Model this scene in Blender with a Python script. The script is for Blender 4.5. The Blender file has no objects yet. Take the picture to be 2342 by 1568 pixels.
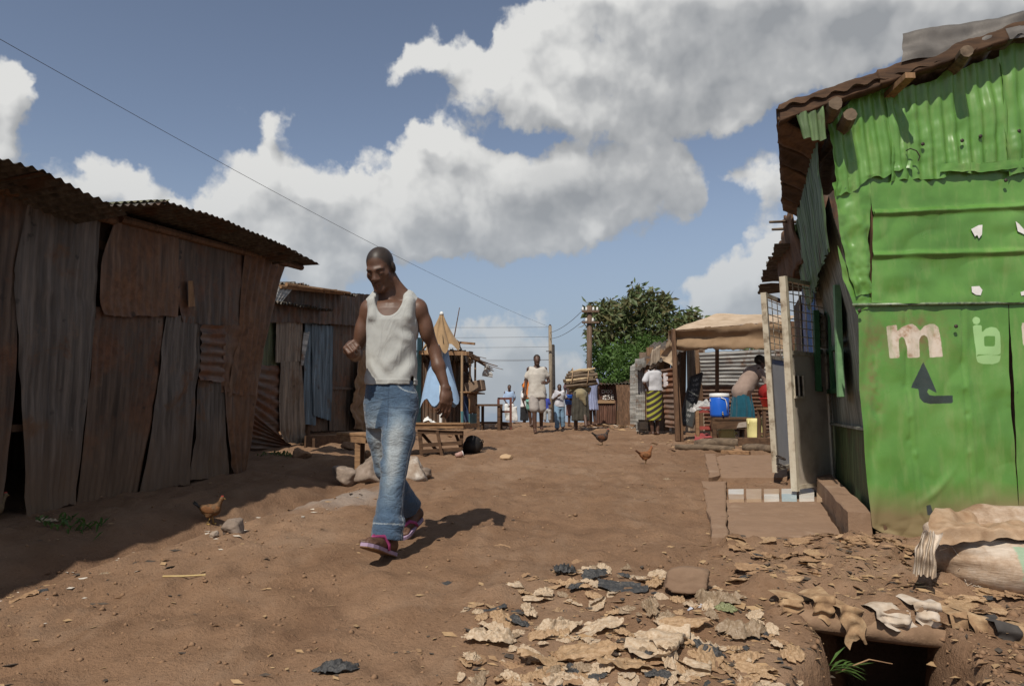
import bpy, bmesh, math, random
import numpy as np
from mathutils import Vector, Matrix
random.seed(7)
R = math.radians
SC = bpy.context.scene
COL = SC.collection

# ---------------------------------------------------------------- camera
FPX, CX, CY, HOR = 1691.0, 1171.0, 784.0, 926.0     # focal length, centre and horizon measured on the photo (2342 px wide)
CAMZ = 1.5
TILT = math.atan((HOR - CY) / FPX)
cam_d = bpy.data.cameras.new('camera')
cam_d.sensor_width = 36.0
cam_d.lens = 36.0 * FPX / 2342.0
cam_d.clip_start, cam_d.clip_end = 0.05, 3000
cam = bpy.data.objects.new('camera', cam_d)
COL.objects.link(cam)
cam.location = (0, 0, CAMZ)
cam.rotation_euler = (R(90) + TILT, 0, 0)
SC.camera = cam

# ---------------------------------------------------------------- light
SUN_AZ = Vector((-0.40, -0.917, 0)).normalized()     # horizontal direction towards the sun
SUN_EL = R(50)
SUN_DIR = Vector((SUN_AZ.x * math.cos(SUN_EL), SUN_AZ.y * math.cos(SUN_EL), math.sin(SUN_EL)))
sun_d = bpy.data.lights.new('sun', 'SUN')
sun_d.energy = 3.6
sun_d.angle = R(0.53)
sun_d.color = (1.0, 0.93, 0.82)
sun = bpy.data.objects.new('sun', sun_d)
COL.objects.link(sun)
sun.rotation_euler = (-SUN_DIR).to_track_quat('-Z', 'Y').to_euler()
sun.location = (-6, -10, 14)

SC.view_settings.view_transform = 'Standard'
SC.view_settings.look = 'None'
SC.view_settings.exposure = 0.30
SC.view_settings.gamma = 1.0
SC.view_settings.use_curve_mapping = False
SC.cycles.max_bounces = 6
SC.cycles.diffuse_bounces = 3
SC.cycles.glossy_bounces = 3
SC.cycles.transparent_max_bounces = 8
SC.cycles.use_denoising = True

# ---------------------------------------------------------------- sky with cumulus
def ray(u, v):
    x = (u - CX) / FPX; y = (CY - v) / FPX
    f = math.cos(TILT) - math.sin(TILT) * y
    z = math.sin(TILT) + math.cos(TILT) * y
    return Vector((x, f, z))

world = bpy.data.worlds.new('World')
SC.world = world
world.use_nodes = True
wt = world.node_tree
wt.nodes.clear()

# cloud layout: outlines of the cumulus banks (photo px), blurred and factored into azimuth x elevation curves
CLOUD_POLYS = [
 (1.0, [(845,170),(870,150),(920,90),(960,55),(1030,50),(1065,80),(1050,130),(980,160),(900,190)]),
 (1.0, [(1080,105),(1160,60),(1215,0),(1250,-80),(2500,-80),(2420,40),(2200,90),(2060,140),(1900,200),(1800,260),(1720,330),(1650,310),(1590,330),(1400,330),(1290,300),(1200,290),(1100,260),(1015,200),(1040,130)]),
 (1.0, [(810,470),(840,400),(900,330),(960,290),(1000,265),(1060,290),(1130,340),(1180,350),(1250,330),(1330,330),(1450,345),(1560,340),(1620,380),(1640,430),(1600,470),(1500,500),(1460,500),(1440,570),(1410,570),(1400,545),(1300,570),(1200,605),(1080,590),(1000,615),(920,600),(880,570),(830,560),(800,520)]),
 (1.0, [(545,265),(600,258),(650,290),(660,350),(720,370),(720,400),(790,380),(815,420),(800,480),(830,560),(820,650),(700,650),(640,600),(560,570),(480,470),(500,400),(540,370),(545,320)]),
 (.95, [(135,400),(190,370),(185,340),(220,330),(280,350),(320,400),(370,400),(400,440),(450,465),(520,470),(640,600),(600,640),(400,560),(270,490),(180,460)]),
 (.95, [(-120,130),(60,130),(90,180),(75,260),(90,300),(60,340),(110,370),(130,400),(60,420),(-120,380)]),
 (1.0, [(1710,380),(1760,340),(1830,345),(1830,600),(1740,600),(1720,540),(1740,480),(1710,440)]),
 (1.0, [(1555,700),(1600,640),(1640,620),(1690,580),(1740,585),(1830,600),(1830,760),(1555,760)]),
 (.72, [(1040,720),(1080,700),(1130,715),(1200,720),(1230,690),(1280,675),(1275,720),(1240,745),(1300,770),(1330,810),(1330,960),(940,960),(970,800),(1000,760)]),
 (.75, [(620,590),(830,600),(830,690),(640,700)]),
]
SHADE_POLYS = [
 [(1500,40),(1600,-80),(2600,-80),(2500,120),(2060,180),(1800,290),(1650,340),(1500,350),(1330,310),(1440,190)],
 [(1190,350),(1450,340),(1650,420),(1500,500),(1380,510),(1300,550),(1150,540),(1120,470)],
 [(880,510),(1000,490),(1200,520),(1180,575),(1000,585),(900,580)],
 [(640,490),(800,480),(820,650),(660,640)],
 [(250,425),(450,475),(600,610),(330,510)],
 [(-100,230),(80,270),(60,350),(-100,340)],
 [(1600,690),(1830,650),(1830,760),(1600,760)],
 [(1000,830),(1330,820),(1330,960),(960,960)],
]
AZ0, AZ1, EL0, EL1 = R(-44), R(44), R(-4), R(34)
def paint_fields():
    na, ne = 176, 96
    az = np.linspace(AZ0, AZ1, na); el = np.linspace(EL0, EL1, ne)
    A, E = np.meshgrid(az, el, indexing='ij')
    dx, dy, dz = np.sin(A) * np.cos(E), np.cos(A) * np.cos(E), np.sin(E)
    f = dy * math.cos(TILT) + dz * math.sin(TILT); up = dz * math.cos(TILT) - dy * math.sin(TILT)
    U = CX + FPX * dx / f; V = CY - FPX * up / f
    def inside(poly):
        ins = np.zeros(U.shape, bool); n = len(poly)
        for i in range(n):
            x1, y1 = poly[i]; x2, y2 = poly[(i + 1) % n]
            if y1 == y2: continue
            c = ((V > y1) != (V > y2)) & (U < (x2 - x1) * (V - y1) / (y2 - y1) + x1)
            ins ^= c
        return ins
    def blur(F, s):
        k = np.exp(-.5 * (np.arange(-9, 10) / s) ** 2); k /= k.sum()
        P = np.pad(F, 9, mode='edge')
        P = np.apply_along_axis(lambda m: np.convolve(m, k, 'valid'), 0, P)
        return np.apply_along_axis(lambda m: np.convolve(m, k, 'valid'), 1, P)
    D = np.zeros(U.shape)
    for w, p in CLOUD_POLYS: D = np.maximum(D, w * inside(p))
    S = np.zeros(U.shape)
    for p in SHADE_POLYS: S = np.maximum(S, inside(p))
    return blur(D, 1.3), blur(S, 3.0)
def factor(F, k, nst=32):
    """non-negative factors sampled at nst knots each way (linear interpolation between them)"""
    na, ne = F.shape
    def hat(n):
        t = np.linspace(0, nst - 1, n); return np.maximum(0, 1 - np.abs(t[:, None] - np.arange(nst)[None]))
    Ha, He = hat(na), hat(ne)
    rg = np.random.RandomState(1); a = rg.rand(nst, k) + .1; b = rg.rand(nst, k) + .1
    for _ in range(400):
        B = He @ b; X = Ha @ a
        a *= (Ha.T @ F @ B) / (Ha.T @ X @ (B.T @ B) + 1e-9)
        X = Ha @ a
        b *= (He.T @ F.T @ X) / (He.T @ (He @ b) @ (X.T @ X) + 1e-9)
        s = a.max(0) + 1e-9; a /= s; b *= s
    s = b.max(0); sc = np.sqrt(s.max())
    return a, b

def field_nodes(n, l, az, el, F, k):
    a, b = factor(F, k)
    tot = None
    for c in range(0, k, 3):
        outs = []
        for src, M in ((az, a), (el, b)):
            r = n.new('ShaderNodeValToRGB'); e = r.color_ramp.elements; r.color_ramp.interpolation = 'LINEAR'
            while len(e) < 32: e.new(.5)
            for i in range(32):
                e[i].position = i / 31.0
            for i in range(32):
                e[i].color = (*[float(M[i, c + j]) if c + j < k else 0.0 for j in range(3)], 1)
            l.new(src, r.inputs[0]); outs.append(r.outputs[0])
        d = n.new('ShaderNodeVectorMath'); d.operation = 'DOT_PRODUCT'
        l.new(outs[0], d.inputs[0]); l.new(outs[1], d.inputs[1])
        if tot is None: tot = d.outputs['Value']
        else:
            ad = n.new('ShaderNodeMath'); ad.operation = 'ADD'; l.new(tot, ad.inputs[0]); l.new(d.outputs['Value'], ad.inputs[1]); tot = ad.outputs[0]
    return tot

FD, FS = paint_fields()

def cloud_group(coarse=False):
    g = bpy.data.node_groups.new('cumulus', 'ShaderNodeTree')
    g.interface.new_socket('Vector', in_out='INPUT', socket_type='NodeSocketVector')   # azimuth, elevation in radians
    g.interface.new_socket('Density', in_out='OUTPUT', socket_type='NodeSocketFloat')
    g.interface.new_socket('Shade', in_out='OUTPUT', socket_type='NodeSocketFloat')
    n, l = g.nodes, g.links
    gi = n.new('NodeGroupInput'); go = n.new('NodeGroupOutput')
    nz = n.new('ShaderNodeTexNoise'); nz.noise_dimensions = '2D'; nz.inputs['Scale'].default_value = 9.0; nz.inputs['Detail'].default_value = 5.0; nz.inputs['Roughness'].default_value = .62
    l.new(gi.outputs[0], nz.inputs['Vector'])
    sub = n.new('ShaderNodeVectorMath'); sub.operation = 'SUBTRACT'; sub.inputs[1].default_value = (.5, .5, .5)
    l.new(nz.outputs['Color'], sub.inputs[0])
    mul = n.new('ShaderNodeVectorMath'); mul.operation = 'MULTIPLY_ADD'; mul.inputs[1].default_value = (.085, .065, 0)
    l.new(sub.outputs[0], mul.inputs[0]); l.new(gi.outputs[0], mul.inputs[2])
    sp = n.new('ShaderNodeSeparateXYZ'); l.new(mul.outputs[0], sp.inputs[0])
    cs = []
    for i, (lo, hi) in enumerate(((AZ0, AZ1), (EL0, EL1))):
        mr = n.new('ShaderNodeMath'); mr.operation = 'MULTIPLY_ADD'
        mr.inputs[1].default_value = 1 / (hi - lo); mr.inputs[2].default_value = -lo / (hi - lo)
        l.new(sp.outputs[i], mr.inputs[0])
        pp = n.new('ShaderNodeMath'); pp.operation = 'PINGPONG'; pp.inputs[1].default_value = 1.0
        l.new(mr.outputs[0], pp.inputs[0]); cs.append(pp.outputs[0])
    den = field_nodes(n, l, cs[0], cs[1], FD, 12)
    shd = field_nodes(n, l, cs[0], cs[1], FS, 6)
    vo = n.new('ShaderNodeTexVoronoi'); vo.voronoi_dimensions = '2D'; vo.feature = 'F1'; vo.inputs['Scale'].default_value = 17.0
    vo.inputs['Detail'].default_value = 2.5; vo.inputs['Roughness'].default_value = .5
    l.new(mul.outputs[0], vo.inputs['Vector'])
    n2 = n.new('ShaderNodeTexNoise'); n2.noise_dimensions = '2D'; n2.inputs['Scale'].default_value = 14.0; n2.inputs['Detail'].default_value = 7.0; n2.inputs['Roughness'].default_value = .6
    l.new(gi.outputs[0], n2.inputs['Vector'])
    m1 = n.new('ShaderNodeMath'); m1.operation = 'MULTIPLY_ADD'; m1.inputs[1].default_value = -.42; m1.inputs[2].default_value = .02
    l.new(vo.outputs['Distance'], m1.inputs[0])
    m2 = n.new('ShaderNodeMath'); m2.operation = 'MULTIPLY_ADD'; m2.inputs[1].default_value = .75
    l.new(n2.outputs['Fac'], m2.inputs[0]); l.new(m1.outputs[0], m2.inputs[2])
    if coarse:
        nz.inputs['Detail'].default_value = 3.5; vo.inputs['Detail'].default_value = 2.0; vo.inputs['Scale'].default_value = 13.0; n2.inputs['Detail'].default_value = 3.5
    m3 = n.new('ShaderNodeMath'); m3.operation = 'ADD'
    l.new(m2.outputs[0], m3.inputs[0]); l.new(den, m3.inputs[1])
    l.new(m3.outputs[0], go.inputs[0]); l.new(shd, go.inputs[1])
    return g

def build_world():
    n, l = wt.nodes, wt.links
    out = n.new('ShaderNodeOutputWorld')
    sky = n.new('ShaderNodeTexSky'); sky.sky_type = 'NISHITA'; sky.sun_disc = False
    sky.sun_elevation = SUN_EL
    sky.sun_rotation = math.atan2(SUN_AZ.x, SUN_AZ.y)
    sky.altitude = 1600; sky.air_density = 1.0; sky.dust_density = .7; sky.ozone_density = 1.6
    hsv = n.new('ShaderNodeHueSaturation'); hsv.inputs['Saturation'].default_value = 0.78; hsv.inputs['Value'].default_value = 1.0
    l.new(sky.outputs[0], hsv.inputs['Color'])
    bg = n.new('ShaderNodeBackground'); bg.inputs['Strength'].default_value = 0.082
    tc = n.new('ShaderNodeTexCoord')
    s0 = n.new('ShaderNodeSeparateXYZ'); l.new(tc.outputs['Generated'], s0.inputs[0])
    hz = n.new('ShaderNodeMapRange'); hz.interpolation_type = 'SMOOTHSTEP'      # hazy air low down, all round
    hz.inputs['From Min'].default_value = -.02; hz.inputs['From Max'].default_value = .34; hz.inputs['To Min'].default_value = .95; hz.inputs['To Max'].default_value = 0.0
    l.new(s0.outputs[2], hz.inputs['Value'])
    hm = n.new('ShaderNodeMix'); hm.data_type = 'RGBA'; hm.inputs[7].default_value = (2.75, 3.35, 4.15, 1)
    l.new(hz.outputs[0], hm.inputs[0]); l.new(hsv.outputs[0], hm.inputs[6])
    l.new(hm.outputs[2], bg.inputs['Color'])
    s1 = n.new('ShaderNodeSeparateXYZ'); l.new(tc.outputs['Generated'], s1.inputs[0])
    ab = n.new('ShaderNodeMath'); ab.operation = 'ABSOLUTE'; l.new(s1.outputs[1], ab.inputs[0])   # the sky behind repeats the sky in view
    az = n.new('ShaderNodeMath'); az.operation = 'ARCTAN2'; l.new(s1.outputs[0], az.inputs[0]); l.new(ab.outputs[0], az.inputs[1])
    el = n.new('ShaderNodeMath'); el.operation = 'ARCSINE'; l.new(s1.outputs[2], el.inputs[0])
    cb = n.new('ShaderNodeCombineXYZ'); l.new(az.outputs[0], cb.inputs[0]); l.new(el.outputs[0], cb.inputs[1])
    G = cloud_group()
    g1 = n.new('ShaderNodeGroup'); g1.node_tree = G; l.new(cb.outputs[0], g1.inputs[0])
    off = n.new('ShaderNodeVectorMath'); off.operation = 'ADD'; off.inputs[1].default_value = (-0.016, 0.034, 0)
    l.new(cb.outputs[0], off.inputs[0])
    GC = cloud_group(True)
    g2 = n.new('ShaderNodeGroup'); g2.node_tree = GC; l.new(off.outputs[0], g2.inputs[0])
    g3 = n.new('ShaderNodeGroup'); g3.node_tree = GC; l.new(cb.outputs[0], g3.inputs[0])
    al = n.new('ShaderNodeMapRange'); al.interpolation_type = 'SMOOTHSTEP'
    al.inputs['From Min'].default_value = 0.46; al.inputs['From Max'].default_value = 0.80
    l.new(g1.outputs[0], al.inputs['Value'])
    df = n.new('ShaderNodeMath'); df.operation = 'SUBTRACT'
    l.new(g3.outputs[0], df.inputs[0]); l.new(g2.outputs[0], df.inputs[1])
    sh = n.new('ShaderNodeMapRange'); sh.interpolation_type = 'SMOOTHSTEP'; sh.inputs['From Min'].default_value = -1.05; sh.inputs['From Max'].default_value = 0.75
    l.new(df.outputs[0], sh.inputs['Value'])
    sb = n.new('ShaderNodeMath'); sb.operation = 'MULTIPLY_ADD'; sb.inputs[1].default_value = -0.38
    l.new(g1.outputs[1], sb.inputs[0]); l.new(sh.outputs[0], sb.inputs[2])
    cr = n.new('ShaderNodeValToRGB')
    e = cr.color_ramp.elements
    e[0].position = 0.0; e[0].color = (.31, .325, .345, 1)
    e[1].position = 0.82; e[1].color = (.74, .74, .725, 1)
    m = cr.color_ramp.elements.new(0.40); m.color = (.45, .46, .47, 1)
    l.new(sb.outputs[0], cr.inputs[0])
    bc = n.new('ShaderNodeBackground'); bc.inputs['Strength'].default_value = 0.80
    hc = n.new('ShaderNodeMix'); hc.data_type = 'RGBA'; hc.inputs[7].default_value = (.40, .44, .48, 1)      # far clouds dim in the haze
    hk = n.new('ShaderNodeMath'); hk.operation = 'MULTIPLY'; hk.inputs[1].default_value = .75
    l.new(hz.outputs[0], hk.inputs[0]); l.new(hk.outputs[0], hc.inputs[0]); l.new(cr.outputs[0], hc.inputs[6])
    l.new(hc.outputs[2], bc.inputs['Color'])
    mx = n.new('ShaderNodeMixShader')
    ha = n.new('ShaderNodeMath'); ha.operation = 'MULTIPLY_ADD'; ha.inputs[1].default_value = -.20; ha.inputs[2].default_value = 1.0
    l.new(hz.outputs[0], ha.inputs[0]); am = n.new('ShaderNodeMath'); am.operation = 'MULTIPLY'; l.new(al.outputs[0], am.inputs[0]); l.new(ha.outputs[0], am.inputs[1])
    l.new(am.outputs[0], mx.inputs[0]); l.new(bg.outputs[0], mx.inputs[1]); l.new(bc.outputs[0], mx.inputs[2])
    l.new(mx.outputs[0], out.inputs['Surface'])
build_world()
world.cycles.sampling_method = 'MANUAL'
world.cycles.sample_map_resolution = 512

# ---------------------------------------------------------------- helpers
def at(u, v, Y):
    r = ray(u, v); return Vector((0, 0, CAMZ)) + r * (Y / r.y)

def thing(name, label, cat, loc=(0, 0, 0), group=None):
    o = bpy.data.objects.new(name, None); COL.objects.link(o)
    o.location = loc; o.empty_display_size = .1
    o['label'] = label; o['category'] = cat
    if group: o['group'] = group
    return o

def tag(o, label, cat, group=None):
    o['label'] = label; o['category'] = cat
    if group: o['group'] = group
    return o

def mesh(name, verts, faces, mat, parent=None, smooth=False, attr=None):
    """world-space vertices -> one mesh object, made local to its parent's location"""
    v = np.asarray(verts, dtype=np.float64)
    off = Vector((0, 0, 0))
    p = parent
    while p is not None:
        off += p.location; p = p.parent
    me = bpy.data.meshes.new(name)
    c = v.mean(axis=0) if parent is None else np.array(off)
    me.from_pydata((v - c).tolist(), [], [list(map(int, f)) for f in faces])
    if smooth:
        me.polygons.foreach_set('use_smooth', [True] * len(me.polygons))
    if attr:
        for k, a in attr.items():
            at_ = me.attributes.new(k, 'FLOAT', 'POINT'); at_.data.foreach_set('value', np.asarray(a, dtype=np.float32))
    me.materials.append(mat)
    o = bpy.data.objects.new(name, me); COL.objects.link(o)
    if parent is None: o.location = Vector(c)
    else: o.parent = parent
    return o

class MB:
    """collects boxes, tubes, patches into one mesh"""
    def __init__(s): s.v = []; s.f = []
    def add(s, v, f):
        b = len(s.v); s.v += [tuple(x) for x in v]; s.f += [[b + i for i in q] for q in f]; return s
    def box(s, a, b, w, h, up=(0, 0, 1), taper=1.0):
        """bar from a to b, width w, height h"""
        a = Vector(a); b = Vector(b); d = (b - a).normalized(); up = Vector(up)
        if abs(d.dot(up)) > .98: up = Vector((0, 1, 0))
        sx = d.cross(up).normalized(); uz = sx.cross(d).normalized()
        vs = []
        for p, k in ((a, 1), (b, taper)):
            for i, j in ((-1, -1), (1, -1), (1, 1), (-1, 1)):
                vs.append(p + sx * (i * w / 2 * k) + uz * (j * h / 2 * k))
        return s.add(vs, [(3, 2, 1, 0), (4, 5, 6, 7), (0, 1, 5, 4), (1, 2, 6, 5), (2, 3, 7, 6), (3, 0, 4, 7)])
    def tube(s, pts, rad, n=8, cap=True, jit=0, seed=0):
        rg = random.Random(seed)
        pts = [Vector(p) for p in pts]
        if not isinstance(rad, (list, tuple)): rad = [rad] * len(pts)
        b0 = len(s.v); up = Vector((0, 0, 1))
        for i, p in enumerate(pts):
            d = (pts[min(i + 1, len(pts) - 1)] - pts[max(i - 1, 0)]).normalized()
            u = Vector((1, 0, 0)) if abs(d.z) > .9 else up
            x = d.cross(u).normalized(); y = x.cross(d)
            for k in range(n):
                a = 2 * math.pi * k / n; r = rad[i] * (1 + jit * rg.uniform(-1, 1))
                s.v.append(tuple(p + x * (r * math.cos(a)) + y * (r * math.sin(a))))
        for i in range(len(pts) - 1):
            for k in range(n):
                s.f.append([b0 + i * n + k, b0 + i * n + (k + 1) % n, b0 + (i + 1) * n + (k + 1) % n, b0 + (i + 1) * n + k])
        if cap:
            s.f.append([b0 + k for k in range(n)][::-1]); e = b0 + (len(pts) - 1) * n
            s.f.append([e + k for k in range(n)])
        return s
    def lathe(s, c, prof, n=20, axis=(0, 0, 1)):
        c = Vector(c); ax = Vector(axis).normalized()
        u = Vector((1, 0, 0)) if abs(ax.x) < .9 else Vector((0, 1, 0))
        x = ax.cross(u).normalized(); y = ax.cross(x); b0 = len(s.v)
        for r, z in prof:
            for k in range(n):
                a = 2 * math.pi * k / n
                s.v.append(tuple(c + ax * z + x * (r * math.cos(a)) + y * (r * math.sin(a))))
        for i in range(len(prof) - 1):
            for k in range(n):
                s.f.append([b0 + i * n + k, b0 + i * n + (k + 1) % n, b0 + (i + 1) * n + (k + 1) % n, b0 + (i + 1) * n + k])
        s.f.append([b0 + k for k in range(n)][::-1]); e = b0 + (len(prof) - 1) * n
        s.f.append([e + k for k in range(n)])
        return s
    def build(s, name, mat, parent=None, smooth=False, bevel=0):
        o = mesh(name, s.v, s.f, mat, parent, smooth)
        if bevel:
            m = o.modifiers.new('bevel', 'BEVEL'); m.width = bevel; m.segments = 1; m.limit_method = 'ANGLE'
        return o

# numpy gradient noise
_rng = np.random.RandomState(3)
_perm = np.concatenate([_rng.permutation(256)] * 3)
_grad = _rng.normal(size=(256, 3)); _grad /= np.linalg.norm(_grad, axis=1)[:, None]
def pnoise(x, y, z=0.0):
    x, y, z = np.broadcast_arrays(np.asarray(x, float), np.asarray(y, float), np.asarray(z, float))
    xi = np.floor(x).astype(int); yi = np.floor(y).astype(int); zi = np.floor(z).astype(int)
    xf, yf, zf = x - xi, y - yi, z - zi
    fd = lambda t: t * t * t * (t * (t * 6 - 15) + 10)
    u, v, w = fd(xf), fd(yf), fd(zf)
    r = 0
    for i in (0, 1):
        for j in (0, 1):
            for k in (0, 1):
                h = _perm[_perm[_perm[(xi + i) & 255] + ((yi + j) & 255)] + ((zi + k) & 255)]
                g = _grad[h]
                d = g[..., 0] * (xf - i) + g[..., 1] * (yf - j) + g[..., 2] * (zf - k)
                r = r + d * (u if i else 1 - u) * (v if j else 1 - v) * (w if k else 1 - w)
    return r * 1.5
def fbm(x, y, z=0.0, oct=4, gain=.5):
    r = 0; a = 1.0
    for o in range(oct):
        r = r + a * pnoise(x * 2 ** o + 13.7 * o, y * 2 ** o + 5.1 * o, z * 2 ** o); a *= gain
    return r
# ---------------------------------------------------------------- materials
MATS = {}
def newmat(name):
    m = bpy.data.materials.new(name); m.use_nodes = True
    nt = m.node_tree; b = nt.nodes['Principled BSDF']
    MATS[name] = m
    return m, nt.nodes, nt.links, b

def coords(n, l, scale=(1, 1, 1), world=False):
    if world:
        g = n.new('ShaderNodeNewGeometry'); src = g.outputs['Position']
    else:
        tc = n.new('ShaderNodeTexCoord'); oi = n.new('ShaderNodeObjectInfo')
        ad = n.new('ShaderNodeVectorMath'); ad.operation = 'MULTIPLY_ADD'
        cx = n.new('ShaderNodeCombineXYZ')
        for i in range(3): l.new(oi.outputs['Random'], cx.inputs[i])
        ad.inputs[1].default_value = (37.0, 19.0, 53.0)
        l.new(cx.outputs[0], ad.inputs[0]); l.new(tc.outputs['Object'], ad.inputs[2]); src = ad.outputs[0]
    mp = n.new('ShaderNodeMapping'); mp.inputs['Scale'].default_value = scale
    l.new(src, mp.inputs['Vector'])
    return mp.outputs[0]

def noise(n, l, vec, scale, detail=5, rough=.6, dist=0):
    t = n.new('ShaderNodeTexNoise'); t.inputs['Scale'].default_value = scale; t.inputs['Detail'].default_value = detail
    t.inputs['Roughness'].default_value = rough; t.inputs['Distortion'].default_value = dist
    l.new(vec, t.inputs['Vector']); return t.outputs['Fac']

def ramp(n, l, fac, stops):
    c = n.new('ShaderNodeValToRGB'); e = c.color_ramp.elements
    while len(e) < len(stops): e.new(.5)
    for i, (p, col) in enumerate(stops):
        e[i].position = p; e[i].color = (*col, 1) if len(col) == 3 else col
    l.new(fac, c.inputs[0]); return c.outputs[0]

def mix(n, l, fac, a, b, mode='MIX'):
    m = n.new('ShaderNodeMix'); m.data_type = 'RGBA'; m.blend_type = mode
    if isinstance(fac, (int, float)): m.inputs[0].default_value = fac
    else: l.new(fac, m.inputs[0])
    for i, s in ((6, a), (7, b)):
        if isinstance(s, tuple): m.inputs[i].default_value = (*s, 1)
        else: l.new(s, m.inputs[i])
    return m.outputs[2]

def bump(n, l, b, h, strength=.3, dist=.01):
    bp = n.new('ShaderNodeBump'); bp.inputs['Strength'].default_value = strength; bp.inputs['Distance'].default_value = dist
    l.new(h, bp.inputs['Height']); l.new(bp.outputs[0], b.inputs['Normal'])

def mottled(name, cols, scale=6, rough=.8, stretch=(1, 1, 1), metal=0, spec=.3, bs=.25, bd=.006, detail=6, bscale=None, sheen=0, world=False):
    """colour varying by noise between given stops"""
    m, n, l, b = newmat(name)
    vec = coords(n, l, stretch, world)
    f = noise(n, l, vec, scale, detail, .62)
    if len(cols) == 1: cols = [tuple(c * .82 for c in cols[0]), tuple(min(1, c * 1.15) for c in cols[0])]
    st = [(.3 + .4 * i / (len(cols) - 1), c) for i, c in enumerate(cols)]
    l.new(ramp(n, l, f, st), b.inputs['Base Color'])
    b.inputs['Roughness'].default_value = rough; b.inputs['Metallic'].default_value = metal
    b.inputs['Specular IOR Level'].default_value = spec
    if bs:
        f2 = noise(n, l, vec, bscale or scale * 5, 5, .6)
        bump(n, l, b, f2, bs, bd)
    return m

def sheetmat(name, base, rust, dust, rustamt=.5, vertical=True, rough=.62, metal=.15, dustz=None):
    """weathered metal sheet: base metal, rust patches, streaks along the sheet, dust splash"""
    m, n, l, b = newmat(name)
    v1 = coords(n, l, (1, 1, 1)); v2 = coords(n, l, (9, 9, .55) if vertical else (.8, .8, 12))
    f1 = noise(n, l, v1, 2.3, 8, .68, .4); f2 = noise(n, l, v2, 2.2, 5, .6); f3 = noise(n, l, v1, 14, 5, .65)
    c = ramp(n, l, f2, [(.3, tuple(x * .42 for x in base)), (.5, base), (.70, tuple(min(1, x * 1.85) for x in base))])
    k = ramp(n, l, f1, [(.62 - rustamt * .35, (0, 0, 0)), (.70 - rustamt * .2, (1, 1, 1))])
    rc = ramp(n, l, f3, [(.3, tuple(x * .5 for x in rust)), (.7, tuple(x * 1.3 for x in rust))])
    c = mix(n, l, k, c, rc)
    f4 = noise(n, l, v1, 5, 8, .75)
    d = ramp(n, l, f4, [(.58, (0, 0, 0)), (.78, (.7, .7, .7))])
    c = mix(n, l, d, c, dust)
    fk = noise(n, l, coords(n, l, (1, 1, .35)), 26, 5, .7)
    c = mix(n, l, ramp(n, l, fk, [(.70, (0, 0, 0)), (.745, (.55, .55, .55))]), c, (.30, .27, .23))
    fh = noise(n, l, v1, 7, 3, .5); c = mix(n, l, ramp(n, l, fh, [(.26, (.8, .8, .8)), (.31, (0, 0, 0))]), c, tuple(x * .25 for x in base))
    if dustz is not None:      # splashed mud along the foot of the wall
        g = n.new('ShaderNodeNewGeometry'); sx = n.new('ShaderNodeSeparateXYZ'); l.new(g.outputs['Position'], sx.inputs[0])
        ad = n.new('ShaderNodeMath'); ad.operation = 'MULTIPLY_ADD'; ad.inputs[1].default_value = -.9; l.new(f1, ad.inputs[0]); l.new(sx.outputs[2], ad.inputs[2])
        z = ramp(n, l, ad.outputs[0], [(dustz[0], (.85, .85, .85)), (dustz[1], (0, 0, 0))])
        c = mix(n, l, z, c, tuple(x * .8 for x in dust))
    l.new(c, b.inputs['Base Color'])
    b.inputs['Roughness'].default_value = rough; b.inputs['Metallic'].default_value = metal; b.inputs['Specular IOR Level'].default_value = .35
    bump(n, l, b, f3, .25, .004)
    return m

def woodmat(name, base, dark, stretch=(1, 1, 12), rough=.8, axis=None):
    m, n, l, b = newmat(name)
    v = coords(n, l, (14, 14, 1.2) if axis is None else axis)
    f = noise(n, l, v, 2.0, 6, .65, .6); f2 = noise(n, l, coords(n, l), 3, 5, .6)
    c = ramp(n, l, f, [(.3, dark), (.55, base), (.75, tuple(min(1, x * 1.3) for x in base))])
    c = mix(n, l, ramp(n, l, f2, [(.4, (0, 0, 0)), (.75, (.6, .6, .6))]), c, dark)
    l.new(c, b.inputs['Base Color']); b.inputs['Roughness'].default_value = rough; b.inputs['Specular IOR Level'].default_value = .2
    bump(n, l, b, f, .4, .004)
    return m

def cloth(name, col, rough=.9, weave=260, var=.12, folds=0.0):
    m, n, l, b = newmat(name)
    v = coords(n, l)
    f = noise(n, l, v, 7, 6, .6)
    c = ramp(n, l, f, [(.3, tuple(x * (1 - var) for x in col)), (.7, tuple(min(1, x * (1 + var)) for x in col))])
    l.new(c, b.inputs['Base Color']); b.inputs['Roughness'].default_value = rough; b.inputs['Specular IOR Level'].default_value = .15
    b.inputs['Sheen Weight'].default_value = .15
    if folds:
        a = n.new('ShaderNodeMath'); a.operation = 'MULTIPLY_ADD'; a.inputs[1].default_value = .06; l.new(noise(n, l, v, weave, 2, .5), a.inputs[0])
        l.new(noise(n, l, coords(n, l, (1.0, 1.0, .45)), 9, 4, .55, 2.2), a.inputs[2]); bump(n, l, b, a.outputs[0], .45, folds)
    else: bump(n, l, b, noise(n, l, v, weave, 2, .5), .15, .001)
    return m

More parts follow.
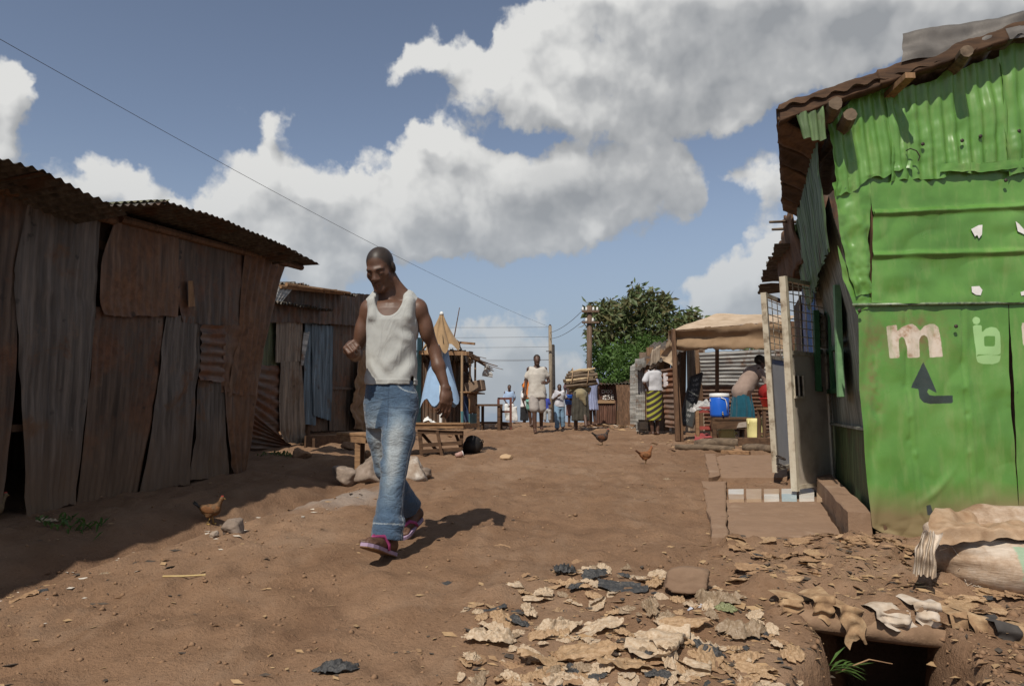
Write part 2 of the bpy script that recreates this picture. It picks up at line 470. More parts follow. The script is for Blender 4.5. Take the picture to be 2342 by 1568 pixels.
DIRT = (.225, .128, .070)
RUSTDK = sheetmat('rusted_dark_sheet', (.088, .062, .045), (.130, .060, .030), (.21, .13, .078), .45, True, dustz=(.30, 1.0))
RUSTGR = sheetmat('grey_weathered_sheet', (.105, .088, .074), (.13, .068, .036), (.22, .14, .085), .15, True, dustz=(.34, 1.0))
RUSTBR = sheetmat('brown_rust_sheet', (.125, .076, .048), (.155, .074, .035), (.20, .12, .065), .7, True)
RUSTHZ = sheetmat('rusted_ribbed_sheet', (.12, .085, .065), (.14, .06, .03), (.24, .15, .085), .6, False)
ZINC = sheetmat('zinc_sheet', (.30, .29, .27), (.17, .085, .045), (.28, .20, .13), .25, False, rough=.5, metal=.3)
ROOFSH = sheetmat('roof_sheet', (.085, .075, .062), (.09, .050, .030), (.15, .11, .07), .35, True)
ROOFGR = sheetmat('mossy_roof_sheet', (.12, .12, .075), (.10, .075, .04), (.17, .15, .10), .3, True)
BLUESH = sheetmat('blue_sheet', (.11, .15, .18), (.10, .07, .05), (.20, .15, .11), .10, True)
WOOD = woodmat('raw_wood', (.30, .18, .095), (.12, .065, .035))
WOODX = woodmat('raw_wood_lengthwise', (.30, .18, .095), (.13, .07, .04), axis=(2.0, 14, 14))
WOODDK = woodmat('dark_wood', (.115, .066, .038), (.045, .026, .017), axis=(2.5, 12, 12))
WOODV = woodmat('dark_wood_upright', (.15, .085, .050), (.055, .032, .02))
BARK = woodmat('log_bark', (.17, .125, .085), (.07, .05, .035), axis=(3, 9, 9))
BLACKP = mottled('black_plastic', [(.012, .012, .013), (.03, .03, .032)], 8, .38, spec=.5)
METALDK = mottled('dark_metal', [(.03, .026, .024), (.075, .055, .042)], 8, .6, metal=.4)
CREAM = mottled('cream_peeling_paint', [(.14, .09, .05), (.50, .44, .34), (.56, .51, .41)], 9, .6, bs=.3)
CONC = mottled('dusty_cement', [(.175, .108, .066), (.262, .168, .108), (.225, .142, .09), (.30, .205, .14)], 3.2, .93, bs=.55, bd=.010, bscale=24, detail=9, world=True)
STONE = mottled('field_stone', [(.13, .10, .08), (.22, .17, .135), (.30, .24, .20)], 9, .9, bs=.6, bd=.012, bscale=22)
STONEW = mottled('whitewashed_stone', [(.20, .14, .10), (.30, .24, .19), (.55, .51, .46)], 7, .9, bs=.6, bd=.012, bscale=22)

def groundmat():
    m, n, l, b = newmat('packed_red_earth')
    v = coords(n, l, world=True)
    f1 = noise(n, l, v, .55, 6, .6, .5); f2 = noise(n, l, v, 5, 8, .7); f3 = noise(n, l, v, 60, 4, .65)
    c = ramp(n, l, f1, [(.28, (.180, .105, .062)), (.5, (.235, .143, .087)), (.72, (.285, .182, .116))])
    c2 = ramp(n, l, f2, [(.3, (.74, .72, .70)), (.55, (1, 1, 1)), (.8, (1.15, 1.13, 1.1))])
    c = mix(n, l, .75, c, c2, 'MULTIPLY')
    c3 = ramp(n, l, f3, [(.28, (.55, .52, .48)), (.45, (1, 1, 1)), (.62, (1, 1, 1)), (.78, (1.5, 1.45, 1.35))])
    c = mix(n, l, .7, c, c3, 'MULTIPLY')
    f5 = noise(n, l, coords(n, l, (1, .45, 1), world=True), 2.2, 7, .68, .8)      # dusty and trodden patches
    c = mix(n, l, ramp(n, l, f5, [(.50, (0, 0, 0)), (.68, (.55, .55, .55))]), c, (.300, .205, .138))
    c = mix(n, l, ramp(n, l, f5, [(.30, (.5, .5, .5)), (.44, (0, 0, 0))]), c, (.150, .084, .050))
    # darker soil where the attribute marks the gutter, left bank and drain trench
    a = n.new('ShaderNodeAttribute'); a.attribute_name = 'dark_soil'
    c = mix(n, l, a.outputs['Fac'], c, mix(n, l, .55, c, (.150, .088, .055)))
    g = n.new('ShaderNodeAttribute'); g.attribute_name = 'ash'
    c = mix(n, l, g.outputs['Fac'], c, ramp(n, l, f2, [(.3, (.24, .19, .155)), (.7, (.36, .30, .255))]))
    l.new(c, b.inputs['Base Color']); b.inputs['Roughness'].default_value = .95; b.inputs['Specular IOR Level'].default_value = .12
    ad = n.new('ShaderNodeMath'); ad.operation = 'MULTIPLY_ADD'; ad.inputs[1].default_value = .35
    l.new(f3, ad.inputs[0]); l.new(f2, ad.inputs[2])
    a6 = n.new('ShaderNodeMath'); a6.operation = 'MULTIPLY_ADD'; a6.inputs[1].default_value = .16; l.new(noise(n, l, v, 190, 3, .6), a6.inputs[0]); l.new(ad.outputs[0], a6.inputs[2])
    bump(n, l, b, a6.outputs[0], .9, .034)
    return m
EARTH = groundmat()

# ---------------------------------------------------------------- ground
def edge_left(y): return np.interp(y, [-5, 0, 3.5, 7, 10, 18, 30], [-5, -3.6, -2.43, -1.33, -1.45, -1.0, -.5])
TR = dict(x0=1.20, x1=1.92, y0=.6, y1=4.2)
def trench_mask(x, y):
    cx = 1.46 + .5 * (y - 3.0) + .05 * np.sin(y * 7)
    hw = .26 + .04 * np.sin(y * 5 + 1) + .05 * pnoise(y * 9, 3.3)
    e = (np.abs(x - cx) - hw)
    m = np.clip(.5 - (e + .03 * pnoise(x * 9, y * 9)) / .12, 0, 1); m = m * m * (3 - 2 * m)
    k = np.clip((4.25 - y) / .25, 0, 1)
    return m * k
def gz(x, y, fine=True):
    x = np.asarray(x, float); y = np.asarray(y, float)
    z = np.interp(y, [-30, 0, 2.5, 4.3, 8, 12, 16.5, 19.5, 22, 26, 40, 120, 400], [-2, .16, .50, .668, .765, .835, .895, .955, .965, .90, .25, -3.5, -14])
    e = x - edge_left(y)
    near = np.clip((10 - y) / 2.5, 0, 1)
    z = z - near * .17 * np.exp(-((e + .42) / .30) ** 2)
    t = np.clip((-e - .45) / .9, 0, 1); t = t * t * (3 - 2 * t)
    z = z + t * np.interp(y, [0, 5, 9, 12, 16, 30], [.10, .05, .02, .10, .14, .05])
    # low shoulder on the right, towards the stalls
    rr = x - (1.25 + (y - 4.6) * .305)
    t = np.clip(rr / .5, 0, 1)
    z = z + t * np.interp(y, [0, 3.6, 4.6, 8, 12, 15, 30], [0, 0, .030, .03, .06, .06, 0])
    w = x - (1.22 + (y - 4.6) * .305)       # soil dug out under the cement path
    z = z - .06 * np.clip((w + .02) / .05, 0, 1) * np.clip((1.05 - w) / .1, 0, 1) * np.clip((y - 4.52) / .1, 0, 1) * np.clip((10.6 - y) / .3, 0, 1)
    if fine:
        foot_ = np.abs(pnoise(x * 4.3, y * 4.3, 5.0)) + .5 * np.abs(pnoise(x * 9.1, y * 9.1, 2.0))
        z = z + .046 * (foot_ - .35) * np.clip((26 - y) / 6, 0, 1)
        z = z + .030 * fbm(x * .9, y * .9, 0, 3) + .018 * pnoise(x * 3.1, y * 3.1) + .010 * fbm(x * 8, y * 8, 0, 3, .6)
        z = z + .03 * np.clip(-e - .1, 0, 1) * fbm(x * 3, y * 3, 2, 3)
    tm = trench_mask(x, y)
    if fine: z = z + .05 * tm * (1 - tm) * 4 * (fbm(x * 9, y * 9, 1.5, 3) + .6 * np.abs(pnoise(x * 21, y * 21, .5)))
    z = z - tm * .62 * np.clip((x > .6), 0, 1)
    return z
def g1(x, y): return float(gz(x, y, True))
_YS = np.concatenate([np.arange(1.5, 12, .02), np.arange(12, 60, .06)])
def onground(u, v):
    """where the pixel's ray meets the ground"""
    r = ray(u, v); X = r.x / r.y * _YS; Z = CAMZ + r.z / r.y * _YS
    i = int(np.argmax(Z <= gz(X, _YS, False))); x, y = float(X[i]), float(_YS[i])
    return Vector((x, y, g1(x, y)))

def build_ground():
    xs = list(np.arange(-5, 5.001, .032)); d = .04
    while xs[-1] < 320: xs.append(xs[-1] + d); xs.insert(0, xs[0] - d); d *= 1.16
    ys = [1.9]; d = .022
    while ys[-1] < 390: ys.append(ys[-1] + d); d *= 1.0125
    ys = [-25, -8, -2, 0, 1.0, 1.5] + ys
    X, Y = np.meshgrid(np.array(xs), np.array(ys))
    Z = gz(X, Y)
    nx, ny = len(xs), len(ys)
    V = np.stack([X, Y, Z], -1).reshape(-1, 3)
    i = np.arange(nx * (ny - 1)).reshape(ny - 1, nx)[:, :-1].ravel()
    F = np.stack([i, i + 1, i + nx + 1, i + nx], 1)
    me = bpy.data.meshes.new('ground')
    me.vertices.add(len(V)); me.vertices.foreach_set('co', V.ravel())
    me.loops.add(F.size); me.loops.foreach_set('vertex_index', F.ravel().astype(np.int32))
    me.polygons.add(len(F)); me.polygons.foreach_set('loop_start', np.arange(0, F.size, 4, dtype=np.int32))
    me.update()
    me.polygons.foreach_set('use_smooth', np.ones(len(F), dtype=bool))
    e = X - edge_left(Y)
    dark_soil = np.exp(-((e + .55) / .5) ** 2) * np.clip((11 - Y) / 3, 0, 1) * (.75 + .5 * fbm(X * 2, Y * 2))
    dark_soil = np.maximum(dark_soil, .65 * np.clip(-e - .3, 0, 1) * np.clip((11 - Y) / 3, 0, 1))
    dark_soil = np.maximum(dark_soil, trench_mask(X, Y))
    ax, ay = -1.45, 6.35
    ash = np.clip(1.25 - np.hypot((X - ax - .3 * (Y - ay)) / .50, (Y - ay) / .62) + .35 * fbm(X * 4, Y * 4, 3), 0, 1)
    for k, a in (('dark_soil', dark_soil), ('ash', ash)):
        t = me.attributes.new(k, 'FLOAT', 'POINT'); t.data.foreach_set('value', np.clip(a, 0, 1).ravel().astype(np.float32))
    me.materials.append(EARTH)
    o = bpy.data.objects.new('ground', me); COL.objects.link(o); o['kind'] = 'structure'
build_ground()
# ---------------------------------------------------------------- sheet-metal helpers
class Wall:
    """upright plane through two ground points; its outward side faces the street"""
    def __init__(s, a, b, flip=False):
        s.a = Vector((a[0], a[1], 0)); s.b = Vector((b[0], b[1], 0)); s.t = (s.b - s.a).normalized()
        s.n = Vector((s.t.y, -s.t.x, 0))
        if flip: s.n = -s.n
    def hit(s, u, v, off=0.0):
        r = ray(u, v); o = Vector((0, 0, CAMZ)); p = s.a + s.n * off
        k = (p - o).dot(s.n) / r.dot(s.n); return o + r * k
    def pt(s, d, z, off=0.0):
        p = s.a + s.t * d + s.n * off; return Vector((p.x, p.y, z))

def poly_at(P, t):
    t = max(0, min(1, t)) * (len(P) - 1); i = min(int(t), len(P) - 2); f = t - i
    return P[i] * (1 - f) + P[i + 1] * f

def sheet(name, parent, mat, L, Rr, waves=0, amp=.008, across=True, nu=None, nv=14, dent=.006, jag=.008, seed=0, curl=0.0, dscale=3.0, ridge=None, thick=0):
    """metal sheet between a left and a right edge (points bottom to top); ribs run along (across=True) or from edge to edge"""
    L = [Vector(p) for p in L]; Rr = [Vector(p) for p in Rr]
    if across: nu = nu or max(10, int(waves * 6)); 
    else:
        nu = nu or 12; nv = max(nv, int(waves * 6))
    rg = random.Random(seed); ph = rg.random() * 6
    wdir = (Rr[0] + Rr[-1] - L[0] - L[-1]); hdir = (L[-1] + Rr[-1] - L[0] - Rr[0])
    N = wdir.cross(hdir).normalized(); hu = hdir.normalized()
    S, T = np.meshgrid(np.linspace(0, 1, nu + 1), np.linspace(0, 1, nv + 1))
    LP = np.array([poly_at(L, t) for t in np.linspace(0, 1, nv + 1)]); RP = np.array([poly_at(Rr, t) for t in np.linspace(0, 1, nv + 1)])
    P = LP[:, None, :] * (1 - S[..., None]) + RP[:, None, :] * S[..., None]
    W, H = wdir.length / 2, hdir.length / 2
    d = dent * fbm(S * W * dscale + seed * 3.1, T * H * dscale + seed * 1.7, seed, 3)
    w = S if across else T
    wav = amp * np.sin(2 * math.pi * waves * w + ph) if waves else 0
    wav = wav * (1 - .35 * np.clip(fbm(S * W * 1.5 + seed, T * H * 1.5, 4, 2), -1, 1)) if waves else 0
    d = d + wav
    if ridge is not None: d = d + ridge(S, T, W, H)
    if curl:
        d = d + curl * (np.clip(T - .75, 0, 1) * 4) ** 2
    P = P + d[..., None] * np.array(N)
    if jag:
        jt = jag * (fbm(S * W * 7 + seed, 0 * S, seed + .5, 3)) * 2
        k = (np.clip(1 - T * 8, 0, 1) + np.clip(1 - (1 - T) * 8, 0, 1))
        js = jag * fbm(T * H * 5 + seed, 0 * S, seed + 7.5, 3)
        ks = (np.clip(1 - S * 8, 0, 1) + np.clip(1 - (1 - S) * 8, 0, 1))
        P = P + (jt * k)[..., None] * np.array(hu) + (js * ks)[..., None] * np.array(wdir.normalized())
    n = nu + 1
    F = [(j * n + i, j * n + i + 1, (j + 1) * n + i + 1, (j + 1) * n + i) for j in range(nv) for i in range(nu)]
    o = mesh(name, P.reshape(-1, 3), F, mat, parent, True)
    if thick:
        m = o.modifiers.new('thickness', 'SOLIDIFY'); m.thickness = thick; m.offset = 0
    return o

# ---------------------------------------------------------------- left: shack clad in rusty sheets
WL = Wall((-3.44, 5.0), (-2.84, 7.9))       # street face; normal points to the street
if WL.n.x < 0: WL.n = -WL.n
def wl(pts, off=0.0): return [WL.hit(u, v, off) for u, v in pts]
shack = thing('shack', 'long dark shack clad in rusty corrugated sheets on the left', 'shack', (-3.4, 5.2, .72))
S = lambda n, m, L, Rr, off=0.0, **k: sheet(n, shack, m, wl(L, off), wl(Rr, off), **k)
S('sheet', RUSTDK, [(-190, 1245), (-150, 800), (-120, 380)], [(4, 1150), (36, 880), (40, 620), (72, 432)], .02, waves=8, seed=1, amp=.007)
S('sheet', RUSTGR, [(62, 1187), (50, 900), (34, 690), (34, 610), (72, 425)], [(172, 1150), (196, 960), (216, 760), (222, 620), (236, 470)], .03, waves=9, seed=2, dent=.022, amp=.005, nv=22)
S('sheet', RUSTBR, [(238, 722), (226, 690), (230, 600), (262, 498)], [(405, 724), (411, 650), (404, 536)], .05, waves=10, seed=3, dent=.016, amp=.004)
S('sheet', RUSTDK, [(418, 738), (408, 690), (402, 535)], [(556, 748), (560, 680), (566, 575)], .035, waves=9, seed=4, dent=.012, amp=.004)
S('sheet', RUSTBR, [(522, 905), (548, 745), (556, 575)], [(588, 905), (606, 800), (646, 612)], .05, waves=6, seed=5, dent=.02, amp=.012, curl=.03)
S('sheet', RUSTDK, [(176, 1150), (200, 960), (216, 760), (222, 700)], [(316, 1131), (346, 960), (366, 850), (379, 715)], .015, waves=11, seed=6, dent=.014, amp=.006)
S('sheet', RUSTGR, [(318, 1131), (350, 960), (365, 840), (378, 722)], [(432, 1106), (447, 900), (455, 830), (462, 728)], .028, waves=8, seed=7, dent=.016, amp=.004)
S('sheet', RUSTHZ, [(457, 868), (460, 742)], [(512, 872), (516, 742)], .045, waves=6, seed=8, across=False, amp=.012, dent=.004)
S('sheet', RUSTBR, [(505, 895), (512, 742)], [(582, 905), (595, 742)], .035, waves=4, seed=9, across=False, amp=.004, dent=.02)
S('sheet', RUSTGR, [(432, 1100), (447, 1000), (455, 868)], [(526, 1086), (518, 1000), (513, 872)], .02, waves=7, seed=10, dent=.018, amp=.006)
S('sheet', RUSTBR, [(540, 1102), (526, 1040), (512, 878)], [(562, 1100), (575, 1000), (588, 890)], .04, waves=4, seed=11, dent=.02, amp=.006, jag=.015)
# the other walls close the shack off, so gaps look into a dark room
zb, zt = .62, 2.95
d0, d1 = -6.0, 2.98
def back_sheet(a, b, seed):
    sheet('wall_sheet', shack, RUSTDK, [(a.x, a.y, zb), (a.x, a.y, zt)], [(b.x, b.y, zb), (b.x, b.y, zt)], waves=int((b - a).length / .09), amp=.008, nu=int((b - a).length / .09) * 4, nv=4, seed=seed)
A, B = WL.pt(d0, 0, -.10), WL.pt(d1, 0, -.10); C, D = WL.pt(d1, 0, -2.6), WL.pt(d0, 0, -2.6)
back_sheet(B, C, 21); back_sheet(C, D, 22); back_sheet(D, A, 23)
for i, (a, b, w) in enumerate(((.05, 2.9, .05), (-2.1, 2.9, .07))):     # rails behind the sheets
    MB().box(WL.pt(a if i else -2.1, 1.35 if i == 0 else 2.75, -.06), WL.pt(b, 1.33 if i == 0 else 2.8, -.06), .05, w).build('rail', WOODV, shack)
for d in (-.05, 1.25, 2.85):
    MB().tube([WL.pt(d, .6, -.07), WL.pt(d, 2.9, -.07)], .045, 7).build('post', WOODV, shack)
lp = wl([(430, 642), (441, 642), (446, 700), (431, 702)], .075); lq = wl([(430, 642), (441, 642), (446, 700), (431, 702)], .06)
MB().add(lq + lp, [(3, 2, 1, 0), (4, 5, 6, 7), (0, 1, 5, 4), (1, 2, 6, 5), (2, 3, 7, 6), (3, 0, 4, 7)]).build('lath', WOOD, shack)
# roofs: the high edge stands out over the street, the sheets fall away to the back
def roof_sheet(parent, front, back, waves, mat, seed, amp=.011, dent=.012, name='roof_sheet', jag=.006):
    return sheet(name, parent, mat, [front[0], back[0]], [front[1], back[1]], waves=waves, amp=amp, seed=seed, dent=dent, jag=jag, nv=10, dscale=1.2)
def roof_run(parent, px, off, depth, drop, mat, seed, pitch=.085):
    for i in range(len(px) - 1):
        a = WL.hit(*px[i], off); b = WL.hit(*px[i + 1], off); w = (b - a).length
        a2 = a - WL.n * depth + Vector((0, 0, -drop)); b2 = b - WL.n * depth + Vector((0, 0, -drop))
        e_ = (b - a) * .07; zz = Vector((0, 0, .006 * (i % 2)))
        roof_sheet(parent, (a - e_ + zz, b + e_ + zz), (a2 - e_ * 1.5 + zz, b2 + e_ * 1.5 + zz), w * 1.14 / pitch, mat, seed + i)
roof_run(shack, [(-260, 300), (-60, 342), (110, 398), (282, 482)], .50, 3.2, .35, ROOFSH, 31)
roof_run(shack, [(262, 470), (385, 464), (520, 505), (650, 562), (700, 592)], .48, 3.1, .28, ROOFSH, 37)
a = WL.hit(672, 572, .30); b = WL.hit(735, 606, .30)
roof_sheet(shack, (a, b), (a + Vector((-1.2, .3, -.05)), b + Vector((-1.2, .3, .0))), 5, ROOFSH, 43, amp=.006)
g0 = WL.hit(250, 462, -.2); g1_ = WL.hit(392, 460, -.2)
roof_sheet(shack, (g0, g1_), (g0 + Vector((-1.8, .2, -.1)), g1_ + Vector((-1.8, .2, -.1))), 9, ROOFGR, 47)
for k, (p, q) in enumerate((((-100, 400), (262, 505)), ((275, 500), (690, 612)))):
    MB().tube([WL.hit(*p, .06), WL.hit(*q, .06)], .035, 7).build('roof_pole', WOODV, shack)

sheet('wall_sheet', shack, RUSTDK, [WL.pt(-6.0, .3), WL.pt(-6.0, 2.95)], [WL.pt(-1.2, .55), WL.pt(-1.2, 2.95)], waves=45, amp=.008, nv=6, seed=24)
e0 = WL.hit(-260, 300, .50); e1 = WL.hit(-250, 302, .50)
roof_sheet(shack, (WL.pt(-6.2, e0.z + .03, .5), e1), (WL.pt(-6.2, e0.z - .3, -2.7), e1 - WL.n * 3.2 - Vector((0, 0, .35))), 55, ROOFSH, 48)
sheet('wall_sheet', shack, RUSTDK, [WL.pt(-6.0, 2.4, -.05), WL.pt(-6.0, 3.0, -.05)], [WL.pt(2.9, 2.4, -.05), WL.pt(2.9, 3.04, -.05)], waves=60, amp=.008, nv=4, seed=25)
# ---------------------------------------------------------------- signed distance to polygons, for painted marks
def poly_sdf(px, pz, poly):
    d = np.full(px.shape, 1e9); ins = np.zeros(px.shape, bool); n = len(poly)
    for i in range(n):
        x1, y1 = poly[i]; x2, y2 = poly[(i + 1) % n]
        ex, ey = x2 - x1, y2 - y1; wx, wy = px - x1, pz - y1
        t = np.clip((wx * ex + wy * ey) / (ex * ex + ey * ey + 1e-12), 0, 1)
        d = np.minimum(d, np.hypot(wx - ex * t, wy - ey * t))
        if y1 != y2: ins ^= ((pz > y1) != (pz > y2)) & (px < ex * (pz - y1) / ey + x1)
    return np.where(ins, -d, d)
def rbox_sdf(px, pz, x0, x1, z0, z1, r):
    cx, cz = (x0 + x1) / 2, (z0 + z1) / 2
    qx = np.abs(px - cx) - (x1 - x0) / 2 + r; qz = np.abs(pz - cz) - (z1 - z0) / 2 + r
    return np.hypot(np.maximum(qx, 0), np.maximum(qz, 0)) + np.minimum(np.maximum(qx, qz), 0) - r

def greenpaint():
    m, n, l, b = newmat('green_gloss_paint')
    v = coords(n, l, world=True)
    f1 = noise(n, l, v, 1.6, 7, .65, .4); f2 = noise(n, l, v, 9, 6, .7)
    vs = coords(n, l, (3.0, 3.0, .7), world=True); f3 = noise(n, l, vs, 5, 5, .6)
    c = ramp(n, l, f1, [(.3, (.080, .192, .038)), (.5, (.105, .246, .048)), (.72, (.150, .292, .074))])
    c = mix(n, l, ramp(n, l, f3, [(.5, (0, 0, 0)), (.78, (.55, .55, .55))]), c, (.23, .30, .105))
    # rubbed, rusty blotches and dark specks
    rs = n.new('ShaderNodeAttribute'); rs.attribute_name = 'rust'
    k = n.new('ShaderNodeMath'); k.operation = 'MULTIPLY'; l.new(rs.outputs['Fac'], k.inputs[0])
    l.new(ramp(n, l, f2, [(.42, (0, 0, 0)), (.66, (1, 1, 1))]), k.inputs[1])
    c = mix(n, l, k.outputs[0], c, (.19, .115, .055))
    f4 = noise(n, l, v, 34, 3, .6)
    c = mix(n, l, ramp(n, l, f4, [(.745, (0, 0, 0)), (.76, (.8, .8, .8))]), c, (.03, .04, .03))
    # mud splashed along the foot
    mu = n.new('ShaderNodeAttribute'); mu.attribute_name = 'mud'
    ad = n.new('ShaderNodeMath'); ad.operation = 'ADD'; l.new(mu.outputs['Fac'], ad.inputs[0])
    s = n.new('ShaderNodeMath'); s.operation = 'MULTIPLY_ADD'; s.inputs[1].default_value = .9; s.inputs[2].default_value = -.45; l.new(f1, s.inputs[0]); l.new(s.outputs[0], ad.inputs[1])
    md = ramp(n, l, ad.outputs[0], [(.35, (0, 0, 0)), (.8, (.85, .85, .85))])
    c = mix(n, l, md, c, (.21, .13, .07))
    def sdfmask(name, w):
        a = n.new('ShaderNodeAttribute'); a.attribute_name = name
        t = n.new('ShaderNodeMath'); t.operation = 'MULTIPLY_ADD'; t.inputs[1].default_value = .006; l.new(f4, t.inputs[0]); l.new(a.outputs['Fac'], t.inputs[2])
        mr = n.new('ShaderNodeMapRange'); mr.inputs['From Min'].default_value = .002; mr.inputs['From Max'].default_value = .0055
        mr.inputs['To Min'].default_value = w; mr.inputs['To Max'].default_value = 0; l.new(t.outputs[0], mr.inputs['Value']); return mr.outputs[0]
    wc = ramp(n, l, f2, [(.35, (.33, .20, .12)), (.5, (.56, .47, .38)), (.7, (.62, .55, .47))])
    wk = n.new('ShaderNodeMath'); wk.operation = 'MULTIPLY'; l.new(sdfmask('white', 1.0), wk.inputs[0]); l.new(ramp(n, l, f3, [(.32, (.55, .55, .55)), (.5, (1, 1, 1))]), wk.inputs[1])
    c = mix(n, l, wk.outputs[0], c, wc)
    c = mix(n, l, sdfmask('pale', .85), c, (.34, .55, .24))
    c = mix(n, l, sdfmask('dark', .95), c, ramp(n, l, f2, [(.3, (.020, .026, .030)), (.7, (.045, .052, .056))]))
    l.new(c, b.inputs['Base Color'])
    rr = n.new('ShaderNodeMapRange'); rr.inputs['To Min'].default_value = .20; rr.inputs['To Max'].default_value = .42; l.new(f2, rr.inputs['Value'])
    r2 = n.new('ShaderNodeMix'); r2.inputs[3].default_value = .85; l.new(md, r2.inputs[0]); l.new(rr.outputs[0], r2.inputs[2])
    l.new(r2.outputs[0], b.inputs['Roughness'])
    b.inputs['Specular IOR Level'].default_value = .5
    bump(n, l, b, f2, .10, .004)
    return m
GREEN = greenpaint()
GREENDK = sheetmat('faded_green_sheet', (.085, .135, .055), (.10, .07, .045), (.20, .15, .10), .12, True, rough=.5, metal=0)
GREYGR = sheetmat('grey_green_panel', (.20, .21, .17), (.17, .13, .09), (.24, .18, .12), .12, True, rough=.7, metal=0)
GRNWD = mottled('green_painted_wood', [(.022, .075, .030), (.040, .125, .048)], 12, .5)
GRNPALE = mottled('pale_green_wood', [(.12, .24, .11), (.19, .33, .17)], 12, .5)
FOOTG = sheetmat('muddy_green_panel', (.080, .115, .045), (.12, .08, .045), (.22, .145, .085), .3, True, rough=.7, metal=0)

PLANKS = [woodmat('soffit_wood', (.13, .075, .042), (.05, .03, .018), axis=(10, 3, 10)), woodmat('soffit_wood_dark', (.075, .044, .027), (.03, .018, .012), axis=(10, 3, 10))]
# ---------------------------------------------------------------- green shack on the right
YF = 4.62
kiosk = thing('green_shack', 'bright green painted sheet metal shack with black arrow and white letter on its front', 'shack', (2.3, 4.62, .70))
def fr(u, v, off=0.0): return at(u, v, YF - off)
def painted(name, L, Rr, off=0, nu=40, nv=40, dent=.006, dscale=4, ridge=None, waves=0, amp=0, seed=0, jag=.004, marks=None, rust=None, across=True, mat=GREEN, curl=0):
    o = sheet(name, kiosk, mat, [fr(*p, off) for p in L], [fr(*p, off) for p in Rr], waves=waves, amp=amp, nu=nu, nv=nv, dent=dent, dscale=dscale, ridge=ridge, seed=seed, jag=jag, across=across, curl=curl)
    me = o.data; n = len(me.vertices); co = np.zeros(n * 3); me.vertices.foreach_get('co', co); co = co.reshape(-1, 3) + np.array(kiosk.location)
    # marks are given in photo px on the wall plane: convert once
    f = lambda P: [((q := fr(u, v, off)).x, q.z) for u, v in P]
    data = {'white': np.full(n, 1.), 'pale': np.full(n, 1.), 'dark': np.full(n, 1.), 'mud': np.clip(1.10 - (co[:, 2] - .70) / .45, 0, 1), 'rust': np.zeros(n)}
    for k, fn in (marks or {}).items(): data[k] = fn(co[:, 0], co[:, 2], f)
    if rust is not None: data['rust'] = rust(co[:, 0], co[:, 2], f)
    for k, a in data.items():
        t = me.attributes.new(k, 'FLOAT', 'POINT'); t.data.foreach_set('value', a.astype(np.float32))
    return o
bmp = lambda x, c, w: np.exp(-((x - c) / w) ** 2)
# big lower panel with the painted letter, phone and arrow
def m_white(x, z, f):
    P = [(2028,745),(2051,743),(2053,757),(2063,748),(2076,742),(2087,741),(2096,748),(2104,757),(2113,746),(2126,741),(2138,741),(2146,748),(2151,775),(2155,815),(2127,817),(2124,785),(2121,771),(2114,765),(2106,768),(2101,778),(2103,817),(2076,818),(2074,790),(2070,775),(2063,769),(2056,775),(2055,790),(2057,818),(2034,819)]
    d = poly_sdf(x, z, f(P))
    d = np.minimum(d, poly_sdf(x, z, f([(2336, 738), (2360, 738), (2362, 790), (2340, 790)])))
    return d
def m_pale(x, z, f):
    q = lambda P: poly_sdf(x, z, f(P))
    a = f([(2225, 725), (2242, 741)]); 
    body = [(2224,744),(2243,744),(2244,762),(2252,752),(2264,748),(2276,750),(2284,760),(2287,790),(2288,818),(2284,828),(2270,832),(2248,832),(2236,828),(2232,818),(2230,790)]
    d = q(body)
    dot = f([(2232, 733)])[0]; d = np.minimum(d, np.hypot(x - dot[0], z - dot[1]) - .023)
    d = np.maximum(d, -q([(2249,768),(2274,768),(2274,792),(2249,792)]))
    d = np.maximum(d, -q([(2233,810),(2288,809),(2288,813),(2233,814)]))
    return d
def m_dark(x, z, f):
    P = [(2112,827),(2142,899),(2122,888),(2119,896),(2124,903),(2136,905),(2178,904),(2178,921),(2128,923),(2112,920),(2103,910),(2101,889),(2084,886)]
    d = poly_sdf(x, z, f(P))
    return np.minimum(d, poly_sdf(x, z, f([(2116,1155),(2126,1153),(2130,1168),(2148,1172),(2140,1160),(2150,1168),(2146,1178),(2120,1176)])))
def lower_ridge(S, T, W, H):
    d = -.006 * bmp(S, .315, .006) - .005 * bmp(S, .69, .006) + .004 * bmp(S, .72, .012) + .003 * bmp(S, .34, .012)
    d = d + .010 * bmp(T - .28 - .55 * np.maximum(S - .30, 0) ** 1.5, 0, .018) * np.clip((S - .25) * 6, 0, 1) * np.clip((.62 - S) * 6, 0, 1)
    d = d + .035 * np.clip(.10 - S, 0, 1) * 4 * bmp(T, .42, .2) * -1          # left edge crumples back
    d = d + .012 * bmp(S, .05, .03) * np.sin(T * 21) + .016 * np.abs(pnoise(S * 4 + 1, T * 4.5, 2.7)) + .006 * pnoise(S * 9, T * 10, 1.4)
    for k, (s, t) in enumerate([(.30, .93), (.31, .86), (.30, .74), (.315, .62), (.30, .53), (.335, .47), (.685, .80), (.69, .70), (.695, .58), (.69, .42), (.10, .82), (.1, .75), (.11, .66)]):
        d = d + (.006 if k % 2 else -.006) * np.exp(-(((S - s) / .016) ** 2 + ((T - t) / .014) ** 2))
    return d
rust_low = lambda x, z, f: np.clip(np.exp(-(((x - f([(2085, 765)])[0][0]) / .22) ** 2 + ((z - f([(2085, 765)])[0][1]) / .16) ** 2)) + .8 * np.exp(-(((x - f([(1995, 860)])[0][0]) / .07) ** 2 + ((z - f([(1995, 870)])[0][1]) / .35) ** 2)), 0, 1)
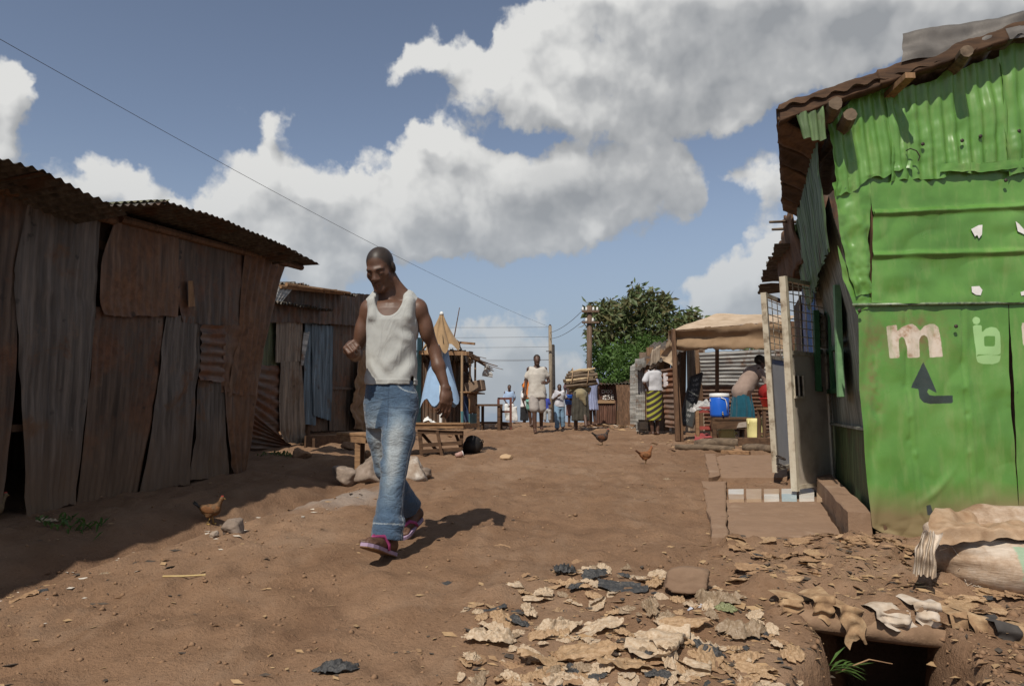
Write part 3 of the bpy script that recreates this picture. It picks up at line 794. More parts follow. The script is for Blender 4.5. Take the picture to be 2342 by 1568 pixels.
painted('panel', [(2055, 1238), (1996, 1205), (1980, 1050), (1966, 890), (1962, 700)], [(2330, 1238), (2325, 1100), (2314, 960), (2308, 850), (2304, 692)], 0, 110, 150, .006, 3.2, lower_ridge, seed=1, jag=.003, marks={'white': m_white, 'pale': m_pale, 'dark': m_dark}, rust=rust_low)
painted('panel', [(2333, 1240), (2322, 960), (2308, 694)], [(2560, 1250), (2540, 960), (2520, 694)], .010, 60, 60, .006, 3, seed=2, marks={'white': m_white})
# rolled rim that separates lower and middle panels
q0, q1, q2 = fr(1950, 697, .02), fr(2150, 694, .022), fr(2520, 690, .02)
MB().tube([q0, q1, q2], .010, 8).build('rim', GREEN, kiosk, True)
# middle sheets with folded ridges
def mid_ridge(S, T, W, H):
    return .018 * bmp(T + .012 * (S - .5) + .004 * pnoise(S * 9, 2.2), .505, .030) + .003 * np.sin(S * 26) * bmp(T, .5, .02) + .018 * bmp(T, .955, .028) + .020 * np.abs(pnoise(S * 5 + 3, T * 3.2, 1.7)) + .010 * pnoise(S * 9, T * 5, 4.4)
painted('panel', [(1992, 694), (1996, 480)], [(2530, 690), (2530, 452)], .02, 130, 150, .012, 2.6, mid_ridge, seed=3, jag=.003)
painted('panel', [(1996, 492), (1985, 375)], [(2530, 462), (2530, 310)], .012, 120, 30, .008, 4, lambda S, T, W, H: .010 * bmp(T, .03, .05), seed=4)
def corner_ridge(S, T, W, H): return .01 * np.sin(S * 9 + 3 * T) * bmp(T, .5, .5)
painted('panel', [(1956, 675), (1935, 600), (1914, 500), (1904, 415)], [(1992, 672), (1990, 600), (1990, 500), (1990, 395)], .03, 24, 60, .016, 8, corner_ridge, seed=5, jag=.01)
painted('panel', [(1958, 715), (1930, 640), (1915, 560)], [(1992, 700), (1990, 660), (1950, 640)], .012, 16, 30, .016, 8, seed=6, jag=.015)
# corrugated strip under the eave, its lower lip ragged
painted('panel', [(1912, 446), (1906, 380), (1898, 320), (1890, 255)], [(2085, 388), (2082, 340), (2070, 260), (2060, 190)], .035, 110, 60, .013, 4.0, waves=7, amp=.009, seed=7, jag=.02)
painted('panel', [(2040, 412), (2035, 330), (2025, 215)], [(2330, 388), (2325, 260), (2310, 120)], .028, 130, 70, .015, 4.0, waves=10, amp=.010, seed=8, jag=.012)
painted('panel', [(2305, 398), (2300, 300), (2285, 110)], [(2560, 378), (2560, 240), (2540, 30)], .04, 70, 50, .014, 4, waves=8, amp=.009, seed=9, jag=.014)
painted('panel', [(2150, 396), (2152, 378)], [(2345, 384), (2345, 362)], .05, 40, 10, .012, 6, seed=10, jag=.008)
# torn white stickers
STICK = mottled('torn_paper_sticker', [(.60, .58, .56), (.74, .72, .70)], 12, .7)
for P in ([(2221, 524), (2238, 515), (2247, 514), (2246, 536), (2239, 545), (2235, 537), (2230, 541)], [(2323, 506), (2331, 512), (2345, 528), (2343, 536), (2328, 529)], [(2222, 655), (2240, 654), (2247, 663), (2243, 675), (2232, 674), (2223, 668)], [(2334, 668), (2345, 664), (2350, 674), (2336, 676)]):
    MB().add([fr(u, v, .036) for u, v in P] + [fr(u, v, .034) for u, v in P], [list(range(len(P))), list(range(len(P), 2 * len(P)))[::-1]] + [[i, (i + 1) % len(P), len(P) + (i + 1) % len(P), len(P) + i] for i in range(len(P))]).build('sticker', STICK, kiosk)
for u, v in ((1965, 712), (2186, 748), (2242, 312), (2330, 300), (2200, 322), (2110, 330), (2390, 405), (2300, 415)):
    MB().lathe(fr(u, v - (2 if v > 400 else 0), .045), [(.012, 0), (.012, .006), (.006, .010)], 8, (0, -1, 0)).build('nail', METALDK, kiosk)

# side wall along the path
WR = Wall((2.26, 4.66), (2.95, 6.95))
if WR.n.x > 0: WR.n = -WR.n
def wr(pts, off=0.0): return [WR.hit(u, v, off) for u, v in pts]
def side(m, L, Rr, off=0.0, **k): return sheet('side_sheet', kiosk, m, wr(L, off), wr(Rr, off), **k)
z_top = 3.15
sheet('side_sheet', kiosk, FOOTG, [WR.pt(2.39, .68, -.02), WR.pt(2.39, 1.34, -.02)], [WR.pt(0, .68, -.02), WR.pt(0, 1.34, -.02)], nu=40, nv=20, dent=.008, seed=51, jag=.004)
sheet('side_sheet', kiosk, GREYGR, [WR.pt(2.39, 1.34, -.01), WR.pt(2.39, 2.3, .02), WR.pt(2.39, 2.85, .14)], [WR.pt(-.02, 1.34, -.01), WR.pt(-.02, 2.1, .06), WR.pt(-.02, 2.85, .21)], nu=40, nv=40, dent=.012, seed=52, waves=0, jag=.006)
sheet('side_sheet', kiosk, GREENDK, [WR.pt(2.5, 2.42, .13), WR.pt(2.5, 3.15, .25)], [WR.pt(-.05, 2.52, .225), WR.pt(-.05, 3.24, .28)], waves=26, amp=.010, nv=16, dent=.012, seed=53, jag=.03)
for d, z0, z1, m in ((.02, .68, 3.1, WOODV), (2.40, .68, 3.0, WOODV)):
    MB().box(WR.pt(d, z0, -.06), WR.pt(d, z1, -.06), .07, .07).build('post', m, kiosk)
MB().box(WR.pt(-.02, 1.345, .012), WR.pt(2.38, 1.335, .012), .025, .018).build('rail', GREYGR, kiosk)
# window with open shutters
zs0, zs1 = 1.62, 2.32
win = MB()
for d in (1.22, 1.66, 2.10): win.box(WR.pt(d, zs0, .02), WR.pt(d, zs1, .02), .045, .045)
for z in (zs0, (zs0 + zs1) / 2, zs1): win.box(WR.pt(1.20, z, .018), WR.pt(2.12, z, .018), .04, .04)
wf = win.build('window', GRNWD, kiosk)
GLASSD = mottled('dusty_dark_pane', [(.02, .03, .025), (.05, .06, .05)], 5, .25, spec=.6)
for d in (1.24, 1.68):
    for z in (zs0 + .02, (zs0 + zs1) / 2 + .02):
        MB().add([WR.pt(d, z, .006), WR.pt(d + .40, z, .006), WR.pt(d + .40, z + .31, .006), WR.pt(d, z + .31, .006)], [(0, 1, 2, 3)]).build('pane', GLASSD, wf)
def shutter(d, ang, z0, z1, w, m, nm='shutter'):
    h = WR.pt(d, 0, .05); dr = WR.t * math.cos(ang) + WR.n * math.sin(ang); b = MB()
    p = lambda s, z: Vector((h.x + dr.x * s, h.y + dr.y * s, z))
    for s in (0, w): b.box(p(s, z0), p(s, z1), .045, .03)
    for z in (z0 + .02, (z0 + z1) / 2, z1 - .02): b.box(p(.022, z), p(w - .022, z), .03, .045)
    b.box(p(.022, (z0 * .75 + z1 * .25)), p(w - .022, (z0 * .75 + z1 * .25)), .012, (z1 - z0) / 2 - .09)
    b.box(p(.022, (z0 * .25 + z1 * .75)), p(w - .022, (z0 * .25 + z1 * .75)), .012, (z1 - z0) / 2 - .09)
    return b.build(nm, m, kiosk)
shutter(1.02, R(173), 1.56, 2.36, .42, GRNPALE)
shutter(2.14, R(168), zs0, zs1, .40, GRNWD)
# eave: fascia log, rafters' ends, loose roof sheets
f0, f1_ = at(1783, 262, 4.50), at(2560, -2, 4.50)
bd = MB(); nb = 9
for i in range(nb):
    p = f0.lerp(f1_, i / nb); q = f0.lerp(f1_, (i + 1) / nb)
TARB = woodmat('tarred_beam', (.085, .047, .026), (.030, .018, .012), axis=(2.5, 12, 12))
for i, (t0, t1, h0, h1, dy) in enumerate(((0, .30, .115, .10, 0), (.285, .66, .105, .085, -.014), (.64, 1.0, .09, .11, .004))):
    a_, b_ = f0.lerp(f1_, t0), f0.lerp(f1_, t1); o_ = Vector((0, dy, .008 * i))
    sheet('fascia_board', kiosk, TARB, [a_ + o_ - Vector((0, 0, h0 / 2)), a_ + o_ + Vector((0, .03, h0 / 2))], [b_ + o_ - Vector((0, 0, h1 / 2)), b_ + o_ + Vector((0, .03, h1 / 2))], nu=60, nv=10, dent=.006, dscale=3, seed=170 + i, jag=.008, thick=.06)
for (u, v, r, y) in ((1912, 236, .045, 4.37), (1945, 262, .045, 4.38), (2212, 116, .042, 4.36)):
    p = at(u, v, y); MB().tube([p, p + Vector((.04, .15, .0)), p + Vector((.10, .8, -.03))], [r * .9, r, r * .9], 9, jit=.12, seed=u).build('rafter', BARK, kiosk)
p = at(2082, 172, 4.34); MB().box(p, p + Vector((0, .9, -.06)), .06, .035).build('rafter', WOOD, kiosk)
def rs(pts, waves, m, seed, amp=.012, dent=.02): return sheet('roof_sheet', kiosk, m, [pts[0], pts[1]], [pts[3], pts[2]], waves=waves, amp=amp, dent=dent, seed=seed, jag=.01, nv=12, dscale=1.5)
rz = lambda x: 3.33 + (x - 1.6) * .293
rs([Vector((1.64, 4.46, rz(1.64))), Vector((2.44, 6.5, rz(1.60) - .08)), Vector((6.2, 6.9, rz(6.4) - .05)), Vector((5.6, 4.46, rz(5.6)))], 30, ROOFSH, 61)
pp = [at(2062, 142, 4.47), at(2066, 74, 4.56), at(2580, -12, 4.56), at(2560, 40, 4.47)]
sheet('roof_sheet', kiosk, mottled('grey_ridge_sheet', [(.10, .09, .08), (.17, .155, .14)], 6, .5, metal=.3), [pp[0], pp[1]], [pp[3], pp[2]], waves=1.6, amp=.012, across=False, nu=40, nv=16, dent=.03, dscale=3, seed=62, jag=.006)
# soffit boards under the side eave
for i in range(5):
    t0, t1 = i / 5, (i + .94) / 5
    Lx = lambda t: Vector((1.66 + .76 * t, 4.50 + 1.98 * t, 3.285 - .05 * t)); Rx = lambda t: Vector((2.02 + .60 * t, 4.66 + 1.84 * t, 3.20 - .05 * t))
    sheet('soffit_board', kiosk, PLANKS[i % 2], [Lx(t0), Lx(t1)], [Rx(t0), Rx(t1)], nu=8, nv=8, dent=.012, seed=163 + i, jag=.012, dscale=6, thick=.018)
sheet('eave_flap', kiosk, GREENDK, [at(1838, 318, 4.45), at(1826, 262, 4.45)], [at(1890, 315, 4.5), at(1882, 240, 4.5)], waves=3, amp=.012, nv=12, dent=.02, seed=64, jag=.012)
# hidden sides close the room
for a, b, s_ in (((2.95, 6.95), (5.6, 6.95), 1), ((5.6, 6.95), (5.6, 4.62), 2)):
    sheet('wall_sheet', kiosk, RUSTDK, [(a[0], a[1], .6), (a[0], a[1], 3.6)], [(b[0], b[1], .6), (b[0], b[1], 3.6)], waves=28, amp=.009, nu=110, nv=4, seed=s_)
# a bent wire hanging from the strip
w = [fr(2072, 345, .06), fr(2082, 340, .08), fr(2096, 345, .09), fr(2104, 358, .09), fr(2100, 368, .08)]
MB().tube(w, .004, 5).build('wire', METALDK, kiosk)
# ---------------------------------------------------------------- right: cement path, kerb, tiles
def slab(name, P, z0, mat=CONC, parent=None, sub=0.25, kind=True, top=None):
    """cement slab from a quad of ground points with thickness down to the soil"""
    n = 14; a, b, c, d = [Vector(p) for p in P]; V = []; F = []
    for j in range(n + 1):
        for i in range(n + 1):
            s, t = i / n, j / n
            p = (a * (1 - s) + b * s) * (1 - t) + (d * (1 - s) + c * s) * t
            edge = min(s, 1 - s, t, 1 - t)
            q = Vector(p); k = .012 if edge > 0 else .02
            q += Vector((float(pnoise(p.x * 5, p.y * 5, 3)) * k, float(pnoise(p.x * 5, p.y * 5, 9)) * k, float(fbm(p.x * 2.5, p.y * 2.5, 1, 3)) * .006 - (.008 if edge == 0 else 0)))
            V.append(q)
    m = n + 1
    F = [(j * m + i, j * m + i + 1, (j + 1) * m + i + 1, (j + 1) * m + i) for j in range(n) for i in range(n)]
    ring = list(range(m)) + [j * m + n for j in range(1, m)] + [n * m + i for i in range(n - 1, -1, -1)] + [j * m for j in range(n - 1, 0, -1)]
    b0 = len(V); V += [Vector((V[i].x, V[i].y, V[i].z - z0)) for i in ring]
    F += [(ring[(k + 1) % len(ring)], ring[k], b0 + k, b0 + (k + 1) % len(ring)) for k in range(len(ring))]
    o = mesh(name, V, F, mat, parent)
    if kind: o['kind'] = 'structure'
    return o
def pg(u, v, z):
    r = ray(u, v); k = (z - CAMZ) / r.z; return Vector((0, 0, CAMZ)) + r * k
slab('path_slab', [pg(1668, 1226, .715), pg(1925, 1224, .715), pg(1872, 1138, .735), pg(1662, 1140, .735)], .25)
slab('path_kerb', [pg(1628, 1225, .722), pg(1664, 1226, .722), pg(1660, 1098, .752), pg(1606, 1098, .752)], .28)
slab('path_kerb', [pg(1622, 1090, .79), pg(1648, 1085, .79), pg(1636, 1036, .83), pg(1612, 1036, .83)], .3)
slab('path_slab', [pg(1640, 1090, .765), pg(1800, 1090, .765), pg(1800, 1038, .82), pg(1632, 1038, .82)], .3)
kb = [WR.pt(-.02, .845, .17), WR.pt(-.02, .845, .025), WR.pt(2.2, .90, .025), WR.pt(2.2, .90, .17)]
slab('wall_plinth', kb, .34)
# glazed tiles at the threshold
TW = mottled('white_glazed_tile', [(.52, .47, .40), (.68, .66, .62)], 7, .3, spec=.5, bs=.05)
TB = mottled('brown_glazed_tile', [(.36, .25, .16), (.46, .34, .24)], 7, .35, spec=.5, bs=.05)
TC = mottled('pale_blue_tile', [(.36, .46, .50), (.46, .54, .56)], 7, .3, spec=.5, bs=.05)
tz = .756
trow = [pg(1663, 1118, tz), pg(1905, 1116, tz)], [pg(1663, 1130, tz), pg(1905, 1128, tz)], [pg(1664, 1141, tz), pg(1905, 1139, tz)]
tiles = thing('tile_strip', 'strip of white and brown glazed floor tiles set in the path', 'tiles', trow[0][0])
pat = [[TW, TB, TB, TW, TW, TB], [TB, TB, TW, TC, TW, TB]]
for r in range(2):
    A, B = trow[r]; C_, D_ = trow[r + 1]
    for i in range(6):
        g = .012
        q = [C_.lerp(D_, i / 6 + g), C_.lerp(D_, (i + 1) / 6 - g), A.lerp(B, (i + 1) / 6 - g), A.lerp(B, i / 6 + g)]
        q = [Vector((p.x, p.y, p.z + random.uniform(0, .003))) for p in q]
        lo = [p - Vector((0, 0, .03)) for p in q]
        MB().add(lo + q, [(4, 5, 6, 7), (0, 1, 5, 4), (1, 2, 6, 5), (2, 3, 7, 6), (3, 0, 4, 7)]).build('tile', pat[r][i], tiles)

# ---------------------------------------------------------------- metal door leaves with grilles, standing open
def door(name, label, hinge, tip, z0, zp, z1, mat, hatch=True, wires=(6, 9), frame=.045, lean=0.0):
    h = Vector((*hinge, 0)); t = Vector((*tip, 0)); d = (t - h); L = d.length; d.normalize(); nrm = Vector((d.y, -d.x, 0))
    if nrm.y > 0: nrm = -nrm
    P = lambda s, z, o=0.0: Vector((h.x + d.x * (s - (z1 - z) * lean) + nrm.x * o, h.y + d.y * (s - (z1 - z) * lean) + nrm.y * o, z))
    th = thing(name, label, 'door', P(0, z0))
    n, mm = 24, 24; V = []; F = []
    q_ = [P(frame, z0 + .01, .01), P(L - frame, z0 + .01, .01), P(L - frame, zp - .01, .01), P(frame, zp - .01, .01)]; r_ = [P(frame, z0 + .01, -.01), P(L - frame, z0 + .01, -.01), P(L - frame, zp - .01, -.01), P(frame, zp - .01, -.01)]
    MB().add(q_ + r_, [(0, 1, 2, 3), (7, 6, 5, 4), (0, 4, 5, 1), (1, 5, 6, 2), (2, 6, 7, 3), (3, 7, 4, 0)]).build('plate', mat, th)
    for s in (frame / 2, L - frame / 2): MB().box(P(s, z0 - .01), P(s, z1), frame, .055, up=tuple(nrm)).build('stile', CREAM, th)
    for z in (z0 + .02, zp, z1 - .02): MB().box(P(frame, z), P(L - frame, z), .038, .035).build('rail', CREAM, th)
    g = MB(); nv, nh = wires
    for i in range(1, nv): g.box(P(frame + (L - 2 * frame) * i / nv, zp, .012), P(frame + (L - 2 * frame) * i / nv, z1, .012), .007, .007)
    for j in range(1, nh): g.box(P(frame * .2, zp + (z1 - zp) * j / nh, .020), P(L - frame * .2, zp + (z1 - zp) * j / nh, .020), .007, .007)
    g.build('grille', CREAM, th)
    if hatch:
        MB().box(P(L * .72, zp - .28, .014), P(L * .92, zp - .28, .014), .012, .17).build('hatch', METALDK, th)
        for s in (.71, .82, .93): MB().box(P(L * s, zp - .37, .026), P(L * s, zp - .19, .026), .012, .012).build('hatch_bar', CREAM, th)
        MB().box(P(L * .69, zp - .375, .027), P(L * .95, zp - .375, .027), .02, .02).build('hatch_bar', CREAM, th)
    return th, P, L
PLATE = mottled('greyed_white_plate', [(.34, .28, .22), (.52, .46, .385), (.58, .53, .45)], 3.5, .6, bs=.12, bd=.004)
WHITEP = mottled('white_painted_plate', [(.55, .54, .52), (.64, .63, .61)], 6, .5, bs=.1)
dh = WR.pt(2.02, 0, .05)
tip = at(1797, 900, 6.15)
dr1, P1, L1 = door('metal_door', 'open grey metal door leaf with wire grille and small hatch beside green shack', (dh.x, dh.y), (tip.x, tip.y), .80, 1.94, 2.58, PLATE, lean=.05)
tip2 = at(1752, 900, 7.3); h2 = at(1806, 900, 8.0)
dr2, P2, L2 = door('metal_door', 'narrow white metal door leaf behind the grey one, its grille against the sky', (h2.x, h2.y), (tip2.x, tip2.y), .84, 1.98, 2.62, WHITEP, hatch=False, wires=(4, 9), lean=.13)
# bolt and bent hasps low on the door
b = MB()
for z in (.98, .90): b.tube([P2(L2 + .02 + .05 * math.sin(a), z + .018 * math.cos(a) * 1.0, .07 - .04 * math.cos(a)) for a in np.linspace(0, 6.0, 12)], .008, 6)
b.build('hasp', METALDK, dr2)

# ---------------------------------------------------------------- blue shack behind the doors
blue = thing('blue_shack', 'narrow blue sheet shack with ragged dark eaves behind the open doors', 'shack', (3.0, 7.2, .75))
BLUEP = sheetmat('bright_blue_sheet', (.06, .16, .42), (.12, .10, .10), (.20, .20, .24), .08, True, rough=.5, metal=0)
BLUEP2 = sheetmat('lilac_blue_sheet', (.17, .21, .34), (.14, .11, .10), (.25, .22, .22), .10, True, rough=.6, metal=0)
WB = Wall((2.98, 7.02), (4.02, 10.4)); 
if WB.n.x > 0: WB.n = -WB.n
for i, (a, b, m, z0, z1, w) in enumerate(((0, .75, BLUEP2, .75, 3.05, 7), (.70, 1.5, BLUEP, .78, 2.95, 7), (1.45, 2.4, BLUEP2, .8, 2.95, 8), (2.35, 3.55, RUSTDK, .8, 2.9, 11))):
    sheet('wall_sheet', blue, m, [WB.pt(b, z0, .01 * (i % 2)), WB.pt(b, z1, .01 * (i % 2))], [WB.pt(a, z0, .01 * (i % 2)), WB.pt(a, z1, .01 * (i % 2))], waves=w, amp=.009, dent=.012, seed=70 + i, nv=10)
for i, ((u, v), y, w, s_) in enumerate((((1772, 560), 7.0, .5, 1), ((1757, 590), 7.9, .6, 2), ((1744, 618), 8.8, .6, 3), ((1737, 650), 9.8, .7, 4))):
    p = at(u, v, y); q = p + Vector((.30, .95, .02)); up = Vector((.9, -.25, .03))
    sheet('roof_sheet', blue, ROOFSH, [p, q], [p + up * 1.6, q + up * 1.6], waves=7, across=False, amp=.014, nu=10, nv=40, dent=.03, seed=80 + i, jag=.02)
for i, ((u, v), y) in enumerate((((1760, 508), 6.9), ((1766, 525), 7.3))):
    p = at(u, v, y); MB().tube([p, p + Vector((.16, .05, .02)), p + Vector((.6, .2, .04))], [.012, .014, .018], 6, jit=.2, seed=i).build('roof_stick', BARK, blue)
sheet('eave_board', blue, WOODV, [WB.pt(1.3, 2.75, .30), WB.pt(1.3, 3.2, .36)], [WB.pt(-.55, 2.78, .22), WB.pt(-.55, 3.30, .30)], nu=24, nv=10, dent=.03, seed=90, jag=.03, dscale=5, thick=.02)
sheet('wall_sheet', blue, RUSTDK, [WB.pt(3.55, .8), WB.pt(3.55, 2.9)], [WB.pt(3.55, .8, -2), WB.pt(3.55, 2.9, -2)], waves=20, amp=.01, nv=4, seed=91)
sheet('wall_sheet', blue, RUSTDK, [WB.pt(3.55, .8, -2), WB.pt(3.55, 2.9, -2)], [WB.pt(0, .8, -2), WB.pt(0, 2.9, -2)], waves=30, amp=.01, nv=4, seed=92)

# ---------------------------------------------------------------- food stall under the tarpaulin
SZ = .895
stall = thing('tarpaulin_stall', 'food stall under a tan tarpaulin canopy on a rough wooden post', 'stall', (3.2, 13.6, SZ))
TARP = mottled('tan_canvas', [(.33, .245, .165), (.42, .32, .225), (.48, .38, .28)], 5, .9, bs=.2, bd=.003)
TARPS = mottled('brown_canvas', [(.20, .130, .075), (.26, .175, .105)], 6, .9, bs=.2, bd=.003)
# canopy: ridge towards the back right, front hem hangs in folds
cl, cr = at(1530, 757, 13.4), at(1800, 735, 12.2)
bl, br = at(1640, 716, 14.1), at(1820, 722, 13.8)
sheet('canopy', stall, TARP, [cl, bl], [cr, br], nu=30, nv=20, dent=.025, dscale=1.2, seed=100, jag=.01)
hl = [at(1538, 800, 13.42), at(1535, 778, 13.40), at(1530, 757, 13.38)]; hr = [at(1800, 798, 12.15), at(1798, 770, 12.13), at(1800, 735, 12.15)]
sheet('canopy_hem', stall, TARPS, hl, hr, nu=50, nv=30, dent=.03, dscale=2, seed=101, jag=.02, ridge=lambda S_, T_, W, H: .05 * np.sin(T_ * 7.5 + 1.3 * S_) + .03 * pnoise(S_ * 5, T_ * 3))
sheet('canopy_flap', stall, TARP, [at(1545, 845, 13.5), at(1512, 815, 13.6), at(1534, 757, 13.4)], [at(1552, 830, 13.7), at(1545, 800, 13.6), at(1545, 757, 13.5)], nu=14, nv=20, dent=.10, dscale=4, seed=102, jag=.02)
pb, pt_ = at(1550, 1003, 13.2), at(1540, 752, 13.3)
pb.z = min(pb.z, g1(pb.x, pb.y) + .0)
MB().box(pb, pt_, .085, .075, taper=.85).build('post', WOODV, stall, bevel=.01)
MB().box(pb + Vector((.09, .1, 0)), pt_ + Vector((.02, .1, -.2)), .07, .06).build('post', WOODV, stall)
for (u0, v0, u1, v1, y0, y1, w) in ((1808, 1000, 1812, 735, 12.3, 12.3, .07), (1640, 960, 1640, 720, 14.15, 14.15, .06), (1530, 759, 1800, 738, 13.42, 12.2, .05)):
    MB().box(at(u0, v0, y0), at(u1, v1, y1), w, w).build('pole', WOODV, stall)
# fence of ribbed sheets behind the stall
fence = thing('sheet_fence', 'fence of horizontal ribbed zinc and rust sheets behind the food stall', 'fence', (5.0, 15.6, .9))
sheet('sheet', fence, ZINC, [at(1606, 882, 15.6), at(1598, 806, 15.6)], [at(1790, 882, 15.9), at(1790, 797, 15.9)], waves=9, across=False, amp=.02, dent=.012, seed=110, nu=20)
sheet('sheet', fence, RUSTHZ, [at(1612, 985, 15.65), at(1606, 880, 15.65)], [at(1790, 985, 15.95), at(1790, 879, 15.95)], waves=12, across=False, amp=.02, dent=.012, seed=111, nu=20)
MB().box(at(1604, 985, 15.7), at(1604, 800, 15.7), .07, .07).build('post', WOODV, fence)
# plank shed with leaning boards and the chalk board
shed = thing('plank_shed', 'weathered plank shed with sagging dark roof beside the food stall', 'shed', (3.9, 16.4, .9))
PLK = [woodmat('grey_plank', (.22, .16, .115), (.09, .065, .05)), woodmat('brown_plank', (.20, .12, .07), (.085, .05, .03)), woodmat('pale_plank', (.32, .26, .20), (.15, .11, .08))]
xs = [1462, 1478, 1494, 1508, 1522, 1534, 1546, 1558, 1570, 1580, 1590, 1600, 1612]
for i in range(len(xs) - 1):
    y = 16.6 - i * .02; u = (xs[i] + xs[i + 1]) / 2; rg = random.Random(i)
    top = 800 + rg.uniform(-8, 8) - (10 if i > 6 else 0)
    w = (xs[i + 1] - xs[i]) / FPX * y * .97
    MB().box(at(u + rg.uniform(-4, 4), 985, y), at(u, top, y + rg.uniform(-.05, .05)), w, .03).build('plank', PLK[i % 3], shed)
sheet('roof_sheet', shed, ROOFSH, [at(1448, 850, 15.6), at(1490, 786, 17.6)], [at(1570, 800, 15.2), at(1600, 765, 17.4)], waves=10, amp=.02, dent=.05, seed=120, nv=10)
sheet('roof_flap', shed, PLK[2], [at(1484, 845, 15.5), at(1492, 800, 15.5)], [at(1508, 835, 15.5), at(1512, 788, 15.5)], nu=8, nv=10, dent=.03, seed=121, jag=.02, thick=.02)
sheet('tin_panel', shed, RUSTHZ, [at(1522, 975, 15.4), at(1512, 845, 15.4)], [at(1555, 980, 15.2), at(1545, 840, 15.2)], waves=11, across=False, amp=.02, dent=.02, seed=122, nu=12)
sheet('tin_panel', shed, ZINC, [at(1455, 985, 16.0), at(1452, 820, 16.0)], [at(1476, 990, 15.9), at(1474, 818, 15.9)], waves=4, amp=.014, dent=.02, seed=123)
for (u0, v0, u1, v1) in ((1482, 960, 1484, 820), (1497, 905, 1500, 810), (1510, 960, 1513, 800)):
    MB().box(at(u0, v0, 15.9), at(u1, v1, 15.8), .10, .04).build('jamb', WOOD, shed)
# poster
POST = mottled('faded_poster', [(.30, .26, .26), (.62, .58, .58)], 30, .8, bs=0)
p = [at(1518, 884, 15.33), at(1528, 884, 15.3), at(1527, 852, 15.3), at(1517, 853, 15.33)]
MB().add(p + [q + Vector((0, .01, 0)) for q in p], [(0, 1, 2, 3), (7, 6, 5, 4), (0, 4, 5, 1), (1, 5, 6, 2), (2, 6, 7, 3), (3, 7, 4, 0)]).build('poster', POST, shed)

# chalk board with scrawled lines
def chalkmat():
    m, n, l, b = newmat('chalk_on_slate'); a = n.new('ShaderNodeAttribute'); a.attribute_name = 'chalk'
    f = noise(n, l, coords(n, l), 60, 4, .7); k = n.new('ShaderNodeMath'); k.operation = 'MULTIPLY'; l.new(a.outputs['Fac'], k.inputs[0])
    l.new(ramp(n, l, f, [(.35, (0, 0, 0)), (.6, (1, 1, 1))]), k.inputs[1])
    l.new(mix(n, l, k.outputs[0], (.028, .030, .030), (.42, .42, .40)), b.inputs['Base Color']); b.inputs['Roughness'].default_value = .8
    return m
CHALK = chalkmat()
cb_ = thing('chalkboard', 'tall black chalkboard menu leaning at the stall post', 'chalkboard', at(1570, 975, 14.0))
q = [at(1556, 968, 13.9), at(1584, 978, 13.9), at(1606, 852, 14.15), at(1580, 862, 14.15)]
nu_, nv_ = 40, 110; V = []; ch = []
rg = random.Random(5); rows = []
for r in range(9): rows.append((.90 - r * .10, .2 + rg.random() * .15, .5 + rg.random() * .35))
for j in range(nv_ + 1):
    for i in range(nu_ + 1):
        s, t = i / nu_, j / nv_
        p_ = (q[0] * (1 - s) + q[1] * s) * (1 - t) + (q[3] * (1 - s) + q[2] * s) * t; V.append(p_)
        c = 0
        for (tt, s0, s1) in rows:
            if s0 < s < s1 and abs(t - tt) < .028: c = max(c, .9 if (abs(math.sin(s * 60 + tt * 90)) > .55 and abs(t - tt + .018 * math.sin(s * 47 + tt * 31)) < .016) else 0)
        if abs(t - .535) < .004 and .2 < s < .8: c = .9
        ch.append(c)
m_ = nu_ + 1
mesh('board', V, [(j * m_ + i, j * m_ + i + 1, (j + 1) * m_ + i + 1, (j + 1) * m_ + i) for j in range(nv_) for i in range(nu_)], CHALK, cb_, attr={'chalk': ch})
fr_ = MB()
for i in range(4): fr_.box(q[i] + Vector((0, .01, 0)), q[(i + 1) % 4] + Vector((0, .01, 0)), .035, .03)
fr_.build('frame', METALDK, cb_)

# bench, water cooler, bucket, red table, basin
bench = thing('bench', 'rough dark wooden bench holding the blue water cooler', 'bench', at(1668, 1000, 12.6))
bz0, bz1 = at(1650, 1000, 12.4).z, at(1650, 953, 12.4).z
MB().box(at(1626, 957, 12.45), at(1714, 957, 12.45), .42, .05).build('seat', WOODDK, bench, bevel=.008)
MB().box(at(1627, 971, 12.27), at(1713, 971, 12.27), .03, .14).build('apron', WOODDK, bench)
for u, y in ((1633, 12.28), (1706, 12.28), (1634, 12.62), (1705, 12.62)): MB().box(Vector((at(u, 957, y).x, y, bz0 - .04)), Vector((at(u, 957, y).x, y, bz1 - .03)), .06, .06).build('leg', WOODDK, bench)
DUST = mottled('flaking_label', [(.25, .20, .16), (.42, .36, .31)], 20, .9)
p = [at(1685, 978, 12.24), at(1708, 976, 12.24), at(1707, 964, 12.24), at(1690, 966, 12.24)]
MB().add(p + [x_ + Vector((0, .012, 0)) for x_ in p], [(0, 1, 2, 3), (0, 4, 5, 1), (1, 5, 6, 2), (2, 6, 7, 3), (3, 7, 4, 0)]).build('label', DUST, bench)
cc = at(1646, 950, 12.42); cc.z = bz1 - .005 + .0; 
cooler = thing('water_cooler', 'round blue water cooler with white lid and tap on the bench', 'water cooler', cc)
BLUEPL = mottled('blue_plastic', [(.012, .10, .50), (.018, .13, .60)], 5, .35, spec=.5, bs=0)
WHITEPL = mottled('white_plastic', [(.62, .62, .60), (.72, .72, .70)], 5, .4, spec=.5, bs=0)
MB().lathe(cc, [(.12, 0), (.15, .01), (.157, .05), (.158, .32), (.152, .335)], 24).build('tank', BLUEPL, cooler, True)
MB().lathe(cc + Vector((0, 0, .336)), [(.160, 0), (.163, .005), (.163, .045), (.15, .06), (.05, .066)], 24).build('lid', WHITEPL, cooler, True)
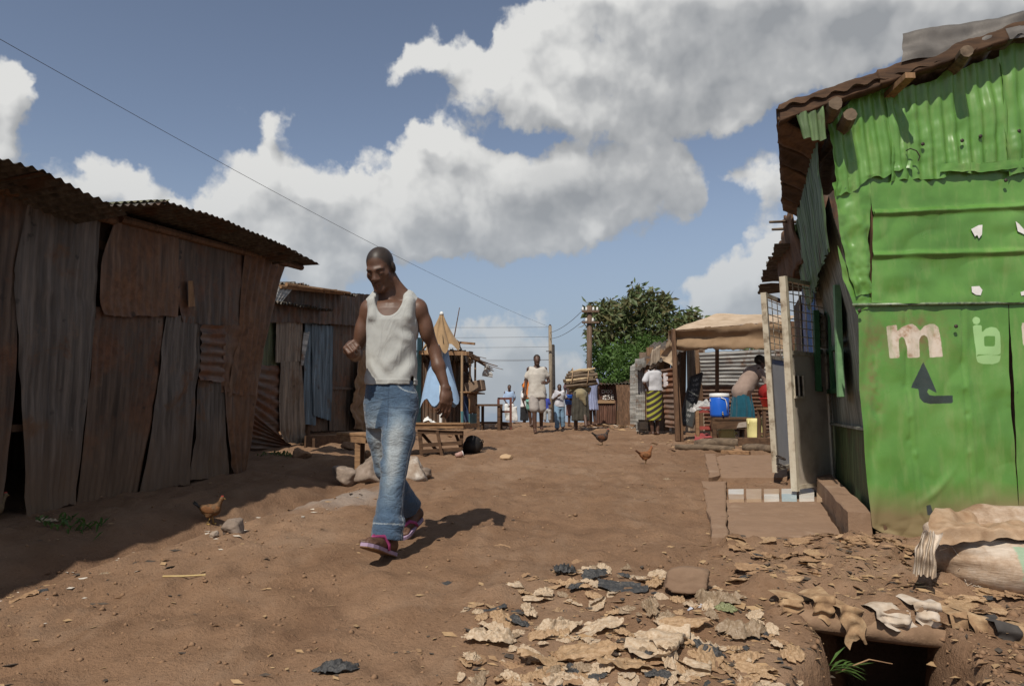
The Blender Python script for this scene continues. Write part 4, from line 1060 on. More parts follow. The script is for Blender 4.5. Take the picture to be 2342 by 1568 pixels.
hd = [cc + Vector((.160 * math.cos(a), .160 * math.sin(a) - .015, .335 - .22 * (0 if i in (0,) else 0))) for i, a in enumerate((0,))]
MB().tube([cc + Vector((-.02, -.165, .325)), cc + Vector((.05, -.166, .30)), cc + Vector((.075, -.163, .23)), cc + Vector((.08, -.162, .12))], .008, 6).build('handle', WHITEPL, cooler, True)
for s in (-1, 1): MB().tube([cc + Vector((s * .155, -.03, .30)), cc + Vector((s * .172, -.03, .29)), cc + Vector((s * .155, -.03, .27))], .008, 6).build('handle_lug', WHITEPL, cooler)
MB().tube([cc + Vector((.0, -.15, .06)), cc + Vector((.0, -.20, .06)), cc + Vector((.0, -.205, .02))], .014, 7).tube([cc + Vector((.0, -.185, .06)), cc + Vector((.0, -.185, .095))], .008, 6).build('tap', mottled('brass_tap', [(.30, .22, .10), (.4, .3, .16)], 10, .35, metal=.8), cooler, True)
yb = at(1729, 993, 11.9); yb.z = g1(yb.x, yb.y) + .05
YEL = mottled('cut_yellow_jerrycan', [(.60, .52, .20), (.72, .64, .30)], 5, .5, bs=.05)
bk = thing('bucket', 'pale yellow plastic bucket cut from a jerrycan beside the bench', 'bucket', yb)
MB().lathe(yb, [(.11, 0), (.13, .012), (.138, .06), (.134, .075), (.140, .14), (.137, .26), (.142, .275), (.142, .335), (.13, .345), (.125, .30), (.12, .05)], 22).build('body', YEL, bk, True)
MB().tube([yb + Vector((-.13, -.04, .32)), yb + Vector((-.145, -.08, .26)), yb + Vector((-.13, -.05, .2))], .007, 6).build('handle', YEL, bk)
y2 = at(1660, 990, 12.75); y2.z = g1(y2.x, y2.y) + .02
jc = thing('jerrycan', 'yellow jerrycan lying in the shade under the bench', 'jerrycan', y2)
MB().box(y2 + Vector((-.14, 0, .12)), y2 + Vector((.14, 0, .12)), .2, .22).build('body', YEL, jc, bevel=.03)
MB().lathe(y2 + Vector((.14, 0, .16)), [(.025, 0), (.025, .05)], 10, (1, 0, 0)).build('spout', YEL, jc)
MB().tube([y2 + Vector((-.08, 0, .23)), y2 + Vector((-.06, 0, .27)), y2 + Vector((.05, 0, .27)), y2 + Vector((.07, 0, .23))], .014, 6).build('handle', YEL, jc)
REDW = mottled('red_painted_wood', [(.22, .045, .038), (.32, .07, .055)], 9, .6)
rt = thing('red_table', 'small red wooden table with plastic film over its top', 'table', at(1600, 1000, 12.9))
zt0 = at(1600, 932, 12.9).z; zb0 = g1(at(1600, 1000, 12.9).x, 12.9)
MB().box(at(1592, 932, 12.9), at(1630, 932, 12.9), .40, .035).build('top', REDW, rt)
MB().box(at(1592, 939, 12.72), at(1630, 939, 12.72), .02, .07).build('apron', REDW, rt)
for u, y in ((1594, 12.73), (1628, 12.73), (1594, 13.07), (1628, 13.07)): MB().box(Vector((at(u, 932, y).x, y, zb0 - .02)), Vector((at(u, 932, y).x, y, zt0 - .02)), .055, .055).build('leg', WOODX if y < 13 else REDW, rt)
MB().box(at(1594, 978, 12.74), at(1626, 978, 12.74), .03, .06).build('stretcher', REDW, rt)
FILM = mottled('crinkled_plastic_film', [(.28, .27, .26), (.5, .49, .47)], 18, .25, spec=.6, bs=.5, bd=.01, bscale=25)
sheet('plastic_sheet', None, FILM, [at(1576, 940, 12.7), at(1585, 925, 12.75), at(1600, 917, 13.1)], [at(1640, 935, 12.68), at(1632, 927, 12.72), at(1630, 915, 13.05)], nu=40, nv=30, dent=.05, dscale=9, seed=130, jag=.02)
tag(bpy.data.objects['plastic_sheet'], 'crinkled clear plastic sheet spread over the red table', 'plastic sheet')
cloth_r = sheet('red_cloth', None, cloth('red_cloth', (.26, .05, .05)), [at(1592, 1003, 12.5), at(1592, 994, 12.9)], [at(1645, 1001, 12.5), at(1640, 992, 12.9)], nu=40, nv=16, dent=.06, dscale=5, seed=131, jag=.04)
tag(cloth_r, 'crumpled dark red cloth on the ground under the red table', 'cloth')
REDP = mottled('red_plastic', [(.50, .018, .018), (.60, .03, .028)], 5, .35, spec=.5, bs=0)
bs_ = at(1762, 930, 11.6)
basin = thing('basin', 'red plastic basin on a stool in front of the bending woman', 'basin', bs_)
MB().lathe(bs_, [(.10, 0), (.12, .005), (.155, .12), (.175, .13), (.175, .138), (.15, .13), (.11, .02)], 24).build('bowl', REDP, basin, True)
st_ = thing('stool', 'plain wooden stool carrying the red basin', 'stool', (bs_.x, bs_.y, g1(bs_.x, bs_.y)))
gz0 = g1(bs_.x, bs_.y)
MB().box(bs_ + Vector((-.17, 0, -.025)), bs_ + Vector((.17, 0, -.025)), .32, .035).build('seat', WOODX, st_)
for sx in (-.14, .14):
    for sy in (-.12, .12): MB().box(Vector((bs_.x + sx * 1.1, bs_.y + sy * 1.1, gz0 - .02)), Vector((bs_.x + sx, bs_.y + sy, bs_.z - .04)), .045, .045).build('leg', WOODV, st_)
for sy in (-.125, .125): MB().box(Vector((bs_.x - .15, bs_.y + sy, gz0 + .15)), Vector((bs_.x + .15, bs_.y + sy, gz0 + .15)), .03, .04).build('stretcher', WOODV, st_)
# second basin standing on edge behind it
b2 = at(1762, 905, 11.75)
bz_ = thing('basin', 'dark red basin tipped up behind the red one', 'basin', b2)
MB().lathe(b2, [(.10, 0), (.12, .005), (.17, .10), (.18, .105), (.16, .095), (.11, .015)], 22, (.2, .8, .6)).build('bowl', mottled('dark_red_plastic', [(.25, .02, .02), (.32, .03, .028)], 5, .4, bs=0), bz_, True)
# logs and squared timbers that edge the stall
for i, (u0, v0, u1, v1, y0, y1, r, m, lab) in enumerate((
    (1590, 1004, 1700, 1008, 12.0, 11.6, .075, BARK, 'long dusty log edging the food stall below the bench'),
    (1545, 1022, 1680, 1024, 11.3, 10.9, .05, BARK, 'crooked log lying lowest in front of the stall'),
    (1555, 1016, 1640, 1018, 11.6, 11.2, .035, BARK, 'thin pole lying between the two stall logs'),
    (1700, 1022, 1765, 1028, 10.9, 10.6, .06, BARK, 'short thick log end near the metal doors'))):
    p, q_ = at(u0, v0, y0), at(u1, v1, y1); p.z = g1(p.x, p.y) + r * .8; q_.z = g1(q_.x, q_.y) + r * .8
    mid = p.lerp(q_, .5) + Vector((0, .05, .01))
    tag(MB().tube([p, p.lerp(q_, .2), mid, p.lerp(q_, .8), q_], [r * .8, r, r * .95, r, r * .85], 10, jit=.08, seed=i).build('log', m, None, True), lab, 'log', 'timbers edging the stall')
for i, (u0, v0, u1, v1, y0, y1, w, h, m, lab) in enumerate((
    (1690, 1001, 1785, 1001, 11.6, 11.2, .12, .14, WOODDK, 'squared dark beam lying under the yellow bucket'),
    (1650, 1030, 1715, 1030, 10.6, 10.4, .10, .06, WOODX, 'flat weathered board on the slab behind the doors'))):
    p, q_ = at(u0, v0, y0), at(u1, v1, y1); p.z = g1(p.x, p.y) + h * .5; q_.z = g1(q_.x, q_.y) + h * .5
    tag(MB().box(p, q_, w, h).build('timber', m, None, bevel=.01), lab, 'timber', 'timbers edging the stall')
# cords hanging from the canopy
for i, u in enumerate((1736, 1752)):
    p = at(u, 800, 13.5); MB().tube([p, at(u + 1, 830, 13.5), at(u - 1, 870 if i else 840, 13.5)], .006, 5).build('hanging_cord', TW, stall)
# charcoal stove behind the woman in stripes
sv = at(1478, 985, 15.9); sv.z = g1(sv.x, 15.9); 
stv = thing('charcoal_stove', 'small blackened charcoal stove by the woman in stripes', 'stove', sv)
MB().box(sv + Vector((-.17, 0, .17)), sv + Vector((.17, 0, .17)), .30, .16).build('body', METALDK, stv, bevel=.01)
MB().lathe(sv + Vector((0, 0, .25)), [(.15, 0), (.17, .05), (.16, .055), (.12, .02)], 14).build('rim', METALDK, stv)
for sx in (-.15, .15):
    for sy in (-.12, .12): MB().box(sv + Vector((sx * 1.1, sy, -.01)), sv + Vector((sx, sy, .10)), .03, .03).build('leg', METALDK, stv)
MB().box(sv + Vector((-.18, -.16, .07)), sv + Vector((.20, -.16, .06)), .02, .02).build('bar', METALDK, stv)
# ---------------------------------------------------------------- left: second shed behind the shack
WS = Wall((-3.66, 9.8), (-2.62, 14.0))
if WS.n.x < 0: WS.n = -WS.n
def ws(p, off=0.0): return [WS.hit(u, v, off) for u, v in p]
shed2 = thing('tin_shed', 'patched tin shed with faded blue door panels behind the rusty shack', 'shed', (-3.3, 11.2, .85))
S2 = lambda m, L, Rr, off=0.0, name='sheet', **k: sheet(name, shed2, m, ws(L, off), ws(Rr, off), **k)
MOSS = sheetmat('mossy_sheet', (.085, .095, .05), (.09, .06, .035), (.15, .11, .07), .2, True)
PALESH = sheetmat('pale_brown_sheet', (.20, .155, .115), (.16, .10, .06), (.24, .17, .11), .3, True)
S2(MOSS, [(585, 840), (590, 700)], [(640, 838), (640, 705)], .0, waves=5, seed=201, amp=.008)
S2(RUSTHZ, [(548, 1030), (570, 835)], [(690, 1032), (640, 1000), (640, 835)], .03, waves=13, across=False, seed=202, amp=.018, nu=14)
S2(PALESH, [(630, 828), (632, 712)], [(692, 826), (694, 716)], .06, waves=6, seed=203, amp=.006, dent=.02)
S2(PALESH, [(652, 1012), (638, 985), (640, 824)], [(698, 1015), (696, 960), (690, 824)], .05, waves=6, seed=204, amp=.006, dent=.02)
S2(BLUESH, [(692, 970), (697, 735)], [(722, 972), (726, 738)], .02, waves=4, seed=205, amp=.008)
S2(BLUESH, [(716, 950), (712, 742)], [(758, 962), (762, 745)], .04, name='door_sheet', waves=6, seed=206, amp=.010, dent=.015)
S2(ZINC, [(688, 835), (694, 760)], [(694, 835), (708, 758)], .07, waves=2, seed=207, amp=.005)
S2(RUSTDK, [(752, 985), (755, 690)], [(845, 985), (850, 690)], -.02, waves=11, seed=208, amp=.010)
S2(RUSTDK, [(600, 735), (600, 646)], [(852, 745), (852, 674)], .12, waves=20, seed=209, amp=.010, dent=.02)
S2(RUSTDK, [(590, 985), (590, 690)], [(852, 985), (852, 690)], -.05, waves=30, seed=218, amp=.010)
S2(RUSTDK, [(752, 890), (752, 884)], [(845, 890), (845, 884)], .03, nu=10, nv=3, seed=210)
BURLAP = cloth('burlap', (.20, .12, .062), var=.25, weave=180)
S2(BURLAP, [(812, 980), (803, 930), (812, 880), (825, 800)], [(842, 985), (846, 930), (842, 860), (840, 800)], .10, name='sack_curtain', nu=24, nv=30, dent=.08, dscale=4, seed=211)
a, b = WS.hit(636, 644, .25), WS.hit(822, 674, .45)
sheet('roof_sheet', shed2, ROOFSH, [a, a + Vector((-2.2, .4, .1))], [b, b + Vector((-2.2, .4, .1))], waves=28, amp=.02, dent=.05, seed=212, jag=.03, nv=10)
a, b = WS.hit(622, 688, .35), WS.hit(760, 710, .30)
sheet('roof_sheet', shed2, ROOFSH, [a, a + Vector((-1.2, .3, .14))], [b, b + Vector((-1.2, .3, .10))], waves=20, amp=.02, dent=.03, seed=213, jag=.01, nv=8)
for i, (p, q, r) in enumerate((((640, 655), (800, 672), .03), ((655, 650), (735, 662), .028), ((700, 656), (800, 670), .022))):
    MB().tube([WS.hit(*p, .30 + i * .03), WS.hit(*q, .36 + i * .03)], r, 7, jit=.12, seed=i).build('roof_pole', WOODX, shed2)
sheet('roof_sheet', shed2, ZINC, ws([(622, 690), (632, 655)], .28), ws([(645, 690), (668, 663)], .32), waves=4, amp=.012, seed=214, nv=8)
for d in (.0, 2.0, 4.2): MB().tube([WS.pt(d, .75, -.06), WS.pt(d, 2.9, -.06)], .05, 7).build('post', WOODV, shed2)
sheet('wall_sheet', shed2, RUSTDK, [WS.pt(4.3, .8), WS.pt(4.3, 2.85)], [WS.pt(4.3, .8, -2.2), WS.pt(4.3, 2.85, -2.2)], waves=22, amp=.01, nv=4, seed=215)
sheet('wall_sheet', shed2, RUSTDK, [WS.pt(4.3, .8, -2.2), WS.pt(4.3, 2.9, -2.2)], [WS.pt(-.6, .8, -2.2), WS.pt(-.6, 2.9, -2.2)], waves=40, amp=.01, nv=4, seed=216)
sheet('wall_sheet', shed2, RUSTDK, [WS.pt(-.6, .7, -2.2), WS.pt(-.6, 2.9, -2.2)], [WS.pt(-.6, .7), WS.pt(-.6, 2.9)], waves=22, amp=.01, nv=4, seed=217)
# earth ledge with a plank edge in front of the blue door
lp0, lp1 = WS.hit(700, 990, .05), WS.hit(838, 985, .05)
ld = [WS.hit(696, 992, .42), WS.hit(842, 986, .62), WS.hit(848, 983, .02), WS.hit(700, 985, .02)]
for p in ld: p.z = 1.03
slab('earth_ledge', [ld[0], ld[1], ld[2], ld[3]], .42, EARTH)
pk = thing('ledge_plank', 'wide dark plank along the earth ledge of the tin shed', 'plank', ld[0])
MB().box(ld[0] + Vector((.02, -.02, -.07)), ld[0].lerp(ld[1], .6) + Vector((.03, -.03, -.10)), .03, .20).build('board', WOODDK, pk)
MB().box(ld[0].lerp(ld[1], .1) + Vector((.04, -.04, -.28)), ld[0].lerp(ld[1], .1) + Vector((.04, -.04, -.01)), .05, .03).build('stake', WOODDK, pk)

# low bench left of the walker
bn = thing('bench', 'low plank bench in the sun left of the walking man', 'bench', at(815, 1045, 8.6))
zg = g1(at(815, 1045, 8.6).x, 8.6)
p, q = at(785, 990, 8.75), at(905, 996, 8.5)
MB().box(p, q, .30, .035).build('seat', WOODX, bn, bevel=.006)
MB().box(p + Vector((.0, -.13, -.05)), p.lerp(q, .5) + Vector((0, -.14, -.06)), .04, .07).build('rail', WOODX, bn)
for f_ in (.33, .9):
    for s in (-.12, .12):
        b_ = p.lerp(q, f_); MB().box(Vector((b_.x, b_.y + s, zg - .08)), Vector((b_.x, b_.y + s, b_.z - .02)), .06, .045).build('leg', WOODV if s > 0 else WOODX, bn)
# low table with folded parasols
ty = 10.2
tb = thing('low_table', 'low slatted wooden table on the slope under the folded parasols', 'table', at(1000, 1045, ty))
zt_ = at(1000, 973, ty).z; zgt = g1(at(1000, 1045, ty).x, ty)
MB().box(at(900, 973, ty), at(1060, 973, ty), .02, .07).build('apron', WOODX, tb)
for k in range(4): MB().box(at(900, 968, ty + .05 + .17 * k) * 1.0 + Vector((0, 0, .0)), at(1061, 968, ty + .05 + .17 * k) + Vector((.03 * k, 0, 0)), .155, .025).build('slat', WOODX, tb)
MB().box(at(1061, 974, ty + .02), at(1092, 972, ty + .75), .02, .06).build('apron', WOODX, tb)
TLEG = [(960, 990, 965, 1040, ty + .05), (1056, 985, 1054, 1030, ty + .1), (1000, 985, 1012, 1048, ty + .0), (960, 985, 1010, 1046, ty + .3), (1040, 985, 1060, 1030, ty + .5)]
for (u0, v0, u1, v1, y) in TLEG:
    a_, b_ = at(u0, v0, y), at(u1, v1, y); b_.z = g1(b_.x, b_.y) - .02; MB().box(a_, b_, .05, .04).build('leg', WOODDK, tb)
for (u0, v0, u1, v1) in ((955, 986, 1058, 990), (962, 1018, 1056, 1012), (965, 1032, 1056, 1026)):
    MB().box(at(u0, v0, ty + .04), at(u1, v1, ty + .06), .03, .05).build('stretcher', WOODDK, tb)
def parasol(name, label, base, z0, z1, zp0, rtop, rbot, ribs, mat, polemat, seed, cap=True, lift=0.0, depth=.4):
    th = thing(name, label, 'parasol', base)
    n = ribs * 8; m = 26; V = []; F = []
    for j in range(m + 1):
        t = j / m
        for i in range(n):
            a = 2 * math.pi * i / n
            fold = abs(math.sin(a * ribs / 2))
            r = rtop + (rbot - rtop) * t ** 1.15
            r *= (1 - depth + depth * fold ** .7) if t > .03 else 1
            r *= 1 + .10 * math.sin(a * 2 + seed) * t
            z = z1 + (z0 - z1) * t + (.07 * math.cos(a * ribs) * t ** 3) + lift * max(0, math.sin(a + seed)) * t ** 3
            V.append((base.x + r * math.cos(a) + .02 * math.sin(3 * t + a) * t, base.y + r * math.sin(a), z))
    F = [(j * n + i, j * n + (i + 1) % n, (j + 1) * n + (i + 1) % n, (j + 1) * n + i) for j in range(m) for i in range(n)]
    mesh('canopy', V, F, mat, th, True)
    MB().tube([Vector((base.x, base.y, zp0)), Vector((base.x, base.y, z1 + .01))], .018, 8).build('pole', polemat, th)
    if cap: MB().lathe(Vector((base.x, base.y, z1 - .01)), [(.032, 0), (.028, .03), (.016, .05)], 10).build('finial', WHITEPL, th, True)
    for k in range(ribs):
        a = 2 * math.pi * (k + .5) / ribs
        MB().tube([Vector((base.x + .02 * math.cos(a), base.y + .02 * math.sin(a), z1 - .1)), Vector((base.x + rbot * .8 * math.cos(a), base.y + rbot * .8 * math.sin(a), z0 + .08))], .005, 4).build('rib', METALDK, th)
    return th
CANV = cloth('faded_brown_canvas', (.30, .20, .11), var=.18, weave=120)
LBLUE = cloth('pale_blue_canvas', (.27, .40, .58), var=.12, weave=120)
bp_ = at(1008, 970, ty + .3)
parasol('parasol', 'folded brown canvas parasol above the pale blue one', bp_, at(1008, 800, ty + .3).z, at(1008, 722, ty + .3).z + .02, at(1008, 870, ty + .3).z, .028, .27, 7, CANV, WHITEPL, 1, lift=.10)
bp2 = at(1006, 970, ty + .5)
parasol('parasol', 'pale blue parasol hanging half folded over the low table', bp2, at(1006, 922, ty + .5).z, at(1006, 790, ty + .5).z, at(1006, 966, ty + .5).z, .11, .27, 5, LBLUE, WHITEPL, 2.4, cap=False, lift=.05, depth=.12)
MB().tube([at(1008, 968, ty + .25), at(1008, 880, ty + .28)], .02, 8).build('pole_foot', WHITEPL, bpy.data.objects['parasol'])
ppb = at(985, 966, ty + .2)
tag(sheet('paper_scrap', None, mottled('crumpled_paper', [(.5, .5, .48), (.7, .7, .68)], 12, .8), [at(968, 966, ty + .12), at(972, 960, ty + .25)], [at(1000, 967, ty + .1), at(992, 958, ty + .3)], nu=18, nv=12, dent=.05, dscale=9, seed=230, jag=.02), 'crumpled white paper lying on the low table', 'paper')
# black pot and pink cup on the slope
pt0 = onground(1080, 1036)
pot = thing('cooking_pot', 'dented black cooking pot lying tipped on the slope', 'pot', pt0)
MB().lathe(pt0 + Vector((0, 0, .09)), [(.02, -.13), (.10, -.11), (.135, -.02), (.13, .07), (.14, .085), (.12, .07), (.10, -.06)], 20, (.25, .75, .45)).build('bowl', mottled('sooty_metal', [(.012, .011, .010), (.035, .03, .028)], 8, .6, metal=.3), pot, True)
MB().tube([pt0 + Vector((.10, -.03, .15)), pt0 + Vector((.15, -.02, .19)), pt0 + Vector((.16, .04, .15))], .008, 6).build('handle', METALDK, pot)
pc = onground(1050, 1046)
cup = thing('plastic_cup', 'dusty pinkish plastic cup beside the black pot', 'cup', pc)
MB().lathe(pc + Vector((0, 0, .045)), [(.030, -.05), (.040, .05), (.038, .05), (.028, -.04)], 14, (.9, .2, .25)).build('wall', mottled('pinkish_plastic', [(.32, .19, .16), (.42, .27, .23)], 9, .5), cup, True)
MB().lathe(pc + Vector((.045, .01, .057)), [(.041, 0), (.042, .006)], 14, (.9, .2, .25)).build('rim', STICK, cup)

# ---------------------------------------------------------------- kiosk of poles further up on the left
KY = 16.8
ks = thing('pole_kiosk', 'open kiosk of thin poles with ragged roof on the left rise', 'kiosk', at(1070, 972, KY))
zk = at(1070, 970, KY).z - .05
POLE = woodmat('peeled_pole', (.36, .25, .15), (.18, .115, .065))
def post(u, v0, v1, y, r=.03, m=POLE):
    a_ = at(u, v1, y); b_ = Vector((a_.x, a_.y, at(u, v0, y).z)); MB().tube([b_, a_], r, 8).build('post', m, ks)
post(1057, 970, 806, KY); post(1075, 905, 812, KY + .8, .026); post(1087, 905, 816, KY + 1.2, .026); post(965, 975, 770, KY + .5, .035, WOODV); post(1040, 970, 800, KY + 2.2, .03, WOODV)
TEAL = mottled('teal_painted_wood', [(.05, .14, .16), (.09, .20, .22)], 9, .6)
a_ = at(1057, 968, KY - .005); MB().tube([a_, at(1057, 940, KY - .005)], .036, 8).build('painted_foot', TEAL, ks)
MB().box(at(955, 806, KY), at(1069, 808, KY), .05, .09).build('beam', WOOD, ks)
MB().box(at(1069, 808, KY), at(1096, 822, KY + 1.6), .05, .09).build('beam', WOOD, ks)
for i in range(9):
    u = 950 + i * 14; y0 = KY - .25 + max(0, i - 6) * .5
    p0, p1 = at(u, 803 + max(0, i - 6) * 5, y0), at(u + 18, 797 + max(0, i - 6) * 3, y0 + 1.0)
    sheet('roof_sheet', ks, ROOFSH, [p0, p0 + Vector((-.1, 2.6, -.15))], [p1, p1 + Vector((-.1, 2.6, -.15))], waves=2, amp=.02, nu=10, nv=6, dent=.04, seed=240 + i, jag=.05)
rg = random.Random(9)
for i in range(16):     # ragged thatch and laths along the roof's right edge
    p0 = at(1070 + i * 3.6, 806 + i * 2.0, KY + .4 + i * .08); d_ = Vector((rg.uniform(.1, .42), rg.uniform(-.2, .3), rg.uniform(-.22, -.02)))
    MB().box(p0 + Vector((-.25, 0, .05)), p0 + d_, rg.uniform(.04, .10), .012).build('roof_lath', WOODDK if i % 3 else WOODV, ks)
sheet('counter_panel', ks, WOOD, [at(1073, 945, KY + .6), at(1073, 897, KY + .6)], [at(1091, 945, KY + 1.4), at(1091, 899, KY + 1.4)], nu=8, nv=8, dent=.01, seed=250, thick=.02)
sheet('counter_panel', ks, TEAL, [at(1073, 978, KY + .6), at(1073, 945, KY + .6)], [at(1091, 975, KY + 1.4), at(1091, 945, KY + 1.4)], nu=8, nv=8, dent=.01, seed=251, thick=.02)
MB().box(at(1066, 896, KY + .5), at(1096, 900, KY + 1.4), .30, .03).build('shelf', WOOD, ks)
sheet('back_panel', ks, RUSTDK, [at(955, 975, KY + 2.2), at(955, 800, KY + 2.2)], [at(1062, 972, KY + 2.4), at(1062, 800, KY + 2.4)], waves=12, amp=.02, nv=6, seed=252)
sheet('side_panel', ks, TEAL, [at(948, 985, KY - .2), at(955, 770, KY - .2)], [at(966, 980, KY + .6), at(967, 775, KY + .6)], waves=4, amp=.015, nv=6, seed=253)
MB().box(at(1068, 888, KY + .9), at(1106, 880, KY + .7), .22, .26).build('carton', mottled('brown_carton', [(.16, .11, .075), (.24, .17, .12)], 8, .85), ks, bevel=.02)
MB().box(at(1040, 782, KY + .3), at(1086, 786, KY + .2), .08, .05).build('roof_plank', WOODX, ks)
MB().tube([at(1038, 775, KY), at(1051, 703, KY)], [.016, .010], 6).build('roof_stick', WOODV, ks)
MB().tube([at(1036, 768, KY + .1), at(1056, 800, KY + .1)], [.02, .02], 6).build('roof_stick', BLACKP, ks)
hb = sheet('hanging_bag', None, FILM, [at(1104, 860, KY + .7), at(1108, 842, KY + .7), at(1112, 834, KY + .7)], [at(1126, 862, KY + .8), at(1124, 848, KY + .8), at(1117, 834, KY + .7)], nu=14, nv=16, dent=.10, dscale=6, seed=254, jag=.03)
tag(hb, 'pale plastic bag hanging from the ragged kiosk roof', 'bag')
sheet('hanging_bag_side', hb, FILM, [at(1104, 860, KY + .72), at(1112, 834, KY + .7)], [at(1126, 862, KY + .92), at(1117, 834, KY + .72)], nu=10, nv=10, dent=.08, dscale=6, seed=255)
# trestle table and a welded frame on the crest
tr = thing('trestle_table', 'empty dark trestle table on the crest of the road', 'table', at(1120, 975, 17.6))
MB().box(at(1091, 926, 17.5), at(1146, 926, 17.6), .5, .05).build('top', WOODDK, tr)
for (u, y) in ((1094, 17.4), (1104, 17.9), (1141, 17.4), (1146, 17.9)):
    a_ = at(u, 926, y); MB().box(Vector((a_.x, a_.y, g1(a_.x, a_.y) - .05)), a_, .07, .07).build('leg', WOODDK, tr)
MB().box(at(1096, 966, 17.7), at(1142, 966, 17.7), .05, .05).build('stretcher', WOODDK, tr)
mf = thing('metal_frame', 'rust red welded metal frame beside the trestle table', 'frame', at(1155, 975, 17.9))
RRED = mottled('red_oxide_steel', [(.10, .035, .025), (.16, .06, .04)], 8, .6)
for (u, v0) in ((1140, 912), (1168, 908)):
    a_ = at(u, v0, 18.0); MB().box(Vector((a_.x, a_.y, g1(a_.x, a_.y) - .05)), a_, .06, .06).build('upright', RRED, mf)
MB().box(at(1138, 911, 18.0), at(1168, 911, 18.0), .05, .05).build('bar', RRED, mf)
MB().box(at(1141, 941, 18.0), at(1168, 941, 18.0), .05, .05).build('bar', RRED, mf)
MB().box(at(1138, 968, 18.0), at(1170, 970, 18.0), .08, .10).build('bar', WOODDK, mf)

# ---------------------------------------------------------------- background right: latrine wall, scrap, tree, poles
LY = 20.5
lat = thing('latrine', 'rust brown sheet latrine with white painted lettering under the tree', 'latrine', at(1390, 965, LY))
LATP = sheetmat('red_brown_painted_sheet', (.11, .055, .038), (.10, .05, .03), (.20, .13, .08), .2, True)
sheet('front_sheet', lat, LATP, [at(1364, 968, LY), at(1366, 876, LY)], [at(1408, 968, LY), at(1410, 876, LY)], waves=9, amp=.012, seed=260, dent=.02)
sheet('front_sheet', lat, RUSTDK, [at(1405, 970, LY + .1), at(1406, 880, LY + .1)], [at(1458, 968, LY - .4), at(1458, 860, LY - .4)], waves=9, amp=.012, seed=261, dent=.03)
sheet('side_sheet', lat, RUSTDK, [at(1364, 968, LY), at(1366, 876, LY)], [at(1366, 960, LY + 2), at(1366, 880, LY + 2)], waves=9, amp=.012, seed=262)
MB().box(at(1366, 918, LY - .04), at(1406, 918, LY - .04), .012, .09).build('band', mottled('ochre_band', [(.26, .16, .09), (.32, .21, .12)], 10, .8), lat)
sheet('roof_sheet', lat, ROOFSH, [at(1360, 880, LY - .2), at(1368, 868, LY + 2.2)], [at(1470, 874, LY - .6), at(1470, 862, LY + 2.2)], waves=14, amp=.02, seed=263, nv=6)
def lettering(txt, u0, u1, v, h, y, parent, m):
    c = bpy.data.curves.new('lettering', 'FONT'); c.body = txt; c.size = 1; c.extrude = .004
    o = bpy.data.objects.new('lettering', c); COL.objects.link(o); bpy.context.view_layer.update()
    me = bpy.data.meshes.new_from_object(o.evaluated_get(bpy.context.evaluated_depsgraph_get())); bpy.data.objects.remove(o)
    co = np.array([q.co[:] for q in me.vertices]); co -= co.min(0); co /= np.array([co[:, 0].max(), co[:, 1].max(), 1])
    a_, b_ = at(u0, v, y), at(u1, v, y); hh = h / FPX * y
    V = [(a_.x + (b_.x - a_.x) * x, y - z, a_.z + hh * yy) for x, yy, z in co]
    mesh('lettering', V, [list(p.vertices) for p in me.polygons], m, parent)
LETW = mottled('white_lettering', [(.45, .41, .37), (.6, .56, .52)], 12, .8)
lettering('CHOO', 1376, 1400, 899, 8, LY - .06, lat, LETW)
lettering('5E', 1389, 1404, 913, 11, LY - .06, lat, LETW)
for dx, dv in ((0, 0), (5, -1), (1, 5), (5, 6)):
    MB().box(at(1378 + dx, 911 - dv, LY - .05), at(1382 + dx, 911 - dv, LY - .05), .012, .045).build('painted_mark', LETW, lat)
pole_sh = thing('sheet_screen', 'tall grey zinc sheet screen beside the latrine', 'screen', at(1452, 965, 19))
sheet('sheet', pole_sh, ZINC, [at(1440, 968, 18.8), at(1440, 838, 18.8)], [at(1463, 972, 18.6), at(1462, 824, 18.6)], waves=5, amp=.015, dent=.02, seed=265)
MB().box(at(1462, 972, 18.65), at(1461, 820, 18.65), .06, .06).build('post', WOODV, pole_sh)
for i, (u0, u1) in enumerate(((1415, 1424), (1427, 1436), (1440, 1446))):
    b_ = at(u1, 962, 19.6); b_.z = g1(b_.x, b_.y) - .02
    lb = MB().box(b_, at(u0, 880, 19.9), .16, .025).build('leaning_board', WOODV, None); tag(lb, ['dark board leaning at the latrine, left of two', 'dark board leaning at the latrine next to the zinc screen', 'dark board leaning against the zinc screen'][i], 'board', 'boards leaning at the latrine')

LEAF = []
def leafmat(name, cols, trans=.25):
    m, n, l, b = newmat(name); v = coords(n, l); f = noise(n, l, v, 1.3, 4, .6); f2 = noise(n, l, v, 14, 2, .5)
    c = ramp(n, l, f, [(.3, cols[0]), (.5, cols[1]), (.7, cols[2])]); c = mix(n, l, .6, c, ramp(n, l, f2, [(.3, (.5, .5, .5)), (.7, (1.5, 1.5, 1.4))]), 'MULTIPLY')
    l.new(c, b.inputs['Base Color']); b.inputs['Roughness'].default_value = .5; b.inputs['Specular IOR Level'].default_value = .35
    t = n.new('ShaderNodeBsdfTranslucent'); l.new(c, t.inputs['Color']); mx = n.new('ShaderNodeMixShader'); mx.inputs[0].default_value = trans
    out = [x for x in n if x.type == 'OUTPUT_MATERIAL'][0]
    l.new(b.outputs[0], mx.inputs[1]); l.new(t.outputs[0], mx.inputs[2]); l.new(mx.outputs[0], out.inputs['Surface'])
    return m
